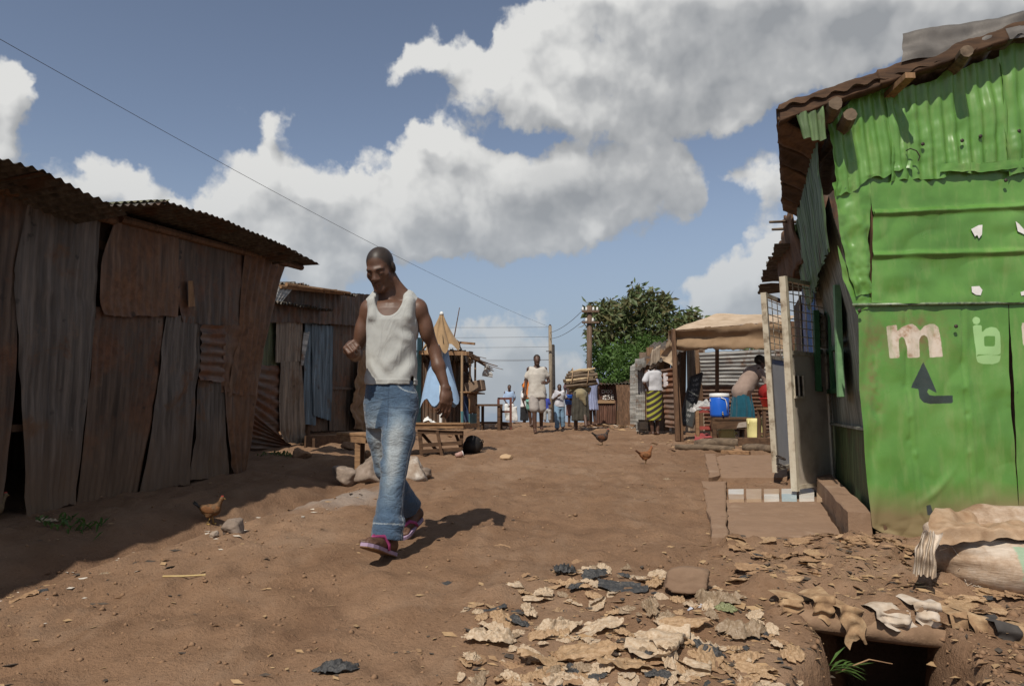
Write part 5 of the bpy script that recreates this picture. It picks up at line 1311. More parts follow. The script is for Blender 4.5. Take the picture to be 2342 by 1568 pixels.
def foliage(name, parent, mat, lobes, n_cl, per, size, seed, droop=.35, clr=.28):
    rg = random.Random(seed); V = []; F = []
    tot = sum(a * b * c for _, (a, b, c) in lobes)
    for (cen, rad) in lobes:
        k = int(n_cl * (rad[0] * rad[1] * rad[2] / tot) ** .75 * (len(lobes) ** -.25)) + 9
        for _ in range(k):
            d = Vector((rg.gauss(0, 1), rg.gauss(0, 1), rg.gauss(0, 1))).normalized(); r = rg.random() ** .33
            c = Vector(cen) + Vector((d.x * rad[0], d.y * rad[1], d.z * rad[2])) * r
            for _ in range(per):
                dv = Vector((rg.gauss(0, 1), rg.gauss(0, 1), rg.gauss(0, .7) - droop)).normalized()
                p = c + Vector((rg.gauss(0, clr * .4), rg.gauss(0, clr * .4), rg.gauss(0, clr * .35)))
                L = size * rg.uniform(.6, 1.3); w = L * rg.uniform(.26, .4)
                sd = dv.cross(Vector((rg.gauss(0, 1), rg.gauss(0, 1), rg.gauss(0, 1)))).normalized()
                nn = dv.cross(sd) * (L * .06); b0 = len(V)
                V += [p, p + dv * L * .45 + sd * w * .5 + nn, p + dv * L, p + dv * L * .45 - sd * w * .5 + nn]; F.append((b0, b0 + 1, b0 + 2, b0 + 3))
    return mesh(name, V, F, mat, parent)
def lobe(u, v, ru, rv, y, ry): c = at(u, v, y); return (c, (ru / FPX * y, ry, rv / FPX * y))
TYY = 23.5
tree = thing('tree', 'large dark green tree with loose crown behind the shacks', 'tree', at(1462, 960, TYY))
foot = at(1462, 960, TYY); foot.z = g1(foot.x, foot.y)
MB().tube([foot, at(1464, 900, TYY), at(1458, 840, TYY), at(1466, 790, TYY), at(1462, 720, TYY), at(1464, 665, TYY)], [.22, .17, .15, .12, .07, .02], 9, jit=.06).build('trunk', BARK, tree, True)
for (u0, v0, u1, v1, u2, v2) in ((1458, 830, 1420, 780, 1370, 740), (1462, 800, 1510, 760, 1575, 730), (1464, 770, 1430, 710, 1395, 690), (1465, 750, 1500, 700, 1525, 675), (1460, 820, 1405, 800, 1360, 780)):
    MB().tube([at(u0, v0, TYY), at(u1, v1, TYY - .3), at(u2, v2, TYY + .2)], [.07, .045, .015], 7).build('limb', BARK, tree)
LF1 = leafmat('tree_leaves', [(.062, .090, .034), (.095, .132, .050), (.145, .165, .078)])
LF2 = leafmat('shrub_leaves', [(.050, .100, .022), (.080, .150, .034), (.120, .195, .055)], .35)
LF3 = leafmat('reddish_leaves', [(.085, .085, .035), (.12, .11, .045), (.15, .125, .055)])
crown = [lobe(1463, 672, 22, 24, TYY, .8), lobe(1440, 702, 34, 24, TYY, 1.0), lobe(1498, 700, 32, 22, TYY, 1.0), lobe(1385, 706, 24, 22, TYY, .8), lobe(1395, 735, 48, 26, TYY, 1.4), lobe(1460, 735, 60, 34, TYY, 1.6), lobe(1535, 735, 40, 26, TYY, 1.2), lobe(1572, 738, 22, 16, TYY, .7), lobe(1375, 765, 34, 26, TYY, 1.0), lobe(1440, 775, 56, 30, TYY, 1.4), lobe(1500, 770, 46, 26, TYY, 1.2), lobe(1358, 715, 14, 14, TYY, .5), lobe(1580, 726, 10, 10, TYY, .4), lobe(1512, 684, 16, 16, TYY, .5)]
foliage('crown', tree, LF1, crown, 190, 9, .29, 1)
foliage('crown_shoots', tree, LF3, crown, 110, 8, .24, 2)
shrub = thing('climbing_shrub', 'bright green leafy shrub hanging over the latrine wall', 'shrub', at(1400, 960, 21.6))
sf = at(1420, 960, 21.8); sf.z = g1(sf.x, sf.y)
MB().tube([sf, at(1418, 900, 21.8), at(1408, 850, 21.6)], [.09, .07, .03], 7).build('stem', BARK, shrub)
foliage('foliage', shrub, LF2, [lobe(1400, 850, 46, 34, 21.2, .9), lobe(1440, 830, 36, 40, 21.4, .9), lobe(1380, 825, 26, 18, 21.4, .6), lobe(1415, 805, 44, 20, 21.8, .8), lobe(1360, 805, 16, 8, 21.6, .4), lobe(1430, 870, 34, 24, 20.9, .6), lobe(1390, 878, 26, 18, 21.0, .5), lobe(1470, 785, 50, 22, 22.4, .8), lobe(1505, 790, 30, 16, 22.4, .6)], 330, 12, .17, 3, .2, .22)
far = thing('tree', 'small dark tree showing between canopy and zinc fence', 'tree', at(1760, 800, 40))
MB().tube([at(1770, 930, 40), at(1770, 800, 40)], [.25, .1], 8).build('trunk', BARK, far)
foliage('crown', far, LF1, [lobe(1740, 798, 40, 12, 40, 1.5), lobe(1800, 795, 40, 14, 40, 1.5)], 120, 8, .3, 5)
# utility poles and wires
PG = woodmat('grey_pole', (.27, .22, .16), (.14, .11, .08)); PB = woodmat('brown_pole', (.15, .10, .07), (.07, .045, .03)); PD = mottled('tarred_pole', [(.02, .018, .018), (.04, .035, .033)], 6, .8)
up1 = thing('utility_pole', 'pale grey utility pole standing against the sky', 'pole', at(1259, 975, 30))
MB().tube([at(1261, 1000, 30), at(1258, 745, 30)], [.085, .07], 10).build('shaft', PG, up1, True)
for v in (803, 933, 945): MB().box(at(1249, v, 29.9), at(1262, v, 29.9), .03, .03).build('step', METALDK, up1)
MB().lathe(at(1258, 747, 30), [(.05, 0), (.05, .06), (.02, .1)], 8).build('insulator', METALDK, up1)
up2 = thing('utility_pole', 'short black tarred pole just behind the grey utility pole', 'pole', at(1267, 975, 31))
MB().tube([at(1268, 1000, 31), at(1265, 791, 31)], [.08, .07], 9).build('shaft', PD, up2, True)
MB().lathe(at(1265, 791, 31), [(.075, 0), (.06, .05), (.02, .07)], 9).build('cap', METALDK, up2)
up3 = thing('utility_pole', 'brown utility pole with two insulator arms beside the tree', 'pole', at(1348, 960, 21))
MB().tube([at(1348, 980, 21), at(1348, 699, 21)], [.085, .075], 10).build('shaft', PB, up3, True)
for v, us in ((712, (1333, 1341, 1357, 1366)), (737, (1341, 1356))):
    MB().box(at(1331, v, 20.9), at(1370, v, 20.9), .05, .05).build('crossarm', PB, up3)
    for u in us: MB().lathe(at(u, v - 2, 20.9), [(.024, 0), (.04, .024), (.024, .048), (.036, .072), (.016, .10)], 8).build('insulator', WHITEPL, up3, True)
def wire(p, q, sag, r, lab, n=24):
    pts = [p.lerp(q, i / n) + Vector((0, 0, -sag * 4 * (i / n) * (1 - i / n))) for i in range(n + 1)]
    tag(MB().tube(pts, r, 5, False).build('power_line', METALDK), lab, 'power line', 'overhead lines')
wire(at(-60, 56, 9), at(1258, 748, 30), .25, .0042, 'long thin power line slanting down from the top left corner')
for i, (v0, v1) in enumerate(((742, 748), (773, 770), (795, 793), (815, 822), (845, 823))):
    wire(at(-300, v0 - 40, 34), at(1258, v1, 30.05), .3, .006, ['topmost', 'second', 'third', 'fourth', 'lowest'][i] + ' of the level lines reaching the grey utility pole')
for i, v in enumerate((712, 737)):
    wire(at(1336, v - 6, 20.9), at(1258, 760 + 14 * i, 30.0), .12, .008, ['upper', 'lower'][i] + ' short line between the two tall utility poles')
# ---------------------------------------------------------------- figures: smooth-blended bodies turned into one continuous surface
class Body:
    def __init__(s): s.pr = []
    def cap(s, a, b, ra, rb=None, k=.02):
        a = np.array(a, float); b = np.array(b, float); rb = ra if rb is None else rb; m = max(ra, rb) + k
        def f(x, y, z):
            ba = b - a; L = (ba * ba).sum() + 1e-12
            t = np.clip(((x - a[0]) * ba[0] + (y - a[1]) * ba[1] + (z - a[2]) * ba[2]) / L, 0, 1)
            return np.sqrt((x - a[0] - ba[0] * t) ** 2 + (y - a[1] - ba[1] * t) ** 2 + (z - a[2] - ba[2] * t) ** 2) - (ra + (rb - ra) * t)
        s.pr.append((np.minimum(a, b) - m, np.maximum(a, b) + m, f, k, 0)); return s
    def ell(s, c, r, k=.02, rot=None, sub=False):
        c = np.array(c, float); r = np.array(r, float) if not np.isscalar(r) else np.full(3, float(r)); m = r.max() + k + .01
        M = np.array(rot) if rot is not None else None
        def f(x, y, z):
            X, Y, Z = x - c[0], y - c[1], z - c[2]
            if M is not None: X, Y, Z = (M[0, 0] * X + M[1, 0] * Y + M[2, 0] * Z, M[0, 1] * X + M[1, 1] * Y + M[2, 1] * Z, M[0, 2] * X + M[1, 2] * Y + M[2, 2] * Z)
            q = np.sqrt((X / r[0]) ** 2 + (Y / r[1]) ** 2 + (Z / r[2]) ** 2); g = np.sqrt((X / r[0] ** 2) ** 2 + (Y / r[1] ** 2) ** 2 + (Z / r[2] ** 2) ** 2) + 1e-9
            return q * (q - 1) / g
        s.pr.append((c - m, c + m, f, k, 1 if sub else 0)); return s
    def loft(s, secs, k=.02, e=2.0, yaw=0.0):
        """stack of ellipses: (z, cx, cy, half width, half depth)"""
        S_ = np.array(secs, float); S_ = S_[np.argsort(S_[:, 0])]; m = S_[:, 3:].max() + np.abs(S_[:, 1:3]).max() + k + .03
        cy_, sy_ = math.cos(yaw), math.sin(yaw)
        def f(x, y, z):
            zz = np.clip(z, S_[0, 0], S_[-1, 0])
            cx, cy, a, b = [np.interp(zz, S_[:, 0], S_[:, i]) for i in (1, 2, 3, 4)]
            X, Y = x - cx, y - cy; X, Y = X * cy_ + Y * sy_, -X * sy_ + Y * cy_
            d = ((np.abs(X) / a) ** e + (np.abs(Y) / b) ** e) ** (1 / e); d = (d - 1) * np.minimum(a, b)
            oz = np.maximum(S_[0, 0] - z, z - S_[-1, 0])
            return np.where(oz > 0, np.sqrt(np.maximum(d, 0) ** 2 + oz ** 2) * np.where(d > 0, 1, 1), np.maximum(d, oz))
        s.pr.append((np.array([-m, -m, S_[0, 0] - k - .02]), np.array([m, m, S_[-1, 0] + k + .02]), f, k, 0)); return s
    def plane_cut(s, p, n):
        p = np.array(p, float); n = np.array(n, float); n /= np.linalg.norm(n)
        s.pr.append((None, None, lambda x, y, z: (x - p[0]) * n[0] + (y - p[1]) * n[1] + (z - p[2]) * n[2], 0, 2)); return s
    def grid(s, h, disp=None, pad=.03):
        los = [p[0] for p in s.pr if p[4] == 0]; his = [p[1] for p in s.pr if p[4] == 0]
        lo = np.min(los, 0) - pad; hi = np.max(his, 0) + pad
        n = np.ceil((hi - lo) / h).astype(int) + 1
        ax = [lo[i] + h * np.arange(n[i]) for i in range(3)]
        F = np.full(tuple(n), .3)
        for (a, b, f, k, op) in s.pr:
            if a is None: sl = (slice(None),) * 3
            else:
                i0 = np.clip(np.floor((a - lo) / h).astype(int), 0, n); i1 = np.clip(np.ceil((b - lo) / h).astype(int) + 1, 0, n)
                if np.any(i1 <= i0): continue
                sl = tuple(slice(i0[i], i1[i]) for i in range(3))
            x, y, z = ax[0][sl[0]][:, None, None], ax[1][sl[1]][None, :, None], ax[2][sl[2]][None, None, :]
            d = f(x, y, z); c = F[sl]
            if op == 0:
                if k > 0:
                    hh = np.clip(.5 + .5 * (c - d) / k, 0, 1); F[sl] = c * (1 - hh) + d * hh - k * hh * (1 - hh)
                else: F[sl] = np.minimum(c, d)
            elif op == 1:
                hh = np.clip(.5 - .5 * (c + d) / k, 0, 1); F[sl] = c * (1 - hh) - d * hh + k * hh * (1 - hh)
            else: F[sl] = np.maximum(c, d)
        if disp is not None:
            near = np.abs(F) < .05
            ii = np.nonzero(near)
            F[near] += disp(ax[0][ii[0]], ax[1][ii[1]], ax[2][ii[2]])
        return F, lo, h
    def surf(s, h, disp=None):
        F, lo, h = s.grid(h, disp); return nets(F, lo, h)

def nets(F, lo, h):
    ins = F < 0; nx, ny, nz = F.shape
    c = ins[:-1, :-1, :-1].astype(np.int8); cnt = np.zeros_like(c)
    for i in (0, 1):
        for j in (0, 1):
            for k in (0, 1): cnt += ins[i:nx - 1 + i, j:ny - 1 + j, k:nz - 1 + k]
    act = (cnt > 0) & (cnt < 8); idx = np.argwhere(act)
    vid = np.full(act.shape, -1, np.int64); vid[act] = np.arange(len(idx))
    P = np.zeros((len(idx), 3)); N = np.zeros(len(idx))
    I, J, K = idx.T
    corners = [(i, j, k) for i in (0, 1) for j in (0, 1) for k in (0, 1)]
    vals = {c_: F[I + c_[0], J + c_[1], K + c_[2]] for c_ in corners}
    for a in corners:
        for ax in range(3):
            if a[ax] == 0:
                b = list(a); b[ax] = 1; b = tuple(b); va, vb = vals[a], vals[b]
                m = (va < 0) != (vb < 0); t = np.where(m, va / np.where(m, va - vb, 1), 0)
                for q in range(3): P[:, q] += m * (a[q] + (t if q == ax else 0))
                N += m
    P = (P / N[:, None] + idx) * h + lo
    Q = []
    for ax in range(3):
        o = [i for i in range(3) if i != ax]
        s0 = [slice(None)] * 3; s1 = [slice(None)] * 3; s0[ax] = slice(0, -1); s1[ax] = slice(1, None)
        a, b = ins[tuple(s0)], ins[tuple(s1)]
        e = np.argwhere(a != b); 
        e = e[(e[:, o[0]] > 0) & (e[:, o[1]] > 0) & (e[:, o[0]] < F.shape[o[0]] - 1) & (e[:, o[1]] < F.shape[o[1]] - 1)]
        fl = a[tuple(e.T)]
        def g(d0, d1):
            q = e.copy(); q[:, o[0]] += d0; q[:, o[1]] += d1; return vid[tuple(q.T)]
        q = np.stack([g(-1, -1), g(0, -1), g(0, 0), g(-1, 0)], 1)
        if ax == 1: fl = ~fl
        q[~fl] = q[~fl][:, ::-1]
        Q.append(q)
    Q = np.concatenate(Q); Q = Q[(Q >= 0).all(1)]
    return P, Q

class Fig:
    """a person: Empty at the feet, body and clothes as children"""
    def __init__(s, label, loc, yaw=0.0, scale=1.0, group=None, name='person', cat='person'):
        s.o = thing(name, label, cat, loc, group); s.o.rotation_euler = (0, 0, yaw); s.sc = scale
    def add(s, name, body, mat, h=.012, disp=None, attr=None, smooth_it=1):
        P, Q = body.surf(h, disp)
        me = bpy.data.meshes.new(name); P2 = P * s.sc
        if smooth_it:
            for _ in range(smooth_it):      # light relaxation
                acc = np.zeros_like(P2); n = np.zeros(len(P2))
                for i in range(4):
                    j = (i + 1) % 4
                    np.add.at(acc, Q[:, i], P2[Q[:, j]]); np.add.at(n, Q[:, i], 1); np.add.at(acc, Q[:, j], P2[Q[:, i]]); np.add.at(n, Q[:, j], 1)
                P2 = P2 * .5 + .5 * acc / np.maximum(n, 1)[:, None]
        me.vertices.add(len(P2)); me.vertices.foreach_set('co', P2.ravel())
        me.loops.add(Q.size); me.loops.foreach_set('vertex_index', Q.ravel().astype(np.int32))
        me.polygons.add(len(Q)); me.polygons.foreach_set('loop_start', np.arange(0, Q.size, 4, dtype=np.int32)); me.update(calc_edges=True)
        me.polygons.foreach_set('use_smooth', np.ones(len(Q), bool))
        if attr:
            for k, fn in attr.items():
                t = me.attributes.new(k, 'FLOAT', 'POINT'); t.data.foreach_set('value', np.asarray(fn(P[:, 0], P[:, 1], P[:, 2]), np.float32))
        me.materials.append(mat); o = bpy.data.objects.new(name, me); COL.objects.link(o); o.parent = s.o
        return o
    def part(s, name, mb, mat, smooth=False):
        o = mesh(name, [Vector(v) * s.sc + s.o.location for v in mb.v], mb.f, mat, s.o, smooth); return o

def rotm(yaw, pitch, roll=0):
    return np.array(Matrix.Rotation(yaw, 3, 'Z') @ Matrix.Rotation(pitch, 3, 'X') @ Matrix.Rotation(roll, 3, 'Y'))
def head(B, c, yaw=0, pitch=0, roll=0, s=1.0, k=.012, nose=1.0, detail=True):
    M = rotm(yaw, pitch, roll); c = np.array(c, float); T = lambda *p: tuple(c + M @ (np.array(p) * s))
    E = lambda p, r, kk=k, sub=False: B.ell(T(*p), np.array(r) * s, kk, M, sub)
    E((0, .018, .035), (.073, .094, .083), .02); E((0, -.020, -.034), (.060, .074, .084), .03)
    E((0, -.078, -.102), (.024, .020, .018), .022)
    B.cap(T(-.046, .002, -.070), T(-.016, -.070, -.102), .019 * s, .015 * s, .022); B.cap(T(.046, .002, -.070), T(.016, -.070, -.102), .019 * s, .015 * s, .022)
    if detail:
        B.cap(T(-.040, -.072, .016), T(-.010, -.084, .013), .009 * s, .009 * s, .022); B.cap(T(.040, -.072, .016), T(.010, -.084, .013), .009 * s, .009 * s, .022)
        for sx in (-1, 1):
            E((sx * .031, -.0965, -.004), (.019, .011, .010), .018, True)
            E((sx * .031, -.0762, -.007), (.0155, .0120, .0105), .010)
            E((sx * .044, -.050, -.024), (.018, .016, .014), .03)
            E((sx * .076, .016, -.004), (.009, .018, .029), .010)
            E((sx * .0145 * nose, -.095, -.040), (.010, .011, .008), .010)
        B.cap(T(0, -.084, .004), T(0, -.104, -.034), .008 * s, .0125 * s, .016)
        B.cap(T(-.015, -.084, -.0672), T(.015, -.084, -.0672), .0085 * s, .0085 * s, .010); B.ell(T(0, -.090, -.0645), np.array((.015, .008, .007)) * s, .008, M)
        B.cap(T(-.012, -.083, -.0812), T(.012, -.083, -.0812), .0095 * s, .0095 * s, .010)
        E((0, -.0985, -.0738), (.017, .007, .0016), .003, True)
    return T, M
def hair(c, yaw, pitch, roll=0, s=1.0, grow=.004, puff=(0, 0, 0)):
    B = Body(); M = rotm(yaw, pitch, roll); c = np.array(c, float); T = lambda *p: tuple(c + M @ (np.array(p) * s))
    B.ell(T(puff[0], .018 + puff[1], .035 + puff[2]), np.array((.073 + grow, .094 + grow, .083 + grow)) * s, .0, M)
    n = M @ np.array((0, -.86, -.50)); B.plane_cut(T(0, -.050, .066), n)
    B.plane_cut(T(0, .05, -.045), M @ np.array((0, .0, -1.0)))
    return B
def hand(B, w, d, back, side, curl, s=1.0, spread=.10, thumb=(.5, .5), k=.007, tc=.5):
    """wrist point, direction of the fingers, direction the back of the hand faces, side of the thumb (+1/-1 along d x back)"""
    w = Vector(w); d = Vector(d).normalized(); bk = Vector(back); bk = (bk - d * bk.dot(d)).normalized(); lat = d.cross(bk).normalized() * side
    kn = []
    for i, o in enumerate((.030, .010, -.010, -.028)):
        kp = w + d * ((.088 - abs(i - 1) * .004) * s) + lat * (o * s) + bk * (.004 * s)
        B.cap(w + lat * (o * .6 * s), kp, .014 * s, .0115 * s, .014); kn.append(kp)
    B.ell(w + d * (.05 * s) - bk * (.004 * s), (.030 * s, .030 * s, .030 * s), .02)
    for i, kp in enumerate(kn):
        L = (.95, 1.06, 1.0, .80)[i] * s; p = kp; a = curl[i] if isinstance(curl, (list, tuple)) else curl; an = 0
        f_ = (d + lat * (spread * (1.5 - i) * .5)).normalized()
        for j, (l_, r0, r1) in enumerate(((.044, .0105, .0095), (.027, .0095, .0088), (.021, .0088, .0072))):
            an += a * (1, 1.15, .8)[j]; dv = f_ * math.cos(an) - bk * math.sin(an); q = p + dv * (l_ * L)
            B.cap(p, q, r0 * s, r1 * s, k * .6); p = q
    p = w + d * (.025 * s) + lat * (.026 * s); a = .7
    d1 = (d * math.cos(thumb[0]) + lat * math.sin(thumb[0]) - bk * .25).normalized(); q = p + d1 * (.042 * s); B.cap(p, q, .015 * s, .0115 * s, .010)
    d2 = (d1 - bk * tc - lat * thumb[1] * .8).normalized(); r = q + d2 * (.030 * s); B.cap(q, r, .0112 * s, .0100 * s, k)
    d3 = (d2 - bk * tc * .5 - lat * thumb[1] * .4).normalized(); B.cap(r, r + d3 * (.024 * s), .0100 * s, .0078 * s, k)
def foot(B, heel, toe, w=.044, k=.02):
    h, t = Vector(heel), Vector(toe); d = (t - h); 
    B.cap(h + Vector((0, 0, .032)), h.lerp(t, .55) + Vector((0, 0, .034)), .034, .036, k); B.cap(h.lerp(t, .45) + Vector((0, 0, .030)), h.lerp(t, .86) + Vector((0, 0, .020)), .036, .024, k)
    sd = Vector((d.y, -d.x, 0)).normalized()
    for o, l_, r in ((.022, 1.0, .012), (.006, .99, .0095), (-.008, .96, .009), (-.020, .92, .0085), (-.030, .87, .008)):
        B.cap(h.lerp(t, .74) + sd * o + Vector((0, 0, .018)), h.lerp(t, l_) + sd * o * 1.15 + Vector((0, 0, .012)), r * 1.1, r, .008)

def skinmat(name, c):
    m, n, l, b = newmat(name); v = coords(n, l); f = noise(n, l, v, 9, 5, .6); f2 = noise(n, l, v, 160, 3, .6)
    sc_ = n.new('ShaderNodeAttribute'); sc_.attribute_name = 'scalp'
    l.new(mix(n, l, sc_.outputs['Fac'], ramp(n, l, f, [(.3, tuple(x * .75 for x in c)), (.7, tuple(x * 1.25 for x in c))]), (.030, .021, .016)), b.inputs['Base Color'])
    b.inputs['Roughness'].default_value = .5; b.inputs['Specular IOR Level'].default_value = .38; b.inputs['Subsurface Weight'].default_value = .06
    b.inputs['Subsurface Radius'].default_value = (.02, .008, .004)
    bump(n, l, b, f2, .12, .001); return m
SKIN = skinmat('dark_brown_skin', (.105, .052, .032)); SKIN2 = skinmat('deep_brown_skin', (.075, .038, .025))
HAIR = mottled('cropped_black_hair', [(.018, .014, .011), (.034, .025, .020)], 120, .75, bs=.6, bd=.004, bscale=220)

def jeansmat():
    m, n, l, b = newmat('faded_blue_denim'); v = coords(n, l); f = noise(n, l, v, 8, 6, .65); f2 = noise(n, l, coords(n, l, (1, 1, .35)), 120, 3, .6)
    a = n.new('ShaderNodeAttribute'); a.attribute_name = 'fade'
    ad = n.new('ShaderNodeMath'); ad.operation = 'MULTIPLY_ADD'; ad.inputs[1].default_value = .45; l.new(f, ad.inputs[0]); l.new(a.outputs['Fac'], ad.inputs[2])
    c = ramp(n, l, ad.outputs[0], [(.18, (.032, .055, .092)), (.42, (.060, .098, .150)), (.66, (.130, .175, .220)), (.95, (.27, .30, .315))])
    c = mix(n, l, .5, c, ramp(n, l, f2, [(.3, (.72, .72, .75)), (.7, (1.2, 1.2, 1.2))]), 'MULTIPLY')
    s = n.new('ShaderNodeAttribute'); s.attribute_name = 'seam'; c = mix(n, l, s.outputs['Fac'], c, (.34, .38, .40))
    d = n.new('ShaderNodeAttribute'); d.attribute_name = 'stitch'; c = mix(n, l, d.outputs['Fac'], c, (.025, .045, .08))
    l.new(c, b.inputs['Base Color']); b.inputs['Roughness'].default_value = .88; b.inputs['Specular IOR Level'].default_value = .15; b.inputs['Sheen Weight'].default_value = .2
    a2 = n.new('ShaderNodeMath'); a2.operation = 'MULTIPLY_ADD'; a2.inputs[1].default_value = .05; l.new(f2, a2.inputs[0]); l.new(noise(n, l, coords(n, l, (1, 1, 1.6)), 10, 4, .55, 2.0), a2.inputs[2]); bump(n, l, b, a2.outputs[0], .55, .03); return m
JEANS = jeansmat()
VEST = cloth('grey_white_jersey', (.375, .382, .365), var=.06, weave=300, folds=.022)

# ---------------------------------------------------------------- the walking man
mz = g1(-.69, 4.21) - .016
man = Fig('man in pale grey vest and faded jeans walking down the dirt road', Vector((-.718, 4.40, mz)), 0.0, 1.025)
HC, HY, HP, HR = (-.066, -.045, 1.624), R(-13), R(26), R(-4)
sk = Body()
T_, M_ = head(sk, HC, HY, HP, HR, 1.03)
sk.cap((-.005, .030, 1.44), T_(0, .040, -.05), .060, .052, .03)
sk.cap((-.012, .0, 1.425), T_(0, .020, -.070), .042, .036, .015)
sk.loft([(.92, .0, 0, .125, .085), (1.05, 0, 0, .122, .088), (1.2, 0, 0, .132, .10), (1.32, .003, 0, .150, .105), (1.39, .006, .004, .150, .092), (1.43, .008, .012, .115, .07)], .03, 2.3)
SR, SL = (-.146, .02, 1.392), (.160, .0, 1.395)
for S_, x in ((SR, -1), (SL, 1)):
    sk.cap((x * .040, .03, 1.478), (S_[0] * .92, .02, 1.418), .036, .040, .035)
    sk.ell((S_[0] * 1.0, S_[1], S_[2] - .018), (.040, .047, .056), .03)
sk.cap((-.02, -.062, 1.410), (-.14, -.01, 1.40), .013, .016, .03); sk.cap((.02, -.062, 1.410), (.15, -.015, 1.405), .013, .016, .03)
sk.cap(T_(.035, .03, -.07), (.085, .03, 1.452), .034, .032, .04); sk.cap(T_(-.03, .035, -.07), (-.075, .035, 1.450), .030, .030, .04)
EL, WL_ = (.244, .055, 1.150), (.316, .010, .930)
sk.cap(SL, EL, .042, .032, .025); sk.ell((.198, .01, 1.275), (.034, .041, .075), .03); sk.cap(EL, (.270, .035, 1.06), .036, .038, .02); sk.cap((.270, .035, 1.06), WL_, .037, .024, .02)
hand(sk, WL_, (-.02, -.10, -1), (.55, -.75, .1), -1, [.30, .42, .50, .55], 1.04, .05, (.45, .45))
ER, WR_ = (-.222, .055, 1.128), (-.198, -.165, 1.155)
sk.cap(SR, ER, .041, .033, .025); sk.ell((-.184, .03, 1.265), (.033, .041, .07), .03); sk.cap(ER, (-.216, -.05, 1.138), .040, .039, .02); sk.cap((-.216, -.05, 1.138), WR_, .038, .026, .02)
hand(sk, WR_, (.12, -1, .06), (-.62, -.1, .78), 1, [1.15, 1.2, 1.25, 1.3], 1.04, .03, (.35, .9), tc=.6)
def scalp(x, y, z):
    q = (np.stack([x, y, z], -1) - np.array(HC)) @ M_ / 1.03
    d = (q - np.array((0, -.050, .066))) @ np.array((0, -.86, -.50)) / .995; e = np.clip(1 - (d + .004 + .004 * pnoise(x * 70, y * 70, z * 70)) / .020, 0, 1) * np.clip((q[:, 2] + .062) / .02, 0, 1) * (np.linalg.norm(q, axis=1) < .135)
    return e * e * (3 - 2 * e)
man.add('body', sk, SKIN, .0044, None, {'scalp': scalp})
LIPM = skinmat('lip_skin', (.115, .050, .042))
lp_ = Body(); 
for (z_, w_, r_, y_) in ((-.0668, .017, .0064, -.0915), (-.0815, .014, .0072, -.0895)): lp_.cap(T_(-w_, y_ + .006, z_), T_(0, y_, z_), .0035, r_, .004); lp_.cap(T_(w_, y_ + .006, z_), T_(0, y_, z_), .0035, r_, .004)
man.add('lips', lp_, LIPM, .003)
for sx in (-1, 1):
    man.part('eyelash', MB().tube([T_(sx * .017, -.0855, -.0125), T_(sx * .025, -.0895, -.0155), T_(sx * .034, -.0890, -.0158), T_(sx * .044, -.0815, -.0125)], [.0010, .0018, .0018, .0010], 6), HAIR, True)
    man.part('eyebrow', MB().tube([T_(sx * .013, -.0915, .0130), T_(sx * .025, -.0915, .0175), T_(sx * .040, -.0835, .0185), T_(sx * .050, -.0735, .0140)], [.0022, .0034, .0032, .0014], 6), HAIR, True)
# feet and sandals
zf = g1(-.678, 4.21) - mz + .018; zk_ = g1(-.695, 4.69) - mz + .018
hF, tF = Vector((.040, -.185, zf)), Vector((-.052, -.415, zf + .090)); hB, tB = Vector((.105, .455, zk_ + .085)), Vector((.022, .285, zk_))
ft = Body(); foot(ft, hF, tF); ft.cap(hF + Vector((0, 0, .05)), (.034, -.215, .24), .036, .040, .03); man.add('foot', ft, SKIN, .005)
ft = Body(); foot(ft, hB, tB); ft.cap(hB + Vector((-.01, 0, .04)), (.052, .36, .27), .034, .040, .03); man.add('foot', ft, SKIN, .005)
SOLE = mottled('lilac_foam_sole', [(.27, .19, .28), (.35, .26, .36)], 20, .8, bs=.1); STRAP = mottled('magenta_strap', [(.26, .035, .12), (.34, .06, .17)], 20, .5, bs=0); SOLEB = mottled('brown_worn_sole', [(.16, .09, .045), (.22, .13, .07)], 14, .9)
def sandal(heel, toe):
    d = (toe - heel); L = d.length; d.normalize(); sd = Vector((d.y, -d.x, 0)).normalized(); up = sd.cross(d) * 1.0
    if up.z < 0: up = -up
    prof = [(-.10, .022), (-.06, .034), (.1, .038), (.35, .036), (.6, .045), (.8, .048), (.95, .040), (1.06, .022)]
    ring = [heel + d * (L * t) + sd * w for t, w in prof] + [heel + d * (L * t) - sd * w for t, w in reversed(prof)]
    n = len(ring)
    for nm, z0, z1, m in (('sole', -.012, .006, SOLE), ('outsole', -.017, -.0125, SOLEB)):
        b_ = MB(); b_.add([p + up * z1 for p in ring] + [p + up * z0 for p in ring], [list(range(n))[::-1], list(range(n, 2 * n))] + [[i, (i + 1) % n, n + (i + 1) % n, n + i] for i in range(n)])
        man.part(nm, b_, m)
    tp = heel + d * (L * .80) + up * .03
    for s_ in (-1, 1):
        mid = heel + d * (L * .58) + sd * (s_ * .030) + up * .062
        b_ = MB().tube([tp - up * .02, tp + up * .016, mid, heel + d * (L * .40) + sd * (s_ * .043) + up * .03, heel + d * (L * .36) + sd * (s_ * .044)], [.006, .009, .012, .010, .008], 6); man.part('strap', b_, STRAP, True)
sandal(hF, tF); sandal(hB, tB)
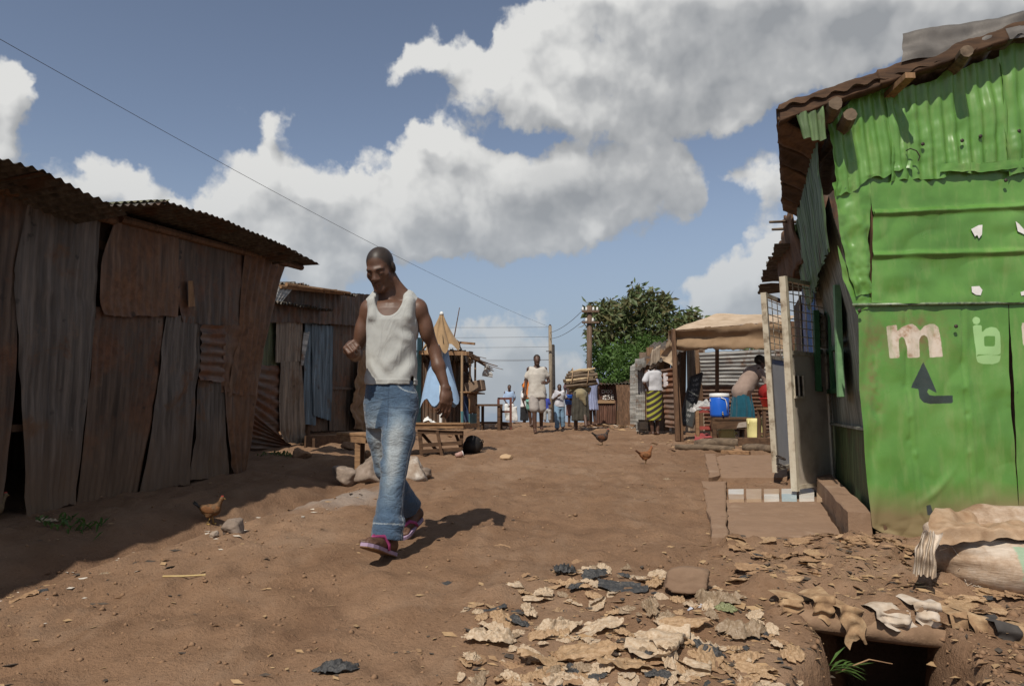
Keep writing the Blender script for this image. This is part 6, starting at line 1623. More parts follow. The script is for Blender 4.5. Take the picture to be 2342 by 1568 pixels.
# jeans
jn = Body()
jn.loft([(.70, .0, 0, .128, .098), (.80, .0, 0, .146, .112), (.90, .0, 0, .146, .108), (.975, .0, 0, .143, .098)], .03, 2.4)
K1, A1 = (.046, -.145, .485), (.026, -.222, .120); K2, A2 = (-.040, .115, .465), (.050, .372, .205)
jn.cap((.068, -.02, .84), (.060, -.09, .66), .094, .088, .03); jn.cap((.060, -.09, .66), K1, .088, .073, .03); jn.cap(K1, (.034, -.19, .28), .072, .070, .02); jn.cap((.034, -.19, .28), A1, .070, .080, .02)
jn.cap((-.066, .02, .84), (-.060, .06, .66), .092, .084, .03); jn.cap((-.060, .06, .66), K2, .084, .070, .03); jn.cap(K2, (.005, .245, .33), .068, .066, .02); jn.cap((.005, .245, .33), A2, .066, .076, .02)
ax1 = np.array(A1) - np.array((.034, -.19, .28)); ax1 /= np.linalg.norm(ax1); ax2 = np.array(A2) - np.array((.005, .245, .33)); ax2 /= np.linalg.norm(ax2)
def cuff(B, a, ax, r, L=.085):
    a = np.array(a); B.cap(tuple(a - ax * .075), tuple(a + ax * .005), r, r * 1.02, .004)
cuff(jn, A1, ax1, .0855); cuff(jn, A2, ax2, .080)
jn.plane_cut(tuple(np.array(A1) + ax1 * .045), (ax1[0], ax1[1], ax1[2] * 1.0)) if False else None
def jdisp(x, y, z):
    d = .0045 * fbm(x * 8, y * 8, z * 11, 3) 
    fold = np.sin((z * 1.0 + x * .55) * 62 + 3 * pnoise(x * 6, y * 6, z * 5)) * np.clip(pnoise(x * 5 + 3, y * 5, z * 7) + .15, 0, 1)
    d = d + .010 * fold * np.exp(-((z - .50) / .14) ** 2) + .010 * fold * np.exp(-((z - .22) / .10) ** 2) + .009 * fold * np.exp(-((z - .76) / .07) ** 2)
    d = d + .004 * np.exp(-((x + .012 * 0) / .006) ** 2) * (z > .72) * (y < 0)      # fly and centre seam
    return d
# trouser legs end open at the cuffs
def legend(B):
    for a, ax in ((A1, ax1), (A2, ax2)):
        a = np.array(a); p = a + ax * .012
        B.pr.append((a - .16, a + .16, (lambda p, ax: (lambda x, y, z: np.where(np.sqrt((x - p[0]) ** 2 + (y - p[1]) ** 2 + (z - p[2]) ** 2) < .15, -((x - p[0]) * ax[0] + (y - p[1]) * ax[1] + (z - p[2]) * ax[2]), 1.0)))(p, ax), .001, 1))
legend(jn)
def legax(x, y, z, P):
    best = np.full(x.shape, 9.); ang = np.zeros(x.shape)
    for a, b in zip(P[:-1], P[1:]):
        a = np.array(a); b = np.array(b); ba = b - a; t = np.clip(((x - a[0]) * ba[0] + (y - a[1]) * ba[1] + (z - a[2]) * ba[2]) / (ba @ ba), 0, 1)
        dx, dy = x - a[0] - ba[0] * t, y - a[1] - ba[1] * t; r = np.sqrt(dx ** 2 + dy ** 2 + (z - a[2] - ba[2] * t) ** 2)
        m = r < best; best = np.where(m, r, best); ang = np.where(m, np.arctan2(dx, -dy), ang)
    return best, ang
PL1 = [(.068, -.02, .97), (.068, -.02, .84), (.060, -.09, .66), K1, (.034, -.19, .28), A1]; PL2 = [(-.066, .02, .97), (-.066, .02, .84), (-.060, .06, .66), K2, (.005, .245, .33), A2]
def jfade(x, y, z):
    r1, a1 = legax(x, y, z, PL1); r2, a2 = legax(x, y, z, PL2); a = np.where(r1 < r2, a1, a2)
    f = np.exp(-(a / .75) ** 2) * (np.exp(-((z - .62) / .17) ** 2) * .75 + .30 * np.exp(-((z - .40) / .12) ** 2))
    return f + .10
def jseam(x, y, z):
    r1, a1 = legax(x, y, z, PL1); r2, a2 = legax(x, y, z, PL2)
    s1 = (np.abs(a1 - 1.25) * r1 < .0042) & (r1 < r2) & (z < .80)
    pk = (np.abs(np.hypot((x - .150) / 1.25, z - 1.0) - .095) < .0030) & (z < .965) & (y < 0)
    cu = (np.abs((x - A1[0]) * ax1[0] + (y - A1[1]) * ax1[1] + (z - A1[2]) * ax1[2] + .070) < .003) & (r1 < r2)
    return (s1 | pk | cu) * .75
def jst(x, y, z):
    return ((np.abs(x - .004) < .003) & (z > .70) & (y < 0)) * .6
man.add('jeans', jn, JEANS, .0048, jdisp, {'fade': jfade, 'seam': jseam, 'stitch': jst})
# vest
vs = Body()
vs.loft([(.950, .0, 0, .152, .113), (.99, .0, 0, .150, .112), (1.10, 0, 0, .145, .108), (1.22, 0, 0, .145, .114), (1.32, .003, 0, .152, .116), (1.39, .006, .004, .150, .104), (1.435, .008, .012, .128, .084)], .012, 2.3)
for x in (-1, 1):
    vs.cap((x * .078, .03, 1.462), (x * .122, .02, 1.428), .044, .044, .03)
    vs.cap((x * .100, -.084, 1.34), (x * .100, -.060, 1.425), .024, .026, .03); vs.cap((x * .100, -.060, 1.425), (x * .094, .03, 1.478), .026, .030, .03)
vs.ell((-.008, -.085, 1.465), (.083, .125, .128), .006, None, True)      # neckline
vs.ell((-.006, .07, 1.50), (.075, .07, .06), .006, None, True)
vs.ell((-.202, .0, 1.355), (.062, .17, .125), .006, None, True); vs.ell((.214, .0, 1.360), (.062, .17, .135), .006, None, True)
vs.ell((.128, -.03, .955), (.012, .10, .050), .004, None, True)
def vdisp(x, y, z):
    d = .0035 * fbm(x * 7, y * 7, z * 7, 3)
    f1 = np.sin((z * .8 + x * 1.1) * 58 + 4 * pnoise(x * 5, y * 5, z * 5)); f2 = np.sin((z * 1.0 - x * .7) * 50 + 4 * pnoise(x * 4 + 7, y * 4, z * 4))
    d = d + .007 * f1 * np.exp(-(((x - .11) / .06) ** 2 + ((z - 1.24) / .06) ** 2)) + .009 * f2 * np.exp(-(((x - .06) / .09) ** 2 + ((z - 1.08) / .10) ** 2)) + .006 * f1 * np.exp(-(((x + .06) / .09) ** 2 + ((z - 1.02) / .06) ** 2))
    d = d - .0025 * np.exp(-((z - .975) / .005) ** 2)
    return d
man.add('vest', vs, VEST, .0048, vdisp)

# ---------------------------------------------------------------- the other people, further off
def cl(name, c, **k): return MATS[name] if name in MATS else cloth(name, c, **k)
def walker(label, u, v, y, hgt, yaw, J, wear, skin=SKIN2, h=.014, hy=0, hp=0, puff=(0, 0, 0), group=None, hgrow=.006, zoff=0):
    """J: joints of a 1.75 m figure facing -Y; wear: list of (name, material, builder, displacement)"""
    X = (u - CX) / FPX * y; s = hgt / 1.75
    f = Fig(label, Vector((X, y, g1(X, y) + zoff)), yaw, s, group)
    B = Body(); hc = J.get('head', (0, -.02, 1.63)); head(B, hc, hy, hp)
    nb = J.get('neck', (0, .02, 1.44)); B.cap(nb, (hc[0], hc[1] + .03, hc[2] - .07), .058, .052, .03)
    pel = J.get('pelvis', (0, 0, .93)); ch = J.get('chest', (0, 0, 1.28))
    B.cap(pel, ch, .105, .105, .05); B.cap(ch, nb, .10, .055, .05)
    for sd in ('l', 'r'):
        sh, el, wr_, hp_, kn, an = [J[sd + k] for k in ('sh', 'el', 'wr', 'hip', 'kn', 'an')]
        B.cap(nb, sh, .05, .048, .04); B.cap(sh, el, .046, .036, .03); B.cap(el, wr_, .037, .026, .02)
        dv = Vector(J.get(sd + 'hd', Vector(wr_) - Vector(el))).normalized(); hand(B, wr_, dv, J.get(sd + 'bk', (0, -1, .2)), 1 if sd == 'l' else -1, .35, 1.0)
        B.cap(hp_, kn, .085, .056, .04); B.cap(kn, an, .056, .038, .03); a = Vector(an); tv = Vector(J.get(sd + 'toe', (0, -1, 0)))
        foot(B, a + Vector((0, .03, -.07)) , a + Vector((0, .03, -.07)) + tv * .23)
    f.add('body', B, skin, h)
    f.add('hair', hair(hc, hy, hp, 0, 1, hgrow, puff), HAIR, h)
    for (nm, m, fn, dp) in wear:
        G = Body(); fn(G, J); f.add(nm, G, m, h, dp)
    return f
STAND = dict(lsh=(.18, .0, 1.42), lel=(.23, .03, 1.14), lwr=(.25, -.05, .90), rsh=(-.18, .0, 1.42), rel=(-.23, .03, 1.14), rwr=(-.25, -.05, .90),
             lhip=(.09, 0, .90), lkn=(.10, -.02, .50), lan=(.10, .02, .08), rhip=(-.09, 0, .90), rkn=(-.10, -.02, .50), ran=(-.10, .02, .08))
def J_(**k): d = dict(STAND); d.update(k); return d
def tee(len_=.80, slv=.5, wid=.20, dep=.125):
    def fn(G, J):
        c = J.get('chest', (0, 0, 1.28)); G.loft([(len_, 0, 0, wid + .01, dep + .015), (1.1, 0, 0, wid - .02, dep), (1.30, 0, 0, wid, dep + .005), (1.42, 0, .01, wid - .03, dep - .02), (1.475, 0, .015, .085, .065)], .03, 2.3)
        for sd in 'lr':
            sh, el = Vector(J[sd + 'sh']), Vector(J[sd + 'el']); G.cap(sh - Vector((sh.x * .2, 0, 0)), sh.lerp(el, slv), .064, .070, .03)
        G.ell((0, -.06, 1.50), (.075, .10, .06), .008, None, True)
    return fn
def shorts(low=.5, r=.10, top=.95):
    def fn(G, J):
        G.loft([(.76, 0, 0, .165, .115), (top, 0, 0, .16, .11)], .03, 2.3)
        for sd in 'lr':
            h_, k_ = Vector(J[sd + 'hip']), Vector(J[sd + 'kn']); G.cap(h_, h_.lerp(k_, low), r, r + .005, .02)
    return fn
def trousers(r0=.10, r1=.075, top=.96):
    def fn(G, J):
        G.loft([(.76, 0, 0, .16, .115), (top, 0, 0, .155, .11)], .03, 2.3)
        for sd in 'lr': G.cap(J[sd + 'hip'], J[sd + 'kn'], r0, r1 + .01, .02); G.cap(J[sd + 'kn'], tuple(Vector(J[sd + 'kn']).lerp(Vector(J[sd + 'an']), .9)), r1 + .008, r1, .02)
    return fn
def skirt(z0, z1, w0, w1, d0, d1, cx=0, cy=0, cx0=None):
    return lambda G, J: G.loft([(z0, cx if cx0 is None else cx0, cy, w0, d0), ((z0 + z1) / 2, cx, cy, (w0 + w1) / 2 * 1.03, (d0 + d1) / 2), (z1 - .06, cx, cy, w1 * 1.05, d1 * 1.08), (z1, cx, cy, w1, d1)], .02, 2.2)
wr1 = lambda x, y, z: .010 * fbm(x * 6, y * 6, z * 7, 2)
wr2 = lambda x, y, z: .016 * np.sin(np.arctan2(y, x) * 11 + 2 * pnoise(x * 3, y * 3, z * 3)) + .008 * fbm(x * 5, y * 5, z * 5, 2)
# man in the white T-shirt
walker('man in white T-shirt and pale shorts walking behind the boy', 1228, 988, 16.5, 1.74, R(4),
       J_(lwr=(.20, -.22, 1.10), lel=(.27, .05, 1.16), lhd=(-.7, -.5, .1), rel=(-.24, .04, 1.13), rwr=(-.27, -.03, .88), lkn=(.10, .03, .50), lan=(.11, .14, .14), rkn=(-.07, -.10, .50), ran=(-.06, -.13, .08)),
       [('t_shirt', cl('white_cotton', (.46, .43, .385)), tee(.78, .55, .205), wr1), ('shorts', cl('pale_grey_cotton', (.32, .29, .27)), shorts(.88, .105), wr1)])
# boy
walker('small boy in printed white shirt and blue jeans walking on the crest', 1279, 978, 17.6, 1.12, R(6),
       J_(head=(0, -.03, 1.58), lel=(.26, .10, 1.17), lwr=(.40, .10, 1.15), rel=(-.24, -.02, 1.12), rwr=(-.09, -.20, 1.24), rkn=(-.10, -.09, .50), ran=(-.10, -.06, .09), lkn=(.12, .04, .5), lan=(.14, .10, .13)),
       [('shirt', cl('printed_white_cotton', (.46, .46, .50), var=.35), tee(.86, .8, .19), wr1), ('jeans', cl('light_blue_denim', (.17, .27, .38), var=.25), trousers(.11, .09), wr1)], hgrow=.003)
# woman in the striped wrap, seen from behind with a hand on her hip
def stripemat():
    m, n, l, b = newmat('green_brown_striped_cloth'); v = coords(n, l)
    sx = n.new('ShaderNodeSeparateXYZ'); tc = n.new('ShaderNodeTexCoord'); l.new(tc.outputs['Object'], sx.inputs[0])
    a = n.new('ShaderNodeMath'); a.operation = 'MULTIPLY_ADD'; a.inputs[1].default_value = .62; l.new(sx.outputs[0], a.inputs[0]); l.new(sx.outputs[2], a.inputs[2])
    s = n.new('ShaderNodeMath'); s.operation = 'MULTIPLY'; s.inputs[1].default_value = 52; l.new(a.outputs[0], s.inputs[0])
    si = n.new('ShaderNodeMath'); si.operation = 'SINE'; l.new(s.outputs[0], si.inputs[0])
    l.new(ramp(n, l, si.outputs[0], [(.10, (.032, .020, .020)), (.30, (.30, .30, .035))]), b.inputs['Base Color']); b.inputs['Roughness'].default_value = .85
    return m
walker('woman in white blouse and green striped wrap standing with hand on hip', 1496, 993, 15.6, 1.62, R(195),
       J_(head=(.0, -.02, 1.63), lel=(.30, .12, 1.17), lwr=(.17, .05, 1.0), lhd=(-.8, .2, -.5), rel=(-.30, .10, 1.18), rwr=(-.16, .10, 1.0), rhd=(.8, 0, -.5), lan=(.06, .0, .08), ran=(-.05, .02, .08)),
       [('blouse', cl('white_blouse', (.46, .46, .48)), tee(1.0, .75, .20, .14), wr1), ('wrap', stripemat(), skirt(.33, 1.06, .17, .17, .14, .13, cx0=.03), lambda x, y, z: .012 * fbm(x * 4, y * 4, z * 3, 2))], h=.013)
# bending woman at the stall
walker('woman in beige cardigan and teal skirt bending over the red basin', 1700, 1000, 12.9, 1.66, R(100),
       J_(head=(.02, -.36, 1.42), neck=(0, -.26, 1.32), chest=(0, -.20, 1.20), pelvis=(0, .05, .95), lsh=(.17, -.26, 1.27), rsh=(-.17, -.26, 1.27), lel=(.20, -.36, 1.03), rel=(-.20, -.36, 1.03), lwr=(.13, -.52, .90), rwr=(-.13, -.52, .90), lhd=(0, -.5, -.8), rhd=(0, -.5, -.8)),
       [('cardigan', cl('beige_knit', (.27, .20, .165)), lambda G, J: (G.cap((0, .05, .90), (0, -.18, 1.22), .175, .155, .05), G.cap((0, -.18, 1.22), (0, -.27, 1.32), .155, .09, .04), G.cap(J['lsh'], J['lel'], .062, .052, .03), G.cap(J['rsh'], J['rel'], .062, .052, .03), G.cap(J['lel'], J['lwr'], .052, .042, .02), G.cap(J['rel'], J['rwr'], .052, .042, .02)), wr1),
        ('skirt', cl('teal_cotton', (.012, .075, .110)), skirt(.28, .98, .23, .15, .22, .14, cy=.04), lambda x, y, z: wr2(x, y, z) * np.clip((.95 - z) * 3, 0, 1))], hp=R(38), puff=(0, .03, .01), hgrow=.018)
# woman with the firewood on her head, walking away
fwX = 1327; fwY = 17.4
fw = walker('woman in dark skirt walking away bent under the firewood', fwX, 968, fwY, 1.55, R(186),
       J_(head=(0, -.62, 1.16), neck=(0, -.46, 1.14), chest=(0, -.28, 1.06), lsh=(.17, -.40, 1.12), rsh=(-.17, -.40, 1.12), lel=(.24, -.30, .98), rel=(-.24, -.30, .98), lwr=(.22, -.12, .98), rwr=(-.22, -.12, .98), lkn=(.10, -.10, .5), lan=(.09, -.12, .08), rkn=(-.09, .08, .48), ran=(-.09, .26, .16)),
       [('wrap', cl('dark_print_cotton', (.050, .045, .035), var=.4), skirt(.26, 1.0, .23, .19, .19, .15), wr2), ('shawl', cl('khaki_shawl', (.24, .20, .12)), lambda G, J: (G.cap((0, .0, .92), (0, -.30, 1.06), .19, .17, .05), G.cap((.02, .14, .95), (-.10, .16, .68), .10, .03, .05)), wr1)])
fb = fw.o.location + Vector((0, .12, 0)); zt = fb.z + .92
rf = thing('head_pad', 'rolled khaki cloth pad under the firewood bundle', 'pad', (fb.x, fb.y, zt))
MB().tube([Vector((fb.x - .26, fb.y, zt + .03)), Vector((fb.x - .1, fb.y, zt + .05)), Vector((fb.x + .1, fb.y, zt + .05)), Vector((fb.x + .26, fb.y, zt + .03))], [.06, .09, .09, .06], 12).build('roll', MATS['khaki_shawl'], rf, True)
MB().tube([Vector((fb.x - .1, fb.y - .09, zt + .12)), Vector((fb.x, fb.y - .1, zt + .05)), Vector((fb.x + .1, fb.y - .09, zt - .02))], .012, 6).build('fold', MATS['khaki_shawl'], rf, True)
bun = thing('firewood_bundle', 'tied bundle of split firewood on the bent woman', 'firewood', (fb.x, fb.y, zt + .13))
rg = random.Random(21)
PALEW = woodmat('split_wood', (.46, .36, .22), (.22, .15, .09), axis=(2, 12, 12))
for r_, zz in enumerate((.12, .19, .26, .33, .40, .46)):
    for c_ in range(4 if r_ < 4 else 3):
        y0 = fb.y - .17 + c_ * .11 + rg.uniform(-.02, .02); L_ = rg.uniform(.30, .40) * (1 if r_ < 4 else .8); ox = rg.uniform(-.08, .08); rr_ = rg.uniform(.032, .05)
        a_ = Vector((fb.x - L_ + ox, y0, zt + zz + rg.uniform(-.01, .01) - .02)); b_ = Vector((fb.x + L_ + ox, y0 + rg.uniform(-.05, .05), zt + zz + .06 + rg.uniform(-.02, .02)))
        MB().tube([a_, a_.lerp(b_, .35) + Vector((0, 0, rg.uniform(-.015, .015))), a_.lerp(b_, .7), b_], [rr_ * .8, rr_, rr_, rr_ * .75], 6, jit=.18, seed=r_ * 9 + c_).build('stick', PALEW if rg.random() < .35 else BARK, bun)
ROPE = mottled('sisal_rope', [(.30, .20, .12), (.40, .28, .17)], 30, .9)
for dx in (-.20, .17):
    pts = [Vector((fb.x + dx + .03 * math.sin(a), fb.y + .25 * math.cos(a), zt + .31 + .23 * math.sin(a))) for a in np.linspace(0, 2 * math.pi, 20)]
    MB().tube(pts, .012, 5).build('rope', ROPE, bun)
# figures standing or sitting beyond the crest
SIMPLE = [
 ('person in pale blue shirt sitting behind the metal frame', 1165, 22.5, 1.25, -.10, R(0), 'pale_blue_cotton', (.30, .40, .56), 'white_sheet', (.62, .62, .60), 'sit'),
 ('person in orange shirt and green shorts half hidden by the man', 1216, 18.6, 1.50, 0, R(160), 'orange_cotton', (.65, .20, .04), 'mint_cotton', (.22, .50, .42), 'walk'),
 ('person in white shirt and dark skirt stooping beyond the crest', 1199, 23.0, 1.45, -.2, R(80), 'white_shirt', (.62, .62, .62), 'black_cotton', (.02, .02, .022), 'stand'),
 ('child in bright blue top sitting beyond the crest', 1247, 24.0, 1.15, -.2, R(10), 'royal_blue_cotton', (.05, .07, .36), 'grey_cotton', (.30, .30, .30), 'sit'),
 ('girl in greyish blue dress standing by the latrine', 1352, 19.4, 1.50, 0, R(200), 'grey_blue_cotton', (.25, .28, .42), 'grey_blue_cotton', (.25, .28, .42), 'dress'),
 ('person carrying a blue bucket beside the firewood woman', 1308, 19.0, 1.45, 0, R(20), 'dark_rose_cotton', (.12, .07, .07), 'rose_cotton', (.20, .11, .10), 'stand'),
]
for i, (lab, u, y, hgt, zo, yaw, m1, c1, m2, c2, pose) in enumerate(SIMPLE):
    j = J_() if pose in ('stand', 'dress') else (J_(lkn=(.12, -.16, .52), lan=(.1, -.2, .1), ran=(-.1, .25, .14), rkn=(-.1, .05, .5)) if pose == 'walk' else J_(lhip=(.09, 0, .9), lkn=(.12, -.40, .85), lan=(.12, -.42, .42), rkn=(-.12, -.40, .85), ran=(-.12, -.42, .42), lwr=(.14, -.3, 1.0), rwr=(-.14, -.3, 1.0)))
    wear = [('shirt', cl(m1, c1), tee(.85, .7, .19), wr1)]
    if pose == 'dress': wear = [('dress', cl(m1, c1), lambda G, J: (G.loft([(.48, 0, 0, .22, .16), (.9, 0, 0, .17, .13), (1.3, 0, 0, .18, .12), (1.46, 0, .01, .09, .07)], .03), G.cap(J['lsh'], tuple(Vector(J['lsh']).lerp(Vector(J['lel']), .5)), .06, .065, .03), G.cap(J['rsh'], tuple(Vector(J['rsh']).lerp(Vector(J['rel']), .5)), .06, .065, .03)), wr2)]
    else: wear.append(('lower_garment', cl(m2, c2), (shorts(.75, .10) if pose == 'walk' else (skirt(.35, 1.0, .20, .16, .16, .13) if pose == 'stand' else trousers(.10, .08))), wr1))
    walker(lab, u, 960, y, hgt, yaw, j, wear, h=.020, zoff=zo)
# the bucket, and the placard the sitting person holds
bq = at(1303, 925, 18.7)
bkt = thing('bucket', 'bright blue plastic bucket carried near the firewood bundle', 'bucket', bq)
MB().lathe(bq, [(.11, 0), (.16, .24), (.165, .25), (.15, .24), (.10, .02)], 16).build('body', BLUEPL, bkt, True)
MB().tube([bq + Vector((-.16, 0, .25)), bq + Vector((-.1, 0, .36)), bq + Vector((.1, 0, .36)), bq + Vector((.16, 0, .25))], .008, 5).build('handle', METALDK, bkt)
pl = sheet('printed_sheet', None, mottled('printed_white_paper', [(.10, .09, .07), (.60, .60, .58), (.68, .68, .66)], 5, .8, bs=0), [at(1156, 962, 21.9), at(1154, 934, 21.9)], [at(1184, 962, 21.9), at(1182, 928, 21.9)], nu=14, nv=14, dent=.04, seed=300, jag=.01, thick=.01)
tag(pl, 'white printed sheet hanging in front of the seated person', 'poster')
# somebody's legs in the dark of the pole kiosk
walker('person in dark blue trousers standing in the shade of the kiosk', 1066, 970, 18.2, 1.6, R(-60), J_(), [('shirt', cl('dark_brown_cotton', (.05, .03, .025)), tee(.85, .7, .19), wr1), ('trousers', cl('navy_denim', (.03, .05, .11)), trousers(), wr1)], h=.02)
# ---------------------------------------------------------------- stones
def rock(label, loc, r, mat, seed, flat=.7, cuts=12, group='stones at the road edge', sink=.25, rot=0):
    rg = np.random.RandomState(seed); n, m = 40, 26; V = []
    th = np.linspace(0, math.pi, m + 1); ph = np.linspace(0, 2 * math.pi, n, endpoint=False)
    TH, PH = np.meshgrid(th, ph, indexing='ij'); D = np.stack([np.sin(TH) * np.cos(PH), np.sin(TH) * np.sin(PH), np.cos(TH)], -1)
    rad = np.ones(TH.shape) * 1.15
    for _ in range(cuts):
        nn = rg.normal(size=3); nn /= np.linalg.norm(nn); q = rg.uniform(.55, .88); dd = D @ nn; rad = np.where(dd > 1e-3, np.minimum(rad, q / np.maximum(dd, 1e-3)), rad)
    rad = rad * 1.12 + .09 * fbm(D[..., 0] * 2 + seed, D[..., 1] * 2, D[..., 2] * 2, 4) + .04 * pnoise(D[..., 0] * 9, D[..., 1] * 9, D[..., 2] * 9 + seed)
    P = D * rad[..., None] * np.array(r if not np.isscalar(r) else (r, r, r * flat))
    c, s_ = math.cos(rot), math.sin(rot); P = np.stack([P[..., 0] * c - P[..., 1] * s_, P[..., 0] * s_ + P[..., 1] * c, P[..., 2]], -1)
    zr = (r if np.isscalar(r) else r[2]); base = Vector(loc) + Vector((0, 0, zr * (flat if np.isscalar(r) else 1) * (1 - sink)))
    P = P.reshape(-1, 3) + np.array(base); F = [(j * n + i, (j + 1) * n + i, (j + 1) * n + (i + 1) % n, j * n + (i + 1) % n) for j in range(m) for i in range(n)]
    o = mesh('stone', P, F, mat, None, True); tag(o, label, 'stone', group); return o
rock('grey boulder left of the walking man knees', onground(795, 1108), (.165, .13, .125), STONE, 1)
rock('pinkish boulder right behind the walking man shin', onground(852, 1108), (.17, .15, .16), STONE, 2, rot=.5)
rock('dark capped boulder behind the pinkish one', onground(862, 1085), (.17, .14, .16), STONE, 3)
rock('whitewashed boulder right of the walking man legs', onground(945, 1096), (.145, .13, .13), STONEW, 4)
rock('brown stone wedged against the whitewashed boulder', onground(972, 1094), (.07, .08, .07), STONE, 5)
rock('grey angular stone on the shadow line', onground(532, 1222), (.075, .065, .055), STONE, 6)
rock('small pale stone left of the angular stone', onground(490, 1226), .032, STONEW, 7)
rock('earth coloured stone at the far side of the litter', onground(1578, 1350), (.12, .09, .062), mottled('earthy_stone', [(.16, .10, .065), (.22, .145, .095)], 8, .95, bs=.5), 8)
rock('small bread shaped stone on the open road', onground(1160, 1052), (.075, .045, .04), mottled('pale_tan_stone', [(.36, .24, .14), (.44, .31, .19)], 8, .9), 9)
for i, (u, v, r, lab) in enumerate(((800, 1030, .10, 'block of broken earth below the low bench'), (840, 1045, .08, 'second earth block below the low bench'), (1030, 1000, .06, 'stone under the low table'), (690, 1046, .11, 'dark stump of earth beside the ribbed panel'))):
    rock(lab, onground(u, v), r, mottled('earth_block_%d' % i, [(.20, .115, .065), (.27, .165, .10)], 8, .95, bs=.5), 10 + i)

# ---------------------------------------------------------------- chickens
def chicken(label, loc, yaw, s, cbody, cwing, ctail, cleg=(.30, .19, .06)):
    f = Fig(label, loc, yaw, s, 'chickens wandering the road', 'chicken', 'chicken')
    B = Body()      # faces +X, 0.30 m to the back
    B.ell((0, 0, .165), (.105, .062, .068), .02); B.ell((.055, 0, .165), (.06, .055, .062), .03); B.cap((.075, 0, .19), (.125, 0, .285), .040, .022, .03)
    B.ell((.132, 0, .298), (.027, .020, .022), .012); B.cap((-.07, 0, .18), (-.135, 0, .215), .040, .022, .03)
    for sy in (-1, 1): B.ell((-.01, sy * .030, .12), (.045, .028, .045), .02)
    m = mottled('plumage_%d' % int(loc[0] * 1000), [tuple(c * .5 for c in cbody), cbody, cwing], 34, .7, bs=.8, bd=.006, bscale=60)
    f.add('body', B, m, .007, lambda x, y, z: .004 * fbm(x * 40, y * 40, z * 40, 2))
    W = Body()
    for sy in (-1, 1):
        W = Body(); W.ell((-.015, sy * .058, .172), (.078, .014, .040), .01, rotm(0, 0, .25)); f.add('wing', W, mottled('wing_%d_%d' % (int(loc[0] * 1000), sy), [tuple(c * .5 for c in cwing), cwing], 40, .7, bs=.8, bd=.006), .007)
    T = Body()
    for k in range(5): T.cap((-.11, (k - 2) * .008, .20), (-.185 - .01 * (k % 2), (k - 2) * .020, .245 + .012 * (2 - abs(k - 2))), .014, .006, .008)
    f.add('tail', T, mottled('tail_%d' % int(loc[0] * 1000), [tuple(c * .5 for c in ctail), ctail], 30, .6, bs=.5), .006)
    LG = mottled('chicken_leg_%d' % int(loc[0] * 1000), [tuple(c * .7 for c in cleg), cleg], 30, .6, bs=0)
    for sy, dx in ((-1, -.02), (1, .035)):
        b_ = MB().tube([(.0, sy * .028, .11), (.012 + dx * .3, sy * .028, .065), (-.005 + dx, sy * .030, .008)], [.014, .007, .006], 7)
        for a in (-.5, 0, .5): b_.tube([(-.005 + dx, sy * .030, .007), (.030 + dx, sy * .030 + .03 * a, .004)], [.0045, .003], 5)
        b_.tube([(-.005 + dx, sy * .030, .007), (-.022 + dx, sy * .030, .004)], [.0045, .003], 5); f.part('leg', b_, LG, True)
    b_ = MB().tube([(.150, 0, .296), (.172, 0, .288)], [.008, .0015], 6); f.part('beak', b_, LG)
    RC = MATS.get('comb_red') or mottled('comb_red', [(.30, .03, .025), (.38, .05, .04)], 20, .5, bs=0)
    b_ = MB().box((.118, 0, .320), (.146, 0, .322), .005, .016); f.part('comb', b_, RC)
    return f
chicken('black chicken with brown saddle crossing the middle of the road', onground(1376, 1020), R(8), .85, (.03, .026, .024), (.14, .055, .025), (.02, .018, .018))
chicken('rust brown hen walking at the right of the road', onground(1476, 1064), R(20), .66, (.22, .09, .035), (.26, .12, .05), (.13, .055, .03))
chicken('brown hen in the shade along the gutter', onground(480, 1196), R(5), .66, (.12, .065, .03), (.20, .085, .03), (.04, .035, .03), (.42, .27, .08))
chicken('hen half hidden in the gap of the rusty shack', Vector((WL.pt(-.02, 0, -.02).x, WL.pt(-.02, 0, -.02).y, .70)), R(60), .66, (.15, .10, .05), (.18, .10, .05), (.06, .045, .03), (.42, .27, .08))

# ---------------------------------------------------------------- drain opening, its cover, rags and log
def gflat(x, y):     # ground without the trench
    return float(gz(x, y)) + float(trench_mask(np.array(x), np.array(y))) * .62
def lip_y(x): return 3.30 - .33 * (x - 1.45) + .05 * pnoise(x * 6, 1.5) + .03 * pnoise(x * 17, 4.5)
def cover_top(x, y):
    """height of the earth crossing over the drain (or the bare ground outside it)"""
    x = np.asarray(x, float); y = np.asarray(y, float); y0 = lip_y(x); t = np.clip((y - y0) / (4.55 - y0), 0, 1) ** (1 / 1.2)
    e = np.clip(np.minimum(np.minimum((x - 1.0) / .19, (2.9 - x) / .19), (1 - t) * 10), 0, 1)
    g = gz(x, y); k = ((x > 1.0) & (x < 2.9) & (y >= y0) & (y < 4.55))
    top = g + trench_mask(x, y) * .62 + .045 * e * (1 - .3 * t) + e * (.040 * fbm(x * 5, y * 5, 2, 4) + .02 * np.abs(pnoise(x * 14, y * 14, 7))) - .02 * (e < 1)
    return np.where(k, np.maximum(top, g), g)
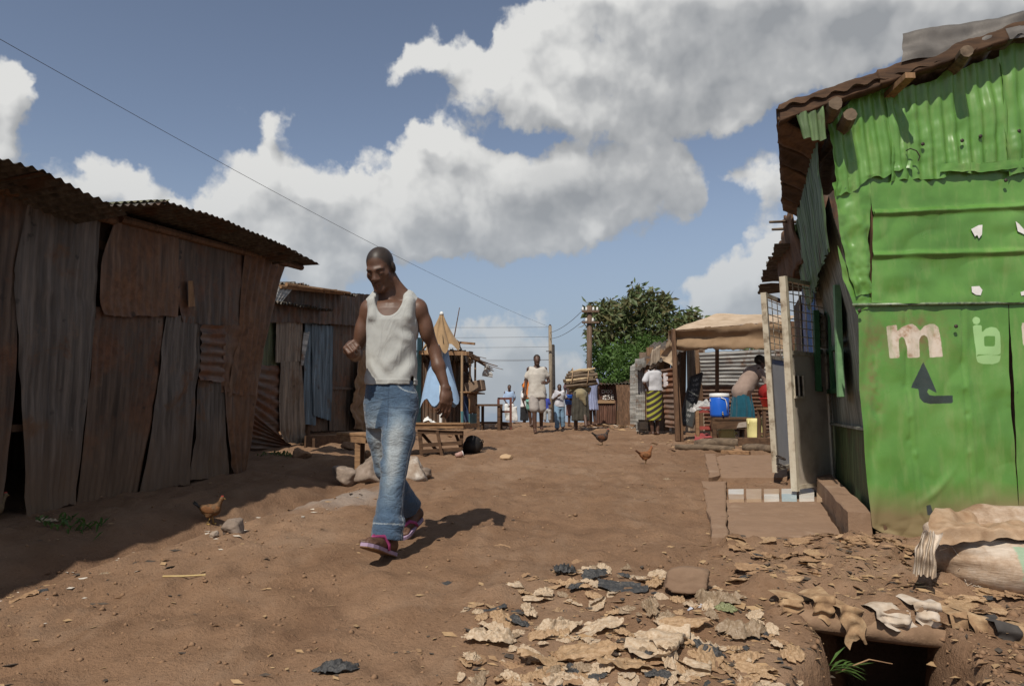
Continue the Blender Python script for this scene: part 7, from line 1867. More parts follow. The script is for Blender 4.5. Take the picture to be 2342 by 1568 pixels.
def build_cover():
    nx, ny = 60, 60; V = []; F = []
    lip = lambda x: float(lip_y(x))
    x0, x1 = 1.00, 2.9
    XX = np.array([x0 + (x1 - x0) * i / nx for j in range(ny + 1) for i in range(nx + 1)]); YY0 = lip_y(XX); TJ = np.array([(j / ny) ** 1.2 for j in range(ny + 1) for i in range(nx + 1)])
    YY = YY0 + (4.55 - YY0) * TJ; ZT = cover_top(XX, YY + 1e-6); lay_i = lambda j, i: j * (nx + 1) + i
    for lay in (0, 1):
        for j in range(ny + 1):
            for i in range(nx + 1):
                x = x0 + (x1 - x0) * i / nx; y0 = lip(x); y = y0 + (4.55 - y0) * (j / ny) ** 1.2
                e = min(i / 6, (nx - i) / 6, (ny - j) / 6, 1)
                z = ZT[lay_i(j, i)]
                if lay: z -= .04 + .05 * e
                if j == 0: y += .02 * lay
                V.append((x, y, z))
    n = nx + 1; o_ = n * (ny + 1)
    for j in range(ny):
        for i in range(nx):
            a = j * n + i; F.append((a, a + 1, a + n + 1, a + n)); F.append((o_ + a, o_ + a + n, o_ + a + n + 1, o_ + a + 1))
    for i in range(nx): F.append((i, o_ + i, o_ + i + 1, i + 1)); 
    o = mesh('drain_cover', V, F, EARTH, None, True); o['kind'] = 'structure'
    return lip
LIP = build_cover()
p0 = Vector((1.18, LIP(1.18) + .06, gflat(1.18, 3.35) - .02)); p1 = Vector((2.02, LIP(2.02) + .05, gflat(2.02, 3.1) - .04))
tag(MB().tube([p0.lerp(p1, t) for t in (0, .2, .4, .6, .8, 1)], [.045, .05, .047, .05, .045, .04], 14, jit=.13, seed=5).build('log', mottled('earth_caked_log', [(.15, .092, .055), (.23, .145, .09), (.28, .19, .12)], 7, .95, bs=.7, bd=.01, bscale=26), None, True), 'dusty log carrying the crossing over the drain hole', 'log')
STRAW = mottled('matted_straw_rag', [(.17, .10, .055), (.30, .19, .105), (.42, .30, .18)], 16, .95, bs=.5, bd=.006)
RAGW = mottled('frayed_white_sacking', [(.32, .24, .17), (.46, .38, .30), (.56, .49, .42)], 14, .9, bs=.5, bd=.004, bscale=90)
RAGD = mottled('dark_rag', [(.035, .032, .030), (.075, .066, .06)], 12, .9)
rg = random.Random(4)
RL = []
def rag(x, w, ln, mat, label, sway=0, out=.02, top=.05):
    y = LIP(x); z = gflat(x, y) + .05; n, m = 12, 26; V = []; F = []; sd = rg.randint(0, 99)
    for j in range(m + 1):
        t = j / m
        for i in range(n + 1):
            s = (i / n - .5) * w * (1 - .35 * t) ; a = max(0, t - .28) / .72
            xx = x + s + sway * a * a + .02 * float(pnoise(t * 4, sd)); 
            yy = y + (.16 * (1 - t / .28) if t < .28 else 0) - out + .03 * float(pnoise(s * 12, t * 4, sd)) - .012 * math.sin(s * 60) 
            e = ln * (1 + .35 * float(pnoise(s * 30, sd + .5)))
            zz = z + (.012 + .03 * float(pnoise(s * 9, t * 5, sd + 2)) if t < .28 else -a * e)
            V.append((xx, yy, zz))
    F = [(j * (n + 1) + i, j * (n + 1) + i + 1, (j + 1) * (n + 1) + i + 1, (j + 1) * (n + 1) + i) for j in range(m) for i in range(n)]
    o = mesh('rag', V, F, mat, None, True); tag(o, label, 'rag', 'rags hanging over the drain hole'); return o
for (x, w, ln, m, lab, sw) in ((1.36, .10, .09, STRAW, 'leftmost short straw coloured rag over the drain', -.02), (1.45, .12, .15, STRAW, 'shaggy straw rag hanging on the log end', .02), (1.62, .17, .06, RAGW, 'frayed whitish sacking strip draped over the log', .05),
    (1.76, .12, .10, RAGW, 'ragged whitish sacking corner above the dark hole', .03), (1.86, .07, .24, STRAW, 'long narrow tan rag hanging deepest into the hole', -.01), (1.93, .09, .17, STRAW, 'tan rag beside the deepest hanging one', .02), (2.00, .10, .12, RAGD, 'dark rag between the tan ones', .0), (2.05, .08, .20, STRAW, 'tan rag at the right end of the lip', .04), (2.14, .14, .10, STRAW, 'broad short rag right of the drain hole', .02), (1.24, .12, .07, STRAW, 'broad ragged tuft left above the drain hole', -.03)):
    rag(x, w, ln, m, lab, sw)
# a sprig growing in the drain
sp = Vector((1.27, 3.0, gflat(1.27, 3.0) - .10)); pl_ = thing('weed_sprig', 'small green weed growing at the edge of the drain hole', 'plant', sp)
V = []; F = []
for k in range(22):
    a = rg.uniform(-.5, 1.2); d_ = Vector((math.cos(a), math.sin(a) * .6 - .3, rg.uniform(-.1, .55))).normalized(); L_ = rg.uniform(.06, .13); w_ = .007; o_ = Vector((rg.uniform(-.03, .06), rg.uniform(-.02, .02), rg.uniform(0, .03)))
    sd = d_.cross(Vector((0, 0, 1))).normalized(); b0 = len(V); V += [sp + o_, sp + o_ + d_ * L_ * .5 + sd * w_, sp + o_ + d_ * L_ - Vector((0, 0, .02)), sp + o_ + d_ * L_ * .5 - sd * w_]; F.append((b0, b0 + 1, b0 + 2, b0 + 3))
mesh('leaves', V, F, LF2, pl_)
MB().tube([sp, sp + Vector((.12, -.03, .06)), sp + Vector((.2, -.05, .05))], [.004, .003, .002], 5).build('stem', WOODX, pl_)

# ---------------------------------------------------------------- woven sack by the green wall
sk_ = Vector((2.52, 3.74, gflat(2.52, 3.74) + .02))
fs = Fig('crumpled dirty white woven sack lying at the green wall', sk_, R(-12), 1.0, None, 'sack', 'sack')
B = Body(); B.ell((.05, -.04, .09), (.46, .31, .16), .05); B.ell((.25, .05, .15), (.34, .24, .15), .06); B.ell((-.28, -.05, .12), (.15, .20, .14), .08); B.cap((-.36, .10, .20), (-.12, .14, .28), .05, .06, .06); B.cap((-.05, .12, .27), (.40, .12, .28), .07, .06, .06)
def sdisp(x, y, z):
    q = z + .35 * y + .10 * x + .03 * pnoise(x * 4, y * 4, z * 4)
    f = np.sin(q * 85 + 3 * pnoise(x * 5, y * 5, z * 5)); big = pnoise(x * 3.2, y * 3.2, z * 5 + 3)
    return .006 * f * (.7 + big) - .022 * np.abs(big) + .006 * fbm(x * 9, y * 9, z * 9, 3)
def sackmat():
    m, n, l, b = newmat('woven_dirty_sacking'); v = coords(n, l); f = noise(n, l, v, 5, 7, .7); f2 = noise(n, l, coords(n, l, (1, 1, 7)), 18, 4, .6)
    c = ramp(n, l, f, [(.36, (.24, .15, .085)), (.5, (.38, .28, .20)), (.64, (.52, .44, .36))]); c = mix(n, l, .5, c, ramp(n, l, f2, [(.3, (.6, .58, .55)), (.7, (1.15, 1.15, 1.15))]), 'MULTIPLY')
    a = n.new('ShaderNodeAttribute'); a.attribute_name = 'print'; c = mix(n, l, a.outputs['Fac'], c, (.20, .36, .24))
    l.new(c, b.inputs['Base Color']); b.inputs['Roughness'].default_value = .85
    bump(n, l, b, f2, .5, .006); return m
fs.add('bag', B, sackmat(), .010, sdisp, {'print': lambda x, y, z: .7 * ((np.abs(x + .10) < .028) & (y < 0) & (z > .06) & (z < .20))})
def sflap(nm, L, Rr, seed, m, dent=.03, ds=6, folds=0, nu=40, nv=26):
    o_ = sheet(nm, None, m, L, Rr, nu=nu, nv=nv, dent=dent, dscale=ds, seed=seed, jag=.03, ridge=(lambda S_, T_, W, H: .018 * np.sin(S_ * folds + 3 * pnoise(S_ * 3, T_ * 2))) if folds else None)
    o_.parent = fs.o; o_.matrix_parent_inverse = Matrix.LocRotScale(fs.o.location, fs.o.rotation_euler.to_quaternion(), None).inverted(); return o_
BRNS = mottled('earth_brown_sacking', [(.24, .145, .08), (.36, .245, .155), (.44, .33, .23)], 8, .9, bs=.5, bd=.004, bscale=90)
sflap('flap', [at(2112, 1238, 3.56), at(2118, 1212, 3.56), at(2132, 1186, 3.68), at(2150, 1176, 3.86)], [at(2420, 1232, 3.52), at(2380, 1212, 3.56), at(2360, 1188, 3.68), at(2350, 1176, 3.86)], 400, BRNS, .06, 5)
sflap('gathered_mouth', [at(2086, 1296, 3.47), at(2094, 1250, 3.47), at(2106, 1208, 3.53)], [at(2140, 1310, 3.42), at(2140, 1260, 3.43), at(2146, 1208, 3.50)], 401, RAGW, .05, 7, 26)
fr2 = MB()
for k in range(90):
    x_ = rg.uniform(-.42, .40); z_ = rg.uniform(.02, .07) if x_ > -.3 else rg.uniform(.02, .2); y_ = -.24 + .1 * abs(x_); L_ = rg.uniform(.02, .06)
    fr2.tube([(x_, y_, z_), (x_ + rg.uniform(-.02, .02), y_ - .02, z_ - L_ * .4), (x_ + rg.uniform(-.03, .03), y_ - .03, max(.004, z_ - L_))], .0018, 3, False)
o = fs.part('fringe', fr2, RAGW); o['kind'] = 'stuff'

# ---------------------------------------------------------------- litter heap
def plastic(name, cols, rough, tr):
    m, n, l, b = newmat(name); v = coords(n, l); f = noise(n, l, v, 9, 6, .65)
    c = ramp(n, l, f, [(.3, cols[0]), (.5, cols[1]), (.7, cols[2])]); l.new(c, b.inputs['Base Color']); b.inputs['Roughness'].default_value = rough; b.inputs['Specular IOR Level'].default_value = .35
    bump(n, l, b, noise(n, l, v, 9, 4, .6, 1.2), .30, .03)
    if tr:
        t = n.new('ShaderNodeBsdfTranslucent'); l.new(c, t.inputs['Color']); mx = n.new('ShaderNodeMixShader'); mx.inputs[0].default_value = tr
        out = [x for x in n if x.type == 'OUTPUT_MATERIAL'][0]; l.new(b.outputs[0], mx.inputs[1]); l.new(t.outputs[0], mx.inputs[2]); l.new(mx.outputs[0], out.inputs['Surface'])
    return m
PTAN = plastic('dirty_tan_plastic', [(.30, .185, .098), (.44, .29, .165), (.55, .39, .24)], .40, .22)
PPALE = plastic('pale_dusty_plastic', [(.38, .265, .165), (.54, .41, .28), (.66, .55, .42)], .32, .2)
PGREY = plastic('clear_greyish_plastic', [(.23, .155, .095), (.33, .24, .155), (.46, .36, .26)], .35, .25)
PBLK = plastic('dusty_black_plastic', [(.022, .022, .023), (.045, .045, .046), (.085, .078, .07)], .5, 0)
PBRN = plastic('earth_stained_plastic', [(.22, .13, .070), (.31, .19, .105), (.40, .26, .15)], .7, .1)
def bag_mesh(seed, kind):
    """a bag or torn piece of film: rounded outline, long creases, lifted rims"""
    if kind == 'lump':      # crumpled, half collapsed bag
        rs_ = np.random.RandomState(seed); nu, nv = 38, 30; S_, T_2 = np.meshgrid(np.linspace(-1, 1, nu), np.linspace(-1, 1, nv))
        X = S_ * np.sqrt(1 - T_2 ** 2 * .45); Y = T_2 * np.sqrt(1 - S_ ** 2 * .45); r = np.hypot(X, Y); a = np.arctan2(Y, X)
        out = 1 + .34 * pnoise(np.cos(a) * 1.4 + seed, np.sin(a) * 1.4, seed * .37) + .16 * pnoise(np.cos(a) * 4.5 + seed, np.sin(a) * 4.5, seed)
        X = X * out; Y = Y * out * rs_.uniform(.4, .75); ca = rs_.uniform(-.7, .7); u = X * math.cos(ca) + Y * math.sin(ca); w = -X * math.sin(ca) + Y * math.cos(ca)
        k = np.clip(1.12 - r, 0, 1); c1 = np.abs(pnoise(u * 1.1 + seed, w * 2.6, seed * 1.7)); c2 = np.abs(pnoise(u * 2.6, w * 5.0 + seed, seed * .7)); c3 = np.abs(pnoise(X * 6 + seed, Y * 7, seed * 2.7))
        Z = .10 * k + k ** .5 * (.55 * c1 + .34 * c2 + .16 * c3); X = X + .16 * pnoise(X * 2.2, Y * 2.2, seed + .5); Y = Y + .16 * pnoise(X * 2.2, Y * 2.2, seed + 4.5)
        V = np.stack([X, Y, Z], -1).reshape(-1, 3); F = [(j * nu + i, j * nu + i + 1, (j + 1) * nu + i + 1, (j + 1) * nu + i) for j in range(nv - 1) for i in range(nu - 1)]
        me = bpy.data.meshes.new('plastic_bag'); me.from_pydata(V.tolist(), [], F); me.polygons.foreach_set('use_smooth', [True] * len(me.polygons)); return me
    rs_ = np.random.RandomState(seed); nu, nv = 26, 20; S_, T_2 = np.meshgrid(np.linspace(-1, 1, nu), np.linspace(-1, 1, nv))
    k = np.sqrt(1 - T_2 ** 2 * .42) ; X = S_ * k; Y = T_2 * np.sqrt(1 - S_ ** 2 * .42)
    r = np.hypot(X, Y); a = np.arctan2(Y, X)
    out = 1 + .30 * pnoise(np.cos(a) * 1.3 + seed, np.sin(a) * 1.3, seed * .37) + .10 * pnoise(np.cos(a) * 4 + seed, np.sin(a) * 4, seed)
    asp = rs_.uniform(.35, .8); X = X * out; Y = Y * out * asp; Y = Y + rs_.uniform(-.5, .5) * X ** 2 * .6
    h = {'flat': .12, 'puff': .34, 'crease': .20}[kind]; ca = rs_.uniform(-.5, .5); u = X * math.cos(ca) + Y * math.sin(ca); w = -X * math.sin(ca) + Y * math.cos(ca)
    ridge = 1 - np.abs(pnoise(u * .9 + seed, w * 3.2, seed * 1.3)) * 2.2; ridge2 = 1 - np.abs(pnoise(u * 2.0, w * 6.0 + seed, seed * 2.1)) * 2.2
    Z = h * (.55 * np.clip(ridge, -.4, 1) + .22 * np.clip(ridge2, -.4, 1)) + h * .35 * pnoise(X * 1.2 + seed, Y * 1.2, 3.3)
    if kind == 'puff': Z = Z * .6 + h * np.clip(1 - r ** 2, 0, 1) ** .6
    Z = Z + .12 * np.clip(r - .6, 0, 1) * pnoise(np.cos(a) * 2 + seed, np.sin(a) * 2, 8.8)
    if rs_.rand() < .4:      # one side folded over
        m = X > .35; X = np.where(m, .7 - X, X); Z = np.where(m, Z + .08 + .12 * np.clip(.35 - X, 0, 1), Z)
    Z = Z - np.percentile(Z, 12)
    V = np.stack([X, Y, Z], -1).reshape(-1, 3); F = [(j * nu + i, j * nu + i + 1, (j + 1) * nu + i + 1, (j + 1) * nu + i) for j in range(nv - 1) for i in range(nu - 1)]
    me = bpy.data.meshes.new('plastic_bag'); me.from_pydata(V.tolist(), [], F); me.polygons.foreach_set('use_smooth', [True] * len(me.polygons)); return me
BAGS = {}
KINDS = [(PTAN, 'flat'), (PTAN, 'lump'), (PTAN, 'crease'), (PPALE, 'flat'), (PPALE, 'lump'), (PPALE, 'crease'), (PBLK, 'flat'), (PBLK, 'lump'), (PGREY, 'lump'), (PBRN, 'flat'), (PBRN, 'crease')]
for i, (m, k) in enumerate(KINDS):
    for v in range(4):
        me = bag_mesh(i * 5 + v + 1, k); me.materials.append(m); BAGS[(i, v)] = me
def normal_at(x, y):
    e = .06; return Vector((gflat(x - e, y) - gflat(x + e, y), gflat(x, y - e) - gflat(x, y + e), 2 * e)).normalized()
def drop(i, v, x, y, sx, rot, lift=.0, tilt=.12, label=None, group=None, sz=1.0, name='plastic_bag', cat='plastic bag'):
    o = bpy.data.objects.new(name, BAGS[(i, v)]); COL.objects.link(o); n = normal_at(x, y)
    q = Vector((0, 0, 1)).rotation_difference((n + Vector((rg.uniform(-tilt, tilt), rg.uniform(-tilt, tilt), 0))).normalized()).to_matrix() @ Matrix.Rotation(rot, 3, 'Z')
    o.matrix_world = Matrix.Translation((x, y, float(cover_top(x, y)) + lift - .004)) @ q.to_4x4() @ Matrix.Diagonal((sx, sx, sx * sz, 1))
    tag(o, label, cat, group); return o
LBL = {0: 'crumpled tan plastic bag in the litter beside the drain', 1: 'puffed tan plastic bag in the litter beside the drain', 2: 'creased tan plastic bag in the litter beside the drain', 3: 'flat pale plastic bag in the litter beside the drain', 4: 'puffed pale plastic bag in the litter beside the drain', 5: 'creased pale plastic bag in the litter beside the drain', 6: 'flat black plastic scrap in the litter beside the drain', 7: 'crumpled black plastic scrap in the litter beside the drain', 8: 'clear greyish plastic bag in the litter beside the drain', 9: 'earth stained flat scrap in the litter beside the drain', 10: 'earth stained creased scrap in the litter beside the drain'}
# the large pieces one can point to
NAMED = [ # u, v, half size, kind, rot, lift, label
 (1365, 1385, .085, 3, 1.3, .03, 'large smooth pale bag standing in the middle of the litter'), (1465, 1325, .12, 5, -.9, .03, 'long pale bag curled at the far edge of the litter'), (1700, 1330, .085, 0, .2, .02, 'flat tan bag lying apart above the drain'),
 (1360, 1320, .075, 7, .3, .05, 'shiny black bag lump at the top of the litter'), (1290, 1310, .075, 7, 1.2, .05, 'upright crumpled black bag left of the black lump'), (1125, 1470, .11, 4, .1, .02, 'big pale bag at the left end of the litter'),
 (1360, 1440, .115, 5, .25, .03, 'broad pale bag across the centre of the litter'), (1265, 1440, .085, 4, .8, .03, 'puffed whitish bag left of the broad pale one'), (1490, 1405, .085, 8, 1.4, .04, 'glossy clear bag puffed up right of centre'), (1640, 1375, .11, 8, -.4, .04, 'clear greyish bag draped near the drain'),
 (1570, 1450, .12, 2, -.3, .03, 'wide tan bag with handles near the drain'), (1530, 1510, .17, 5, -.55, .02, 'longest pale strip running to the bottom edge'), (1440, 1540, .12, 2, .1, .02, 'large tan bag at the bottom edge'), (1250, 1520, .12, 2, .3, .02, 'tan creased bag left of the bottom one'),
 (1340, 1500, .13, 2, -.4, .02, 'creased tan bag below the centre'), (1700, 1450, .13, 8, .5, .03, 'clear bag bundle close to the drain edge'), (1720, 1530, .10, 2, -.6, .02, 'tan bag at the lower right of the litter'), (1180, 1345, .10, 3, .2, .02, 'pale bag at the upper left of the litter'), (1110, 1395, .10, 6, .2, .01, 'black strip at the left of the litter'), (1240, 1365, .11, 3, .4, .02, 'pale flat bag beside the black scraps'),
 (1350, 1300, .10, 3, -.1, .01, 'pale flat bag behind the black lump'), (1420, 1350, .13, 6, -.2, .015, 'long black scrap right of the black lump'), (770, 1540, .085, 7, .3, .01, 'black bag scrap at the bottom left of the litter'), (1600, 1540, .13, 3, -.3, .02, 'pale bag between the strip and the drain')]
for k, (u, v, s_, i, ro, li, lab) in enumerate(NAMED):
    p = onground(u, v); drop(i, k % 3, p.x, p.y, s_, ro, li * .4, .2, lab, None, 1.15)
pit = lambda x, y: float(trench_mask(np.array(x), np.array(y))) > .25 and y < LIP(x)
poly = np.array([(1060, 1375), (1150, 1340), (1270, 1285), (1480, 1290), (1640, 1320), (1720, 1390), (1800, 1470), (1860, 1600), (1050, 1600), (1060, 1490)], float)
def inpoly(u, v, P=poly):
    c = False
    for i in range(len(P)):
        (x1, y1), (x2, y2) = P[i], P[(i + 1) % len(P)]
        if (y1 > v) != (y2 > v) and u < (x2 - x1) * (v - y1) / (y2 - y1) + x1: c = not c
    return c
cnt = 0
while cnt < 290:
    u, v = rg.uniform(1050, 1860), rg.uniform(1285, 1600)
    if not inpoly(u, v) or rg.random() > .55 + .45 * (1 - abs(u - 1400) / 450): continue
    p = onground(u, v)
    if pit(p.x, p.y): continue
    i = rg.choices(range(11), [3, 8, 4, 3, 9, 5, 1, 3, 5, 2, 3])[0]
    drop(i, rg.randrange(4), p.x, p.y, .022 + .050 * rg.random() ** 1.8 * (1.0 if i < 6 else .85), rg.uniform(0, 6.3), rg.uniform(0, .012), .25, LBL[i], 'litter ' + LBL[i].split(' in the')[0], 1.1); cnt += 1
# trampled scraps on and round the drain cover and along the path
LBL2 = {0: 'tan plastic scrap trodden into the crossing over the drain', 6: 'black plastic scrap trodden into the crossing over the drain', 9: 'earth brown scrap trodden into the crossing over the drain', 10: 'ragged brown scrap trodden into the crossing over the drain', 2: 'creased tan scrap trodden into the crossing over the drain'}
cnt = 0
poly2 = np.array([(1640, 1235), (1850, 1240), (2080, 1260), (2120, 1330), (2340, 1360), (2340, 1470), (2080, 1430), (1960, 1390), (1830, 1370), (1700, 1330)], float)
while cnt < 130:
    u, v = rg.uniform(1640, 2340), rg.uniform(1235, 1470)
    if not inpoly(u, v, poly2): continue
    p = onground(u, v); i = rg.choices([0, 6, 9, 10, 2], [2, 2, 5, 5, 2])[0]
    if pit(p.x, p.y): continue
    drop(i, rg.randrange(4), p.x, p.y, rg.uniform(.03, .085), rg.uniform(-.6, .3), .006, .15, LBL2[i], 'scraps ' + LBL2[i].split(' trodden')[0], .8, 'plastic_scrap', 'plastic scrap'); cnt += 1
for u, v, s_, i, ro, lab in ((1525, 1093, .06, 8, .1, 'clear plastic scrap lying on the right of the road'), (1136, 1141, .03, 3, .1, 'tiny white scrap in the middle of the road'), (240, 1305, .045, 8, .2, 'clear plastic bag flattened on the road at the left'), (300, 1282, .04, 3, 1.0, 'whitish scrap near the gutter at the left'), (1148, 1250, .045, 10, 0, 'earth brown scrap beyond the walking man shadow'), (1318, 1273, .03, 10, .4, 'small dark edged scrap above the litter'), (1025, 1332, .035, 7, .3, 'little black scrap left of the litter'), (60, 1368, .06, 10, .2, 'brown torn scrap at the left road edge'), (90, 1362, .04, 7, .8, 'black torn scrap at the left road edge'), (570, 1560, .06, 6, .1, 'grey flat scrap on the near road'), (1900, 1262, .05, 3, .5, 'white wrapper on the crossing'), (1548, 1003, .07, 3, .8, 'white crumpled paper at the foot of the stall post'), (1420, 960, .25, 3, .1, 'white plastic sheet on the rubbish by the latrine'), (1425, 937, .16, 4, 1.2, 'pale blue plastic bag against the latrine'), (100, 1195, .09, 4, .2, 'whitish rag in the shade at the foot of the shack'), (955, 1488, .05, 9, .1, 'brown scrap on the near road left of the litter'), (1000, 1350, .02, 10, .1, 'tiny leaf coloured scrap on the near road')):
    p = onground(u, v); drop(i, 1, p.x, p.y, s_, ro, 0, .1, lab, None, 1.0, 'plastic_scrap', 'plastic scrap')
WRAPB = plastic('blue_white_wrapper', [(.05, .08, .30), (.45, .46, .50), (.62, .62, .62)], .3, 0); WRAPG = plastic('olive_wrapper', [(.10, .11, .05), (.20, .21, .10), (.32, .32, .20)], .35, 0); WRAPR = plastic('red_orange_wrapper', [(.04, .035, .035), (.45, .12, .04), (.10, .09, .09)], .35, 0)
for k, (u, v, s_, m_, lab) in enumerate(((1598, 1392, .05, WRAPB, 'blue and white wrapper in the litter below the stone'), (2025, 1318, .05, WRAPB, 'blue and white wrapper on the crossing above the drain'), (1660, 1402, .06, WRAPG, 'olive green wrapper close to the drain edge'), (1915, 1310, .055, WRAPR, 'dark wrapper with orange print on the crossing'), (1125, 1408, .025, WRAPB, 'tiny blue wrapper at the left of the litter'))):
    p = onground(u, v); me = bag_mesh(90 + k, 'lump'); me.materials.append(m_); BAGS[(50 + k, 0)] = me; drop(50 + k, 0, p.x, p.y, s_, .4 * k, 0, .1, lab, None, .9, 'wrapper', 'wrapper')
p = onground(420, 1325); q = onground(500, 1322)
tag(MB().tube([(onground(372, 1326)) + Vector((0, 0, .008)), p + Vector((0, 0, .012)), onground(470, 1324) + Vector((0, 0, .008))], .005, 6).build('straw_stalk', mottled('dry_straw', [(.42, .30, .13), (.5, .38, .18)], 20, .7)), 'long pale straw stalk lying on the near road', 'stalk')

ANCH = [('the shiny black bag lump', 1360, 1320), ('the earth coloured stone', 1578, 1335), ('the glossy clear bag', 1490, 1405), ('the drain hole', 1950, 1450), ('the woven sack', 2200, 1260), ('the longest pale strip', 1530, 1510), ('the big pale left bag', 1125, 1470), ('the flat tan bag lying apart', 1700, 1330), ('the cement plinth', 1950, 1190), ('the broad pale bag', 1360, 1440), ('the green weed', 1890, 1470)]
ORD = ['nearest', 'second nearest', 'third', 'fourth', 'fifth', 'sixth', 'seventh', 'eighth', 'ninth', 'tenth', 'eleventh', 'twelfth', 'thirteenth', 'fourteenth', 'fifteenth', 'sixteenth', 'seventeenth', 'eighteenth']
def proj(q):
    d = q - Vector((0, 0, CAMZ)); f = d.y * math.cos(TILT) + d.z * math.sin(TILT); up = d.z * math.cos(TILT) - d.y * math.sin(TILT); return CX + FPX * d.x / f, CY - FPX * up / f
buckets = {}
for o in [o for o in COL.objects if o.get('group', '').startswith(('litter ', 'scraps '))]:
    u, v = proj(o.matrix_world.translation if o.matrix_world.translation.length else o.location); k = min(ANCH, key=lambda a: (a[1] - u) ** 2 + (a[2] - v) ** 2); du, dv = u - k[1], v - k[2]
    rel = ('right of' if du > 0 else 'left of') if abs(du) > abs(dv) * 1.3 else ('in front of' if dv > 0 else 'behind')
    look = o['label'].split(' in the litter')[0].split(' trodden')[0]; buckets.setdefault((look, rel, k[0]), []).append((du * du + dv * dv, o))
for (look, rel, k), L_ in buckets.items():
    L_.sort(key=lambda t: t[0])
    for i, (_, o) in enumerate(L_): o['label'] = look + ((', ' + ORD[min(i, 17)] + ' one') if len(L_) > 1 else '') + ' ' + rel + ' ' + k

# loose grit, chips of wood and leaf, clods: too small and many to count
def scatter(name, n, region, smin, smax, mats, flat, seed, dens=None):
    rs_ = np.random.RandomState(seed); V = [[] for _ in mats]; F = [[] for _ in mats]
    U = rs_.uniform(region[0], region[1], n); Yv = region[2] * (region[3] / region[2]) ** rs_.rand(n); X = U * Yv
    if dens is not None:
        k = rs_.rand(n) < dens(X, Yv); X, Yv = X[k], Yv[k]
    Z = cover_top(X, Yv)
    for x, y, z in zip(X, Yv, Z):
        s = smin * (smax / smin) ** (rs_.rand() ** 2.2); j = rs_.choice(len(mats)); b = len(V[j]); a = rs_.rand() * 6.3; c, sn = math.cos(a), math.sin(a)
        if flat:
            w = s * rs_.uniform(.2, .6); h = s * rs_.uniform(.05, .3)
            for (dx, dy, dz) in ((-s, -w * .3, 0), (0, -w, h), (s, 0, h * rs_.rand()), (s * .2, w, 0)): V[j].append((x + dx * c - dy * sn, y + dx * sn + dy * c, z + dz + .003))
            F[j] += [(b, b + 1, b + 2, b + 3)]
        else:
            for (dx, dy, dz) in ((1, 0, 0), (-1, 0, 0), (0, 1, 0), (0, -1, 0), (0, 0, .75), (0, 0, -.6)):
                f = s * rs_.uniform(.6, 1.2); V[j].append((x + (dx * c - dy * sn) * f, y + (dx * sn + dy * c) * f, z + dz * f))
            F[j] += [(b, b + 2, b + 4), (b + 2, b + 1, b + 4), (b + 1, b + 3, b + 4), (b + 3, b, b + 4), (b + 2, b, b + 5), (b + 1, b + 2, b + 5), (b + 3, b + 1, b + 5), (b, b + 3, b + 5)]
    for j, m in enumerate(mats):
        if V[j]: o = mesh(name, V[j], F[j], m, None, not flat); o['kind'] = 'stuff'; o['label'] = 'loose bits scattered over the dirt road'; o['category'] = name.replace('_', ' ')
CLOD = mottled('earth_clod', [(.19, .11, .062), (.27, .165, .098)], 9, .95, bs=.4)
CHIP1 = mottled('dry_leaf_chip', [(.28, .17, .085), (.42, .29, .16)], 20, .85); CHIP2 = mottled('dark_chip', [(.05, .04, .033), (.10, .075, .055)], 20, .85); CHIP3 = mottled('pale_chip', [(.45, .38, .30), (.60, .55, .48)], 20, .8)
scatter('clods', 5200, (-.75, .66, 2.3, 16), .004, .020, [CLOD], False, 1)
scatter('dry_chips', 1500, (-.75, .66, 2.3, 14), .006, .030, [CHIP1, CHIP1, CHIP2], True, 2)
near_l = lambda x, y: np.exp(-((x - edge_left(y)) / .35) ** 2) * .9
scatter('gutter_litter', 2600, (-.75, .2, 2.8, 11), .008, .045, [CHIP1, CHIP2, CHIP3], True, 3, near_l)
heap = lambda x, y: np.exp(-(((x - .62) / .62) ** 2 + ((y - 3.05) / .55) ** 2)) 
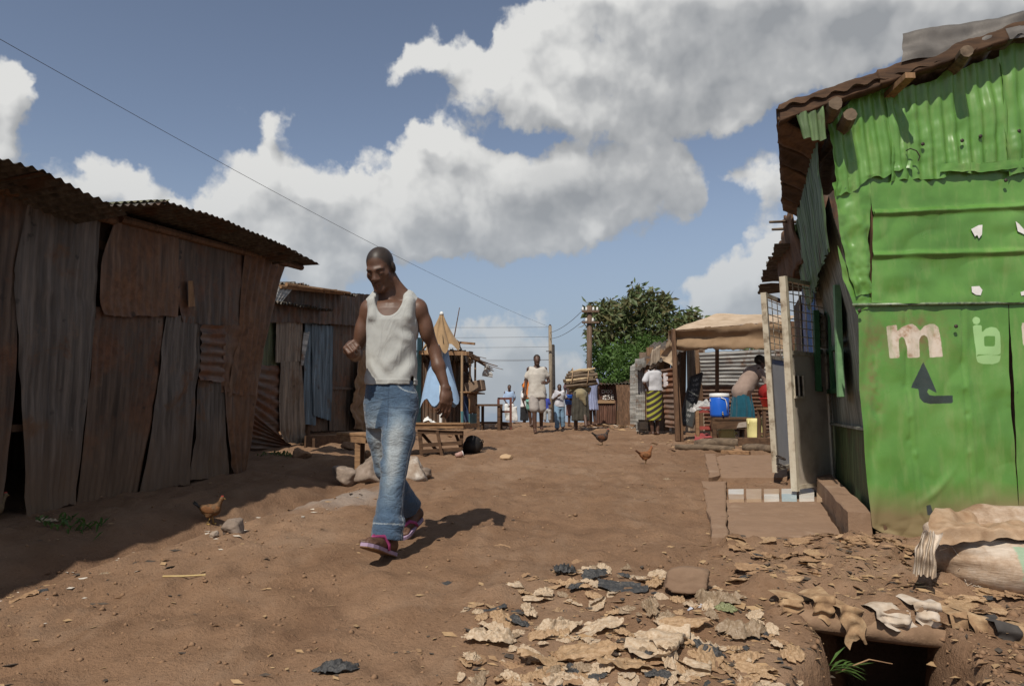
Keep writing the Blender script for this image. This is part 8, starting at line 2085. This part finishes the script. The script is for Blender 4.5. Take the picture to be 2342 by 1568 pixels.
scatter('heap_scraps', 2600, (-.1, .5, 2.4, 4.4), .010, .045, [CHIP1, CHIP1, CHIP2, PTAN], True, 4, heap)
cross = lambda x, y: np.exp(-(((x - 1.9) / .75) ** 2 + ((y - 3.9) / .45) ** 2)) 
scatter('crossing_scraps', 3000, (.2, .75, 3.1, 4.9), .010, .05, [CHIP1, CHIP1, CHIP1, PBRN, CHIP1, CHIP2], True, 5, cross)
pile = lambda x, y: np.exp(-(((x - 2.9) / .8) ** 2 + ((y - 19.0) / 1.2) ** 2))
scatter('rubbish_pile', 1800, (.08, .22, 15, 21), .04, .16, [CHIP1, CHIP3, PBRN], True, 6, pile)
stl = lambda x, y: np.exp(-(((x - 3.5) / .9) ** 2 + ((y - 12.3) / 1.2) ** 2))
scatter('stall_scraps', 1500, (.15, .42, 9.5, 16), .03, .12, [CHIP1, CHIP2, PBRN], True, 7, stl)
rim = lambda x, y: np.exp(-(((x - 1.75) / .45) ** 2 + ((y - 2.95) / .42) ** 2)) * (trench_mask(x, y) < .5)
scatter('drain_rim_scraps', 2200, (.3, .75, 2.3, 3.8), .008, .045, [CHIP1, PBRN, CHIP1, CHIP2], True, 8, rim)
scatter('drain_rim_clods', 900, (.3, .75, 2.3, 3.8), .008, .035, [CLOD], False, 9, rim)
# weeds at the foot of the shacks
for u, v, n_, lab in ((155, 1200, 70, 'dull green weeds at the foot of the rusty shack'), (645, 1042, 80, 'green weeds under the ribbed panel of the tin shed')):
    c_ = onground(u, v); V = []; F = []
    for k in range(n_):
        p = c_ + Vector((rg.gauss(0, .12), rg.gauss(0, .08), 0)); p.z = g1(p.x, p.y); a = rg.uniform(0, 6.3); d_ = Vector((math.cos(a) * .6, math.sin(a) * .6, .7)).normalized(); L_ = rg.uniform(.04, .11); sd = d_.cross(Vector((0, 0, 1))).normalized() * .010; b0 = len(V)
        V += [p, p + d_ * L_ * .6 + sd, p + d_ * L_ + Vector((0, 0, -.02)), p + d_ * L_ * .6 - sd]; F.append((b0, b0 + 1, b0 + 2, b0 + 3))
    tag(mesh('weeds', V, F, LF2), lab, 'weeds')
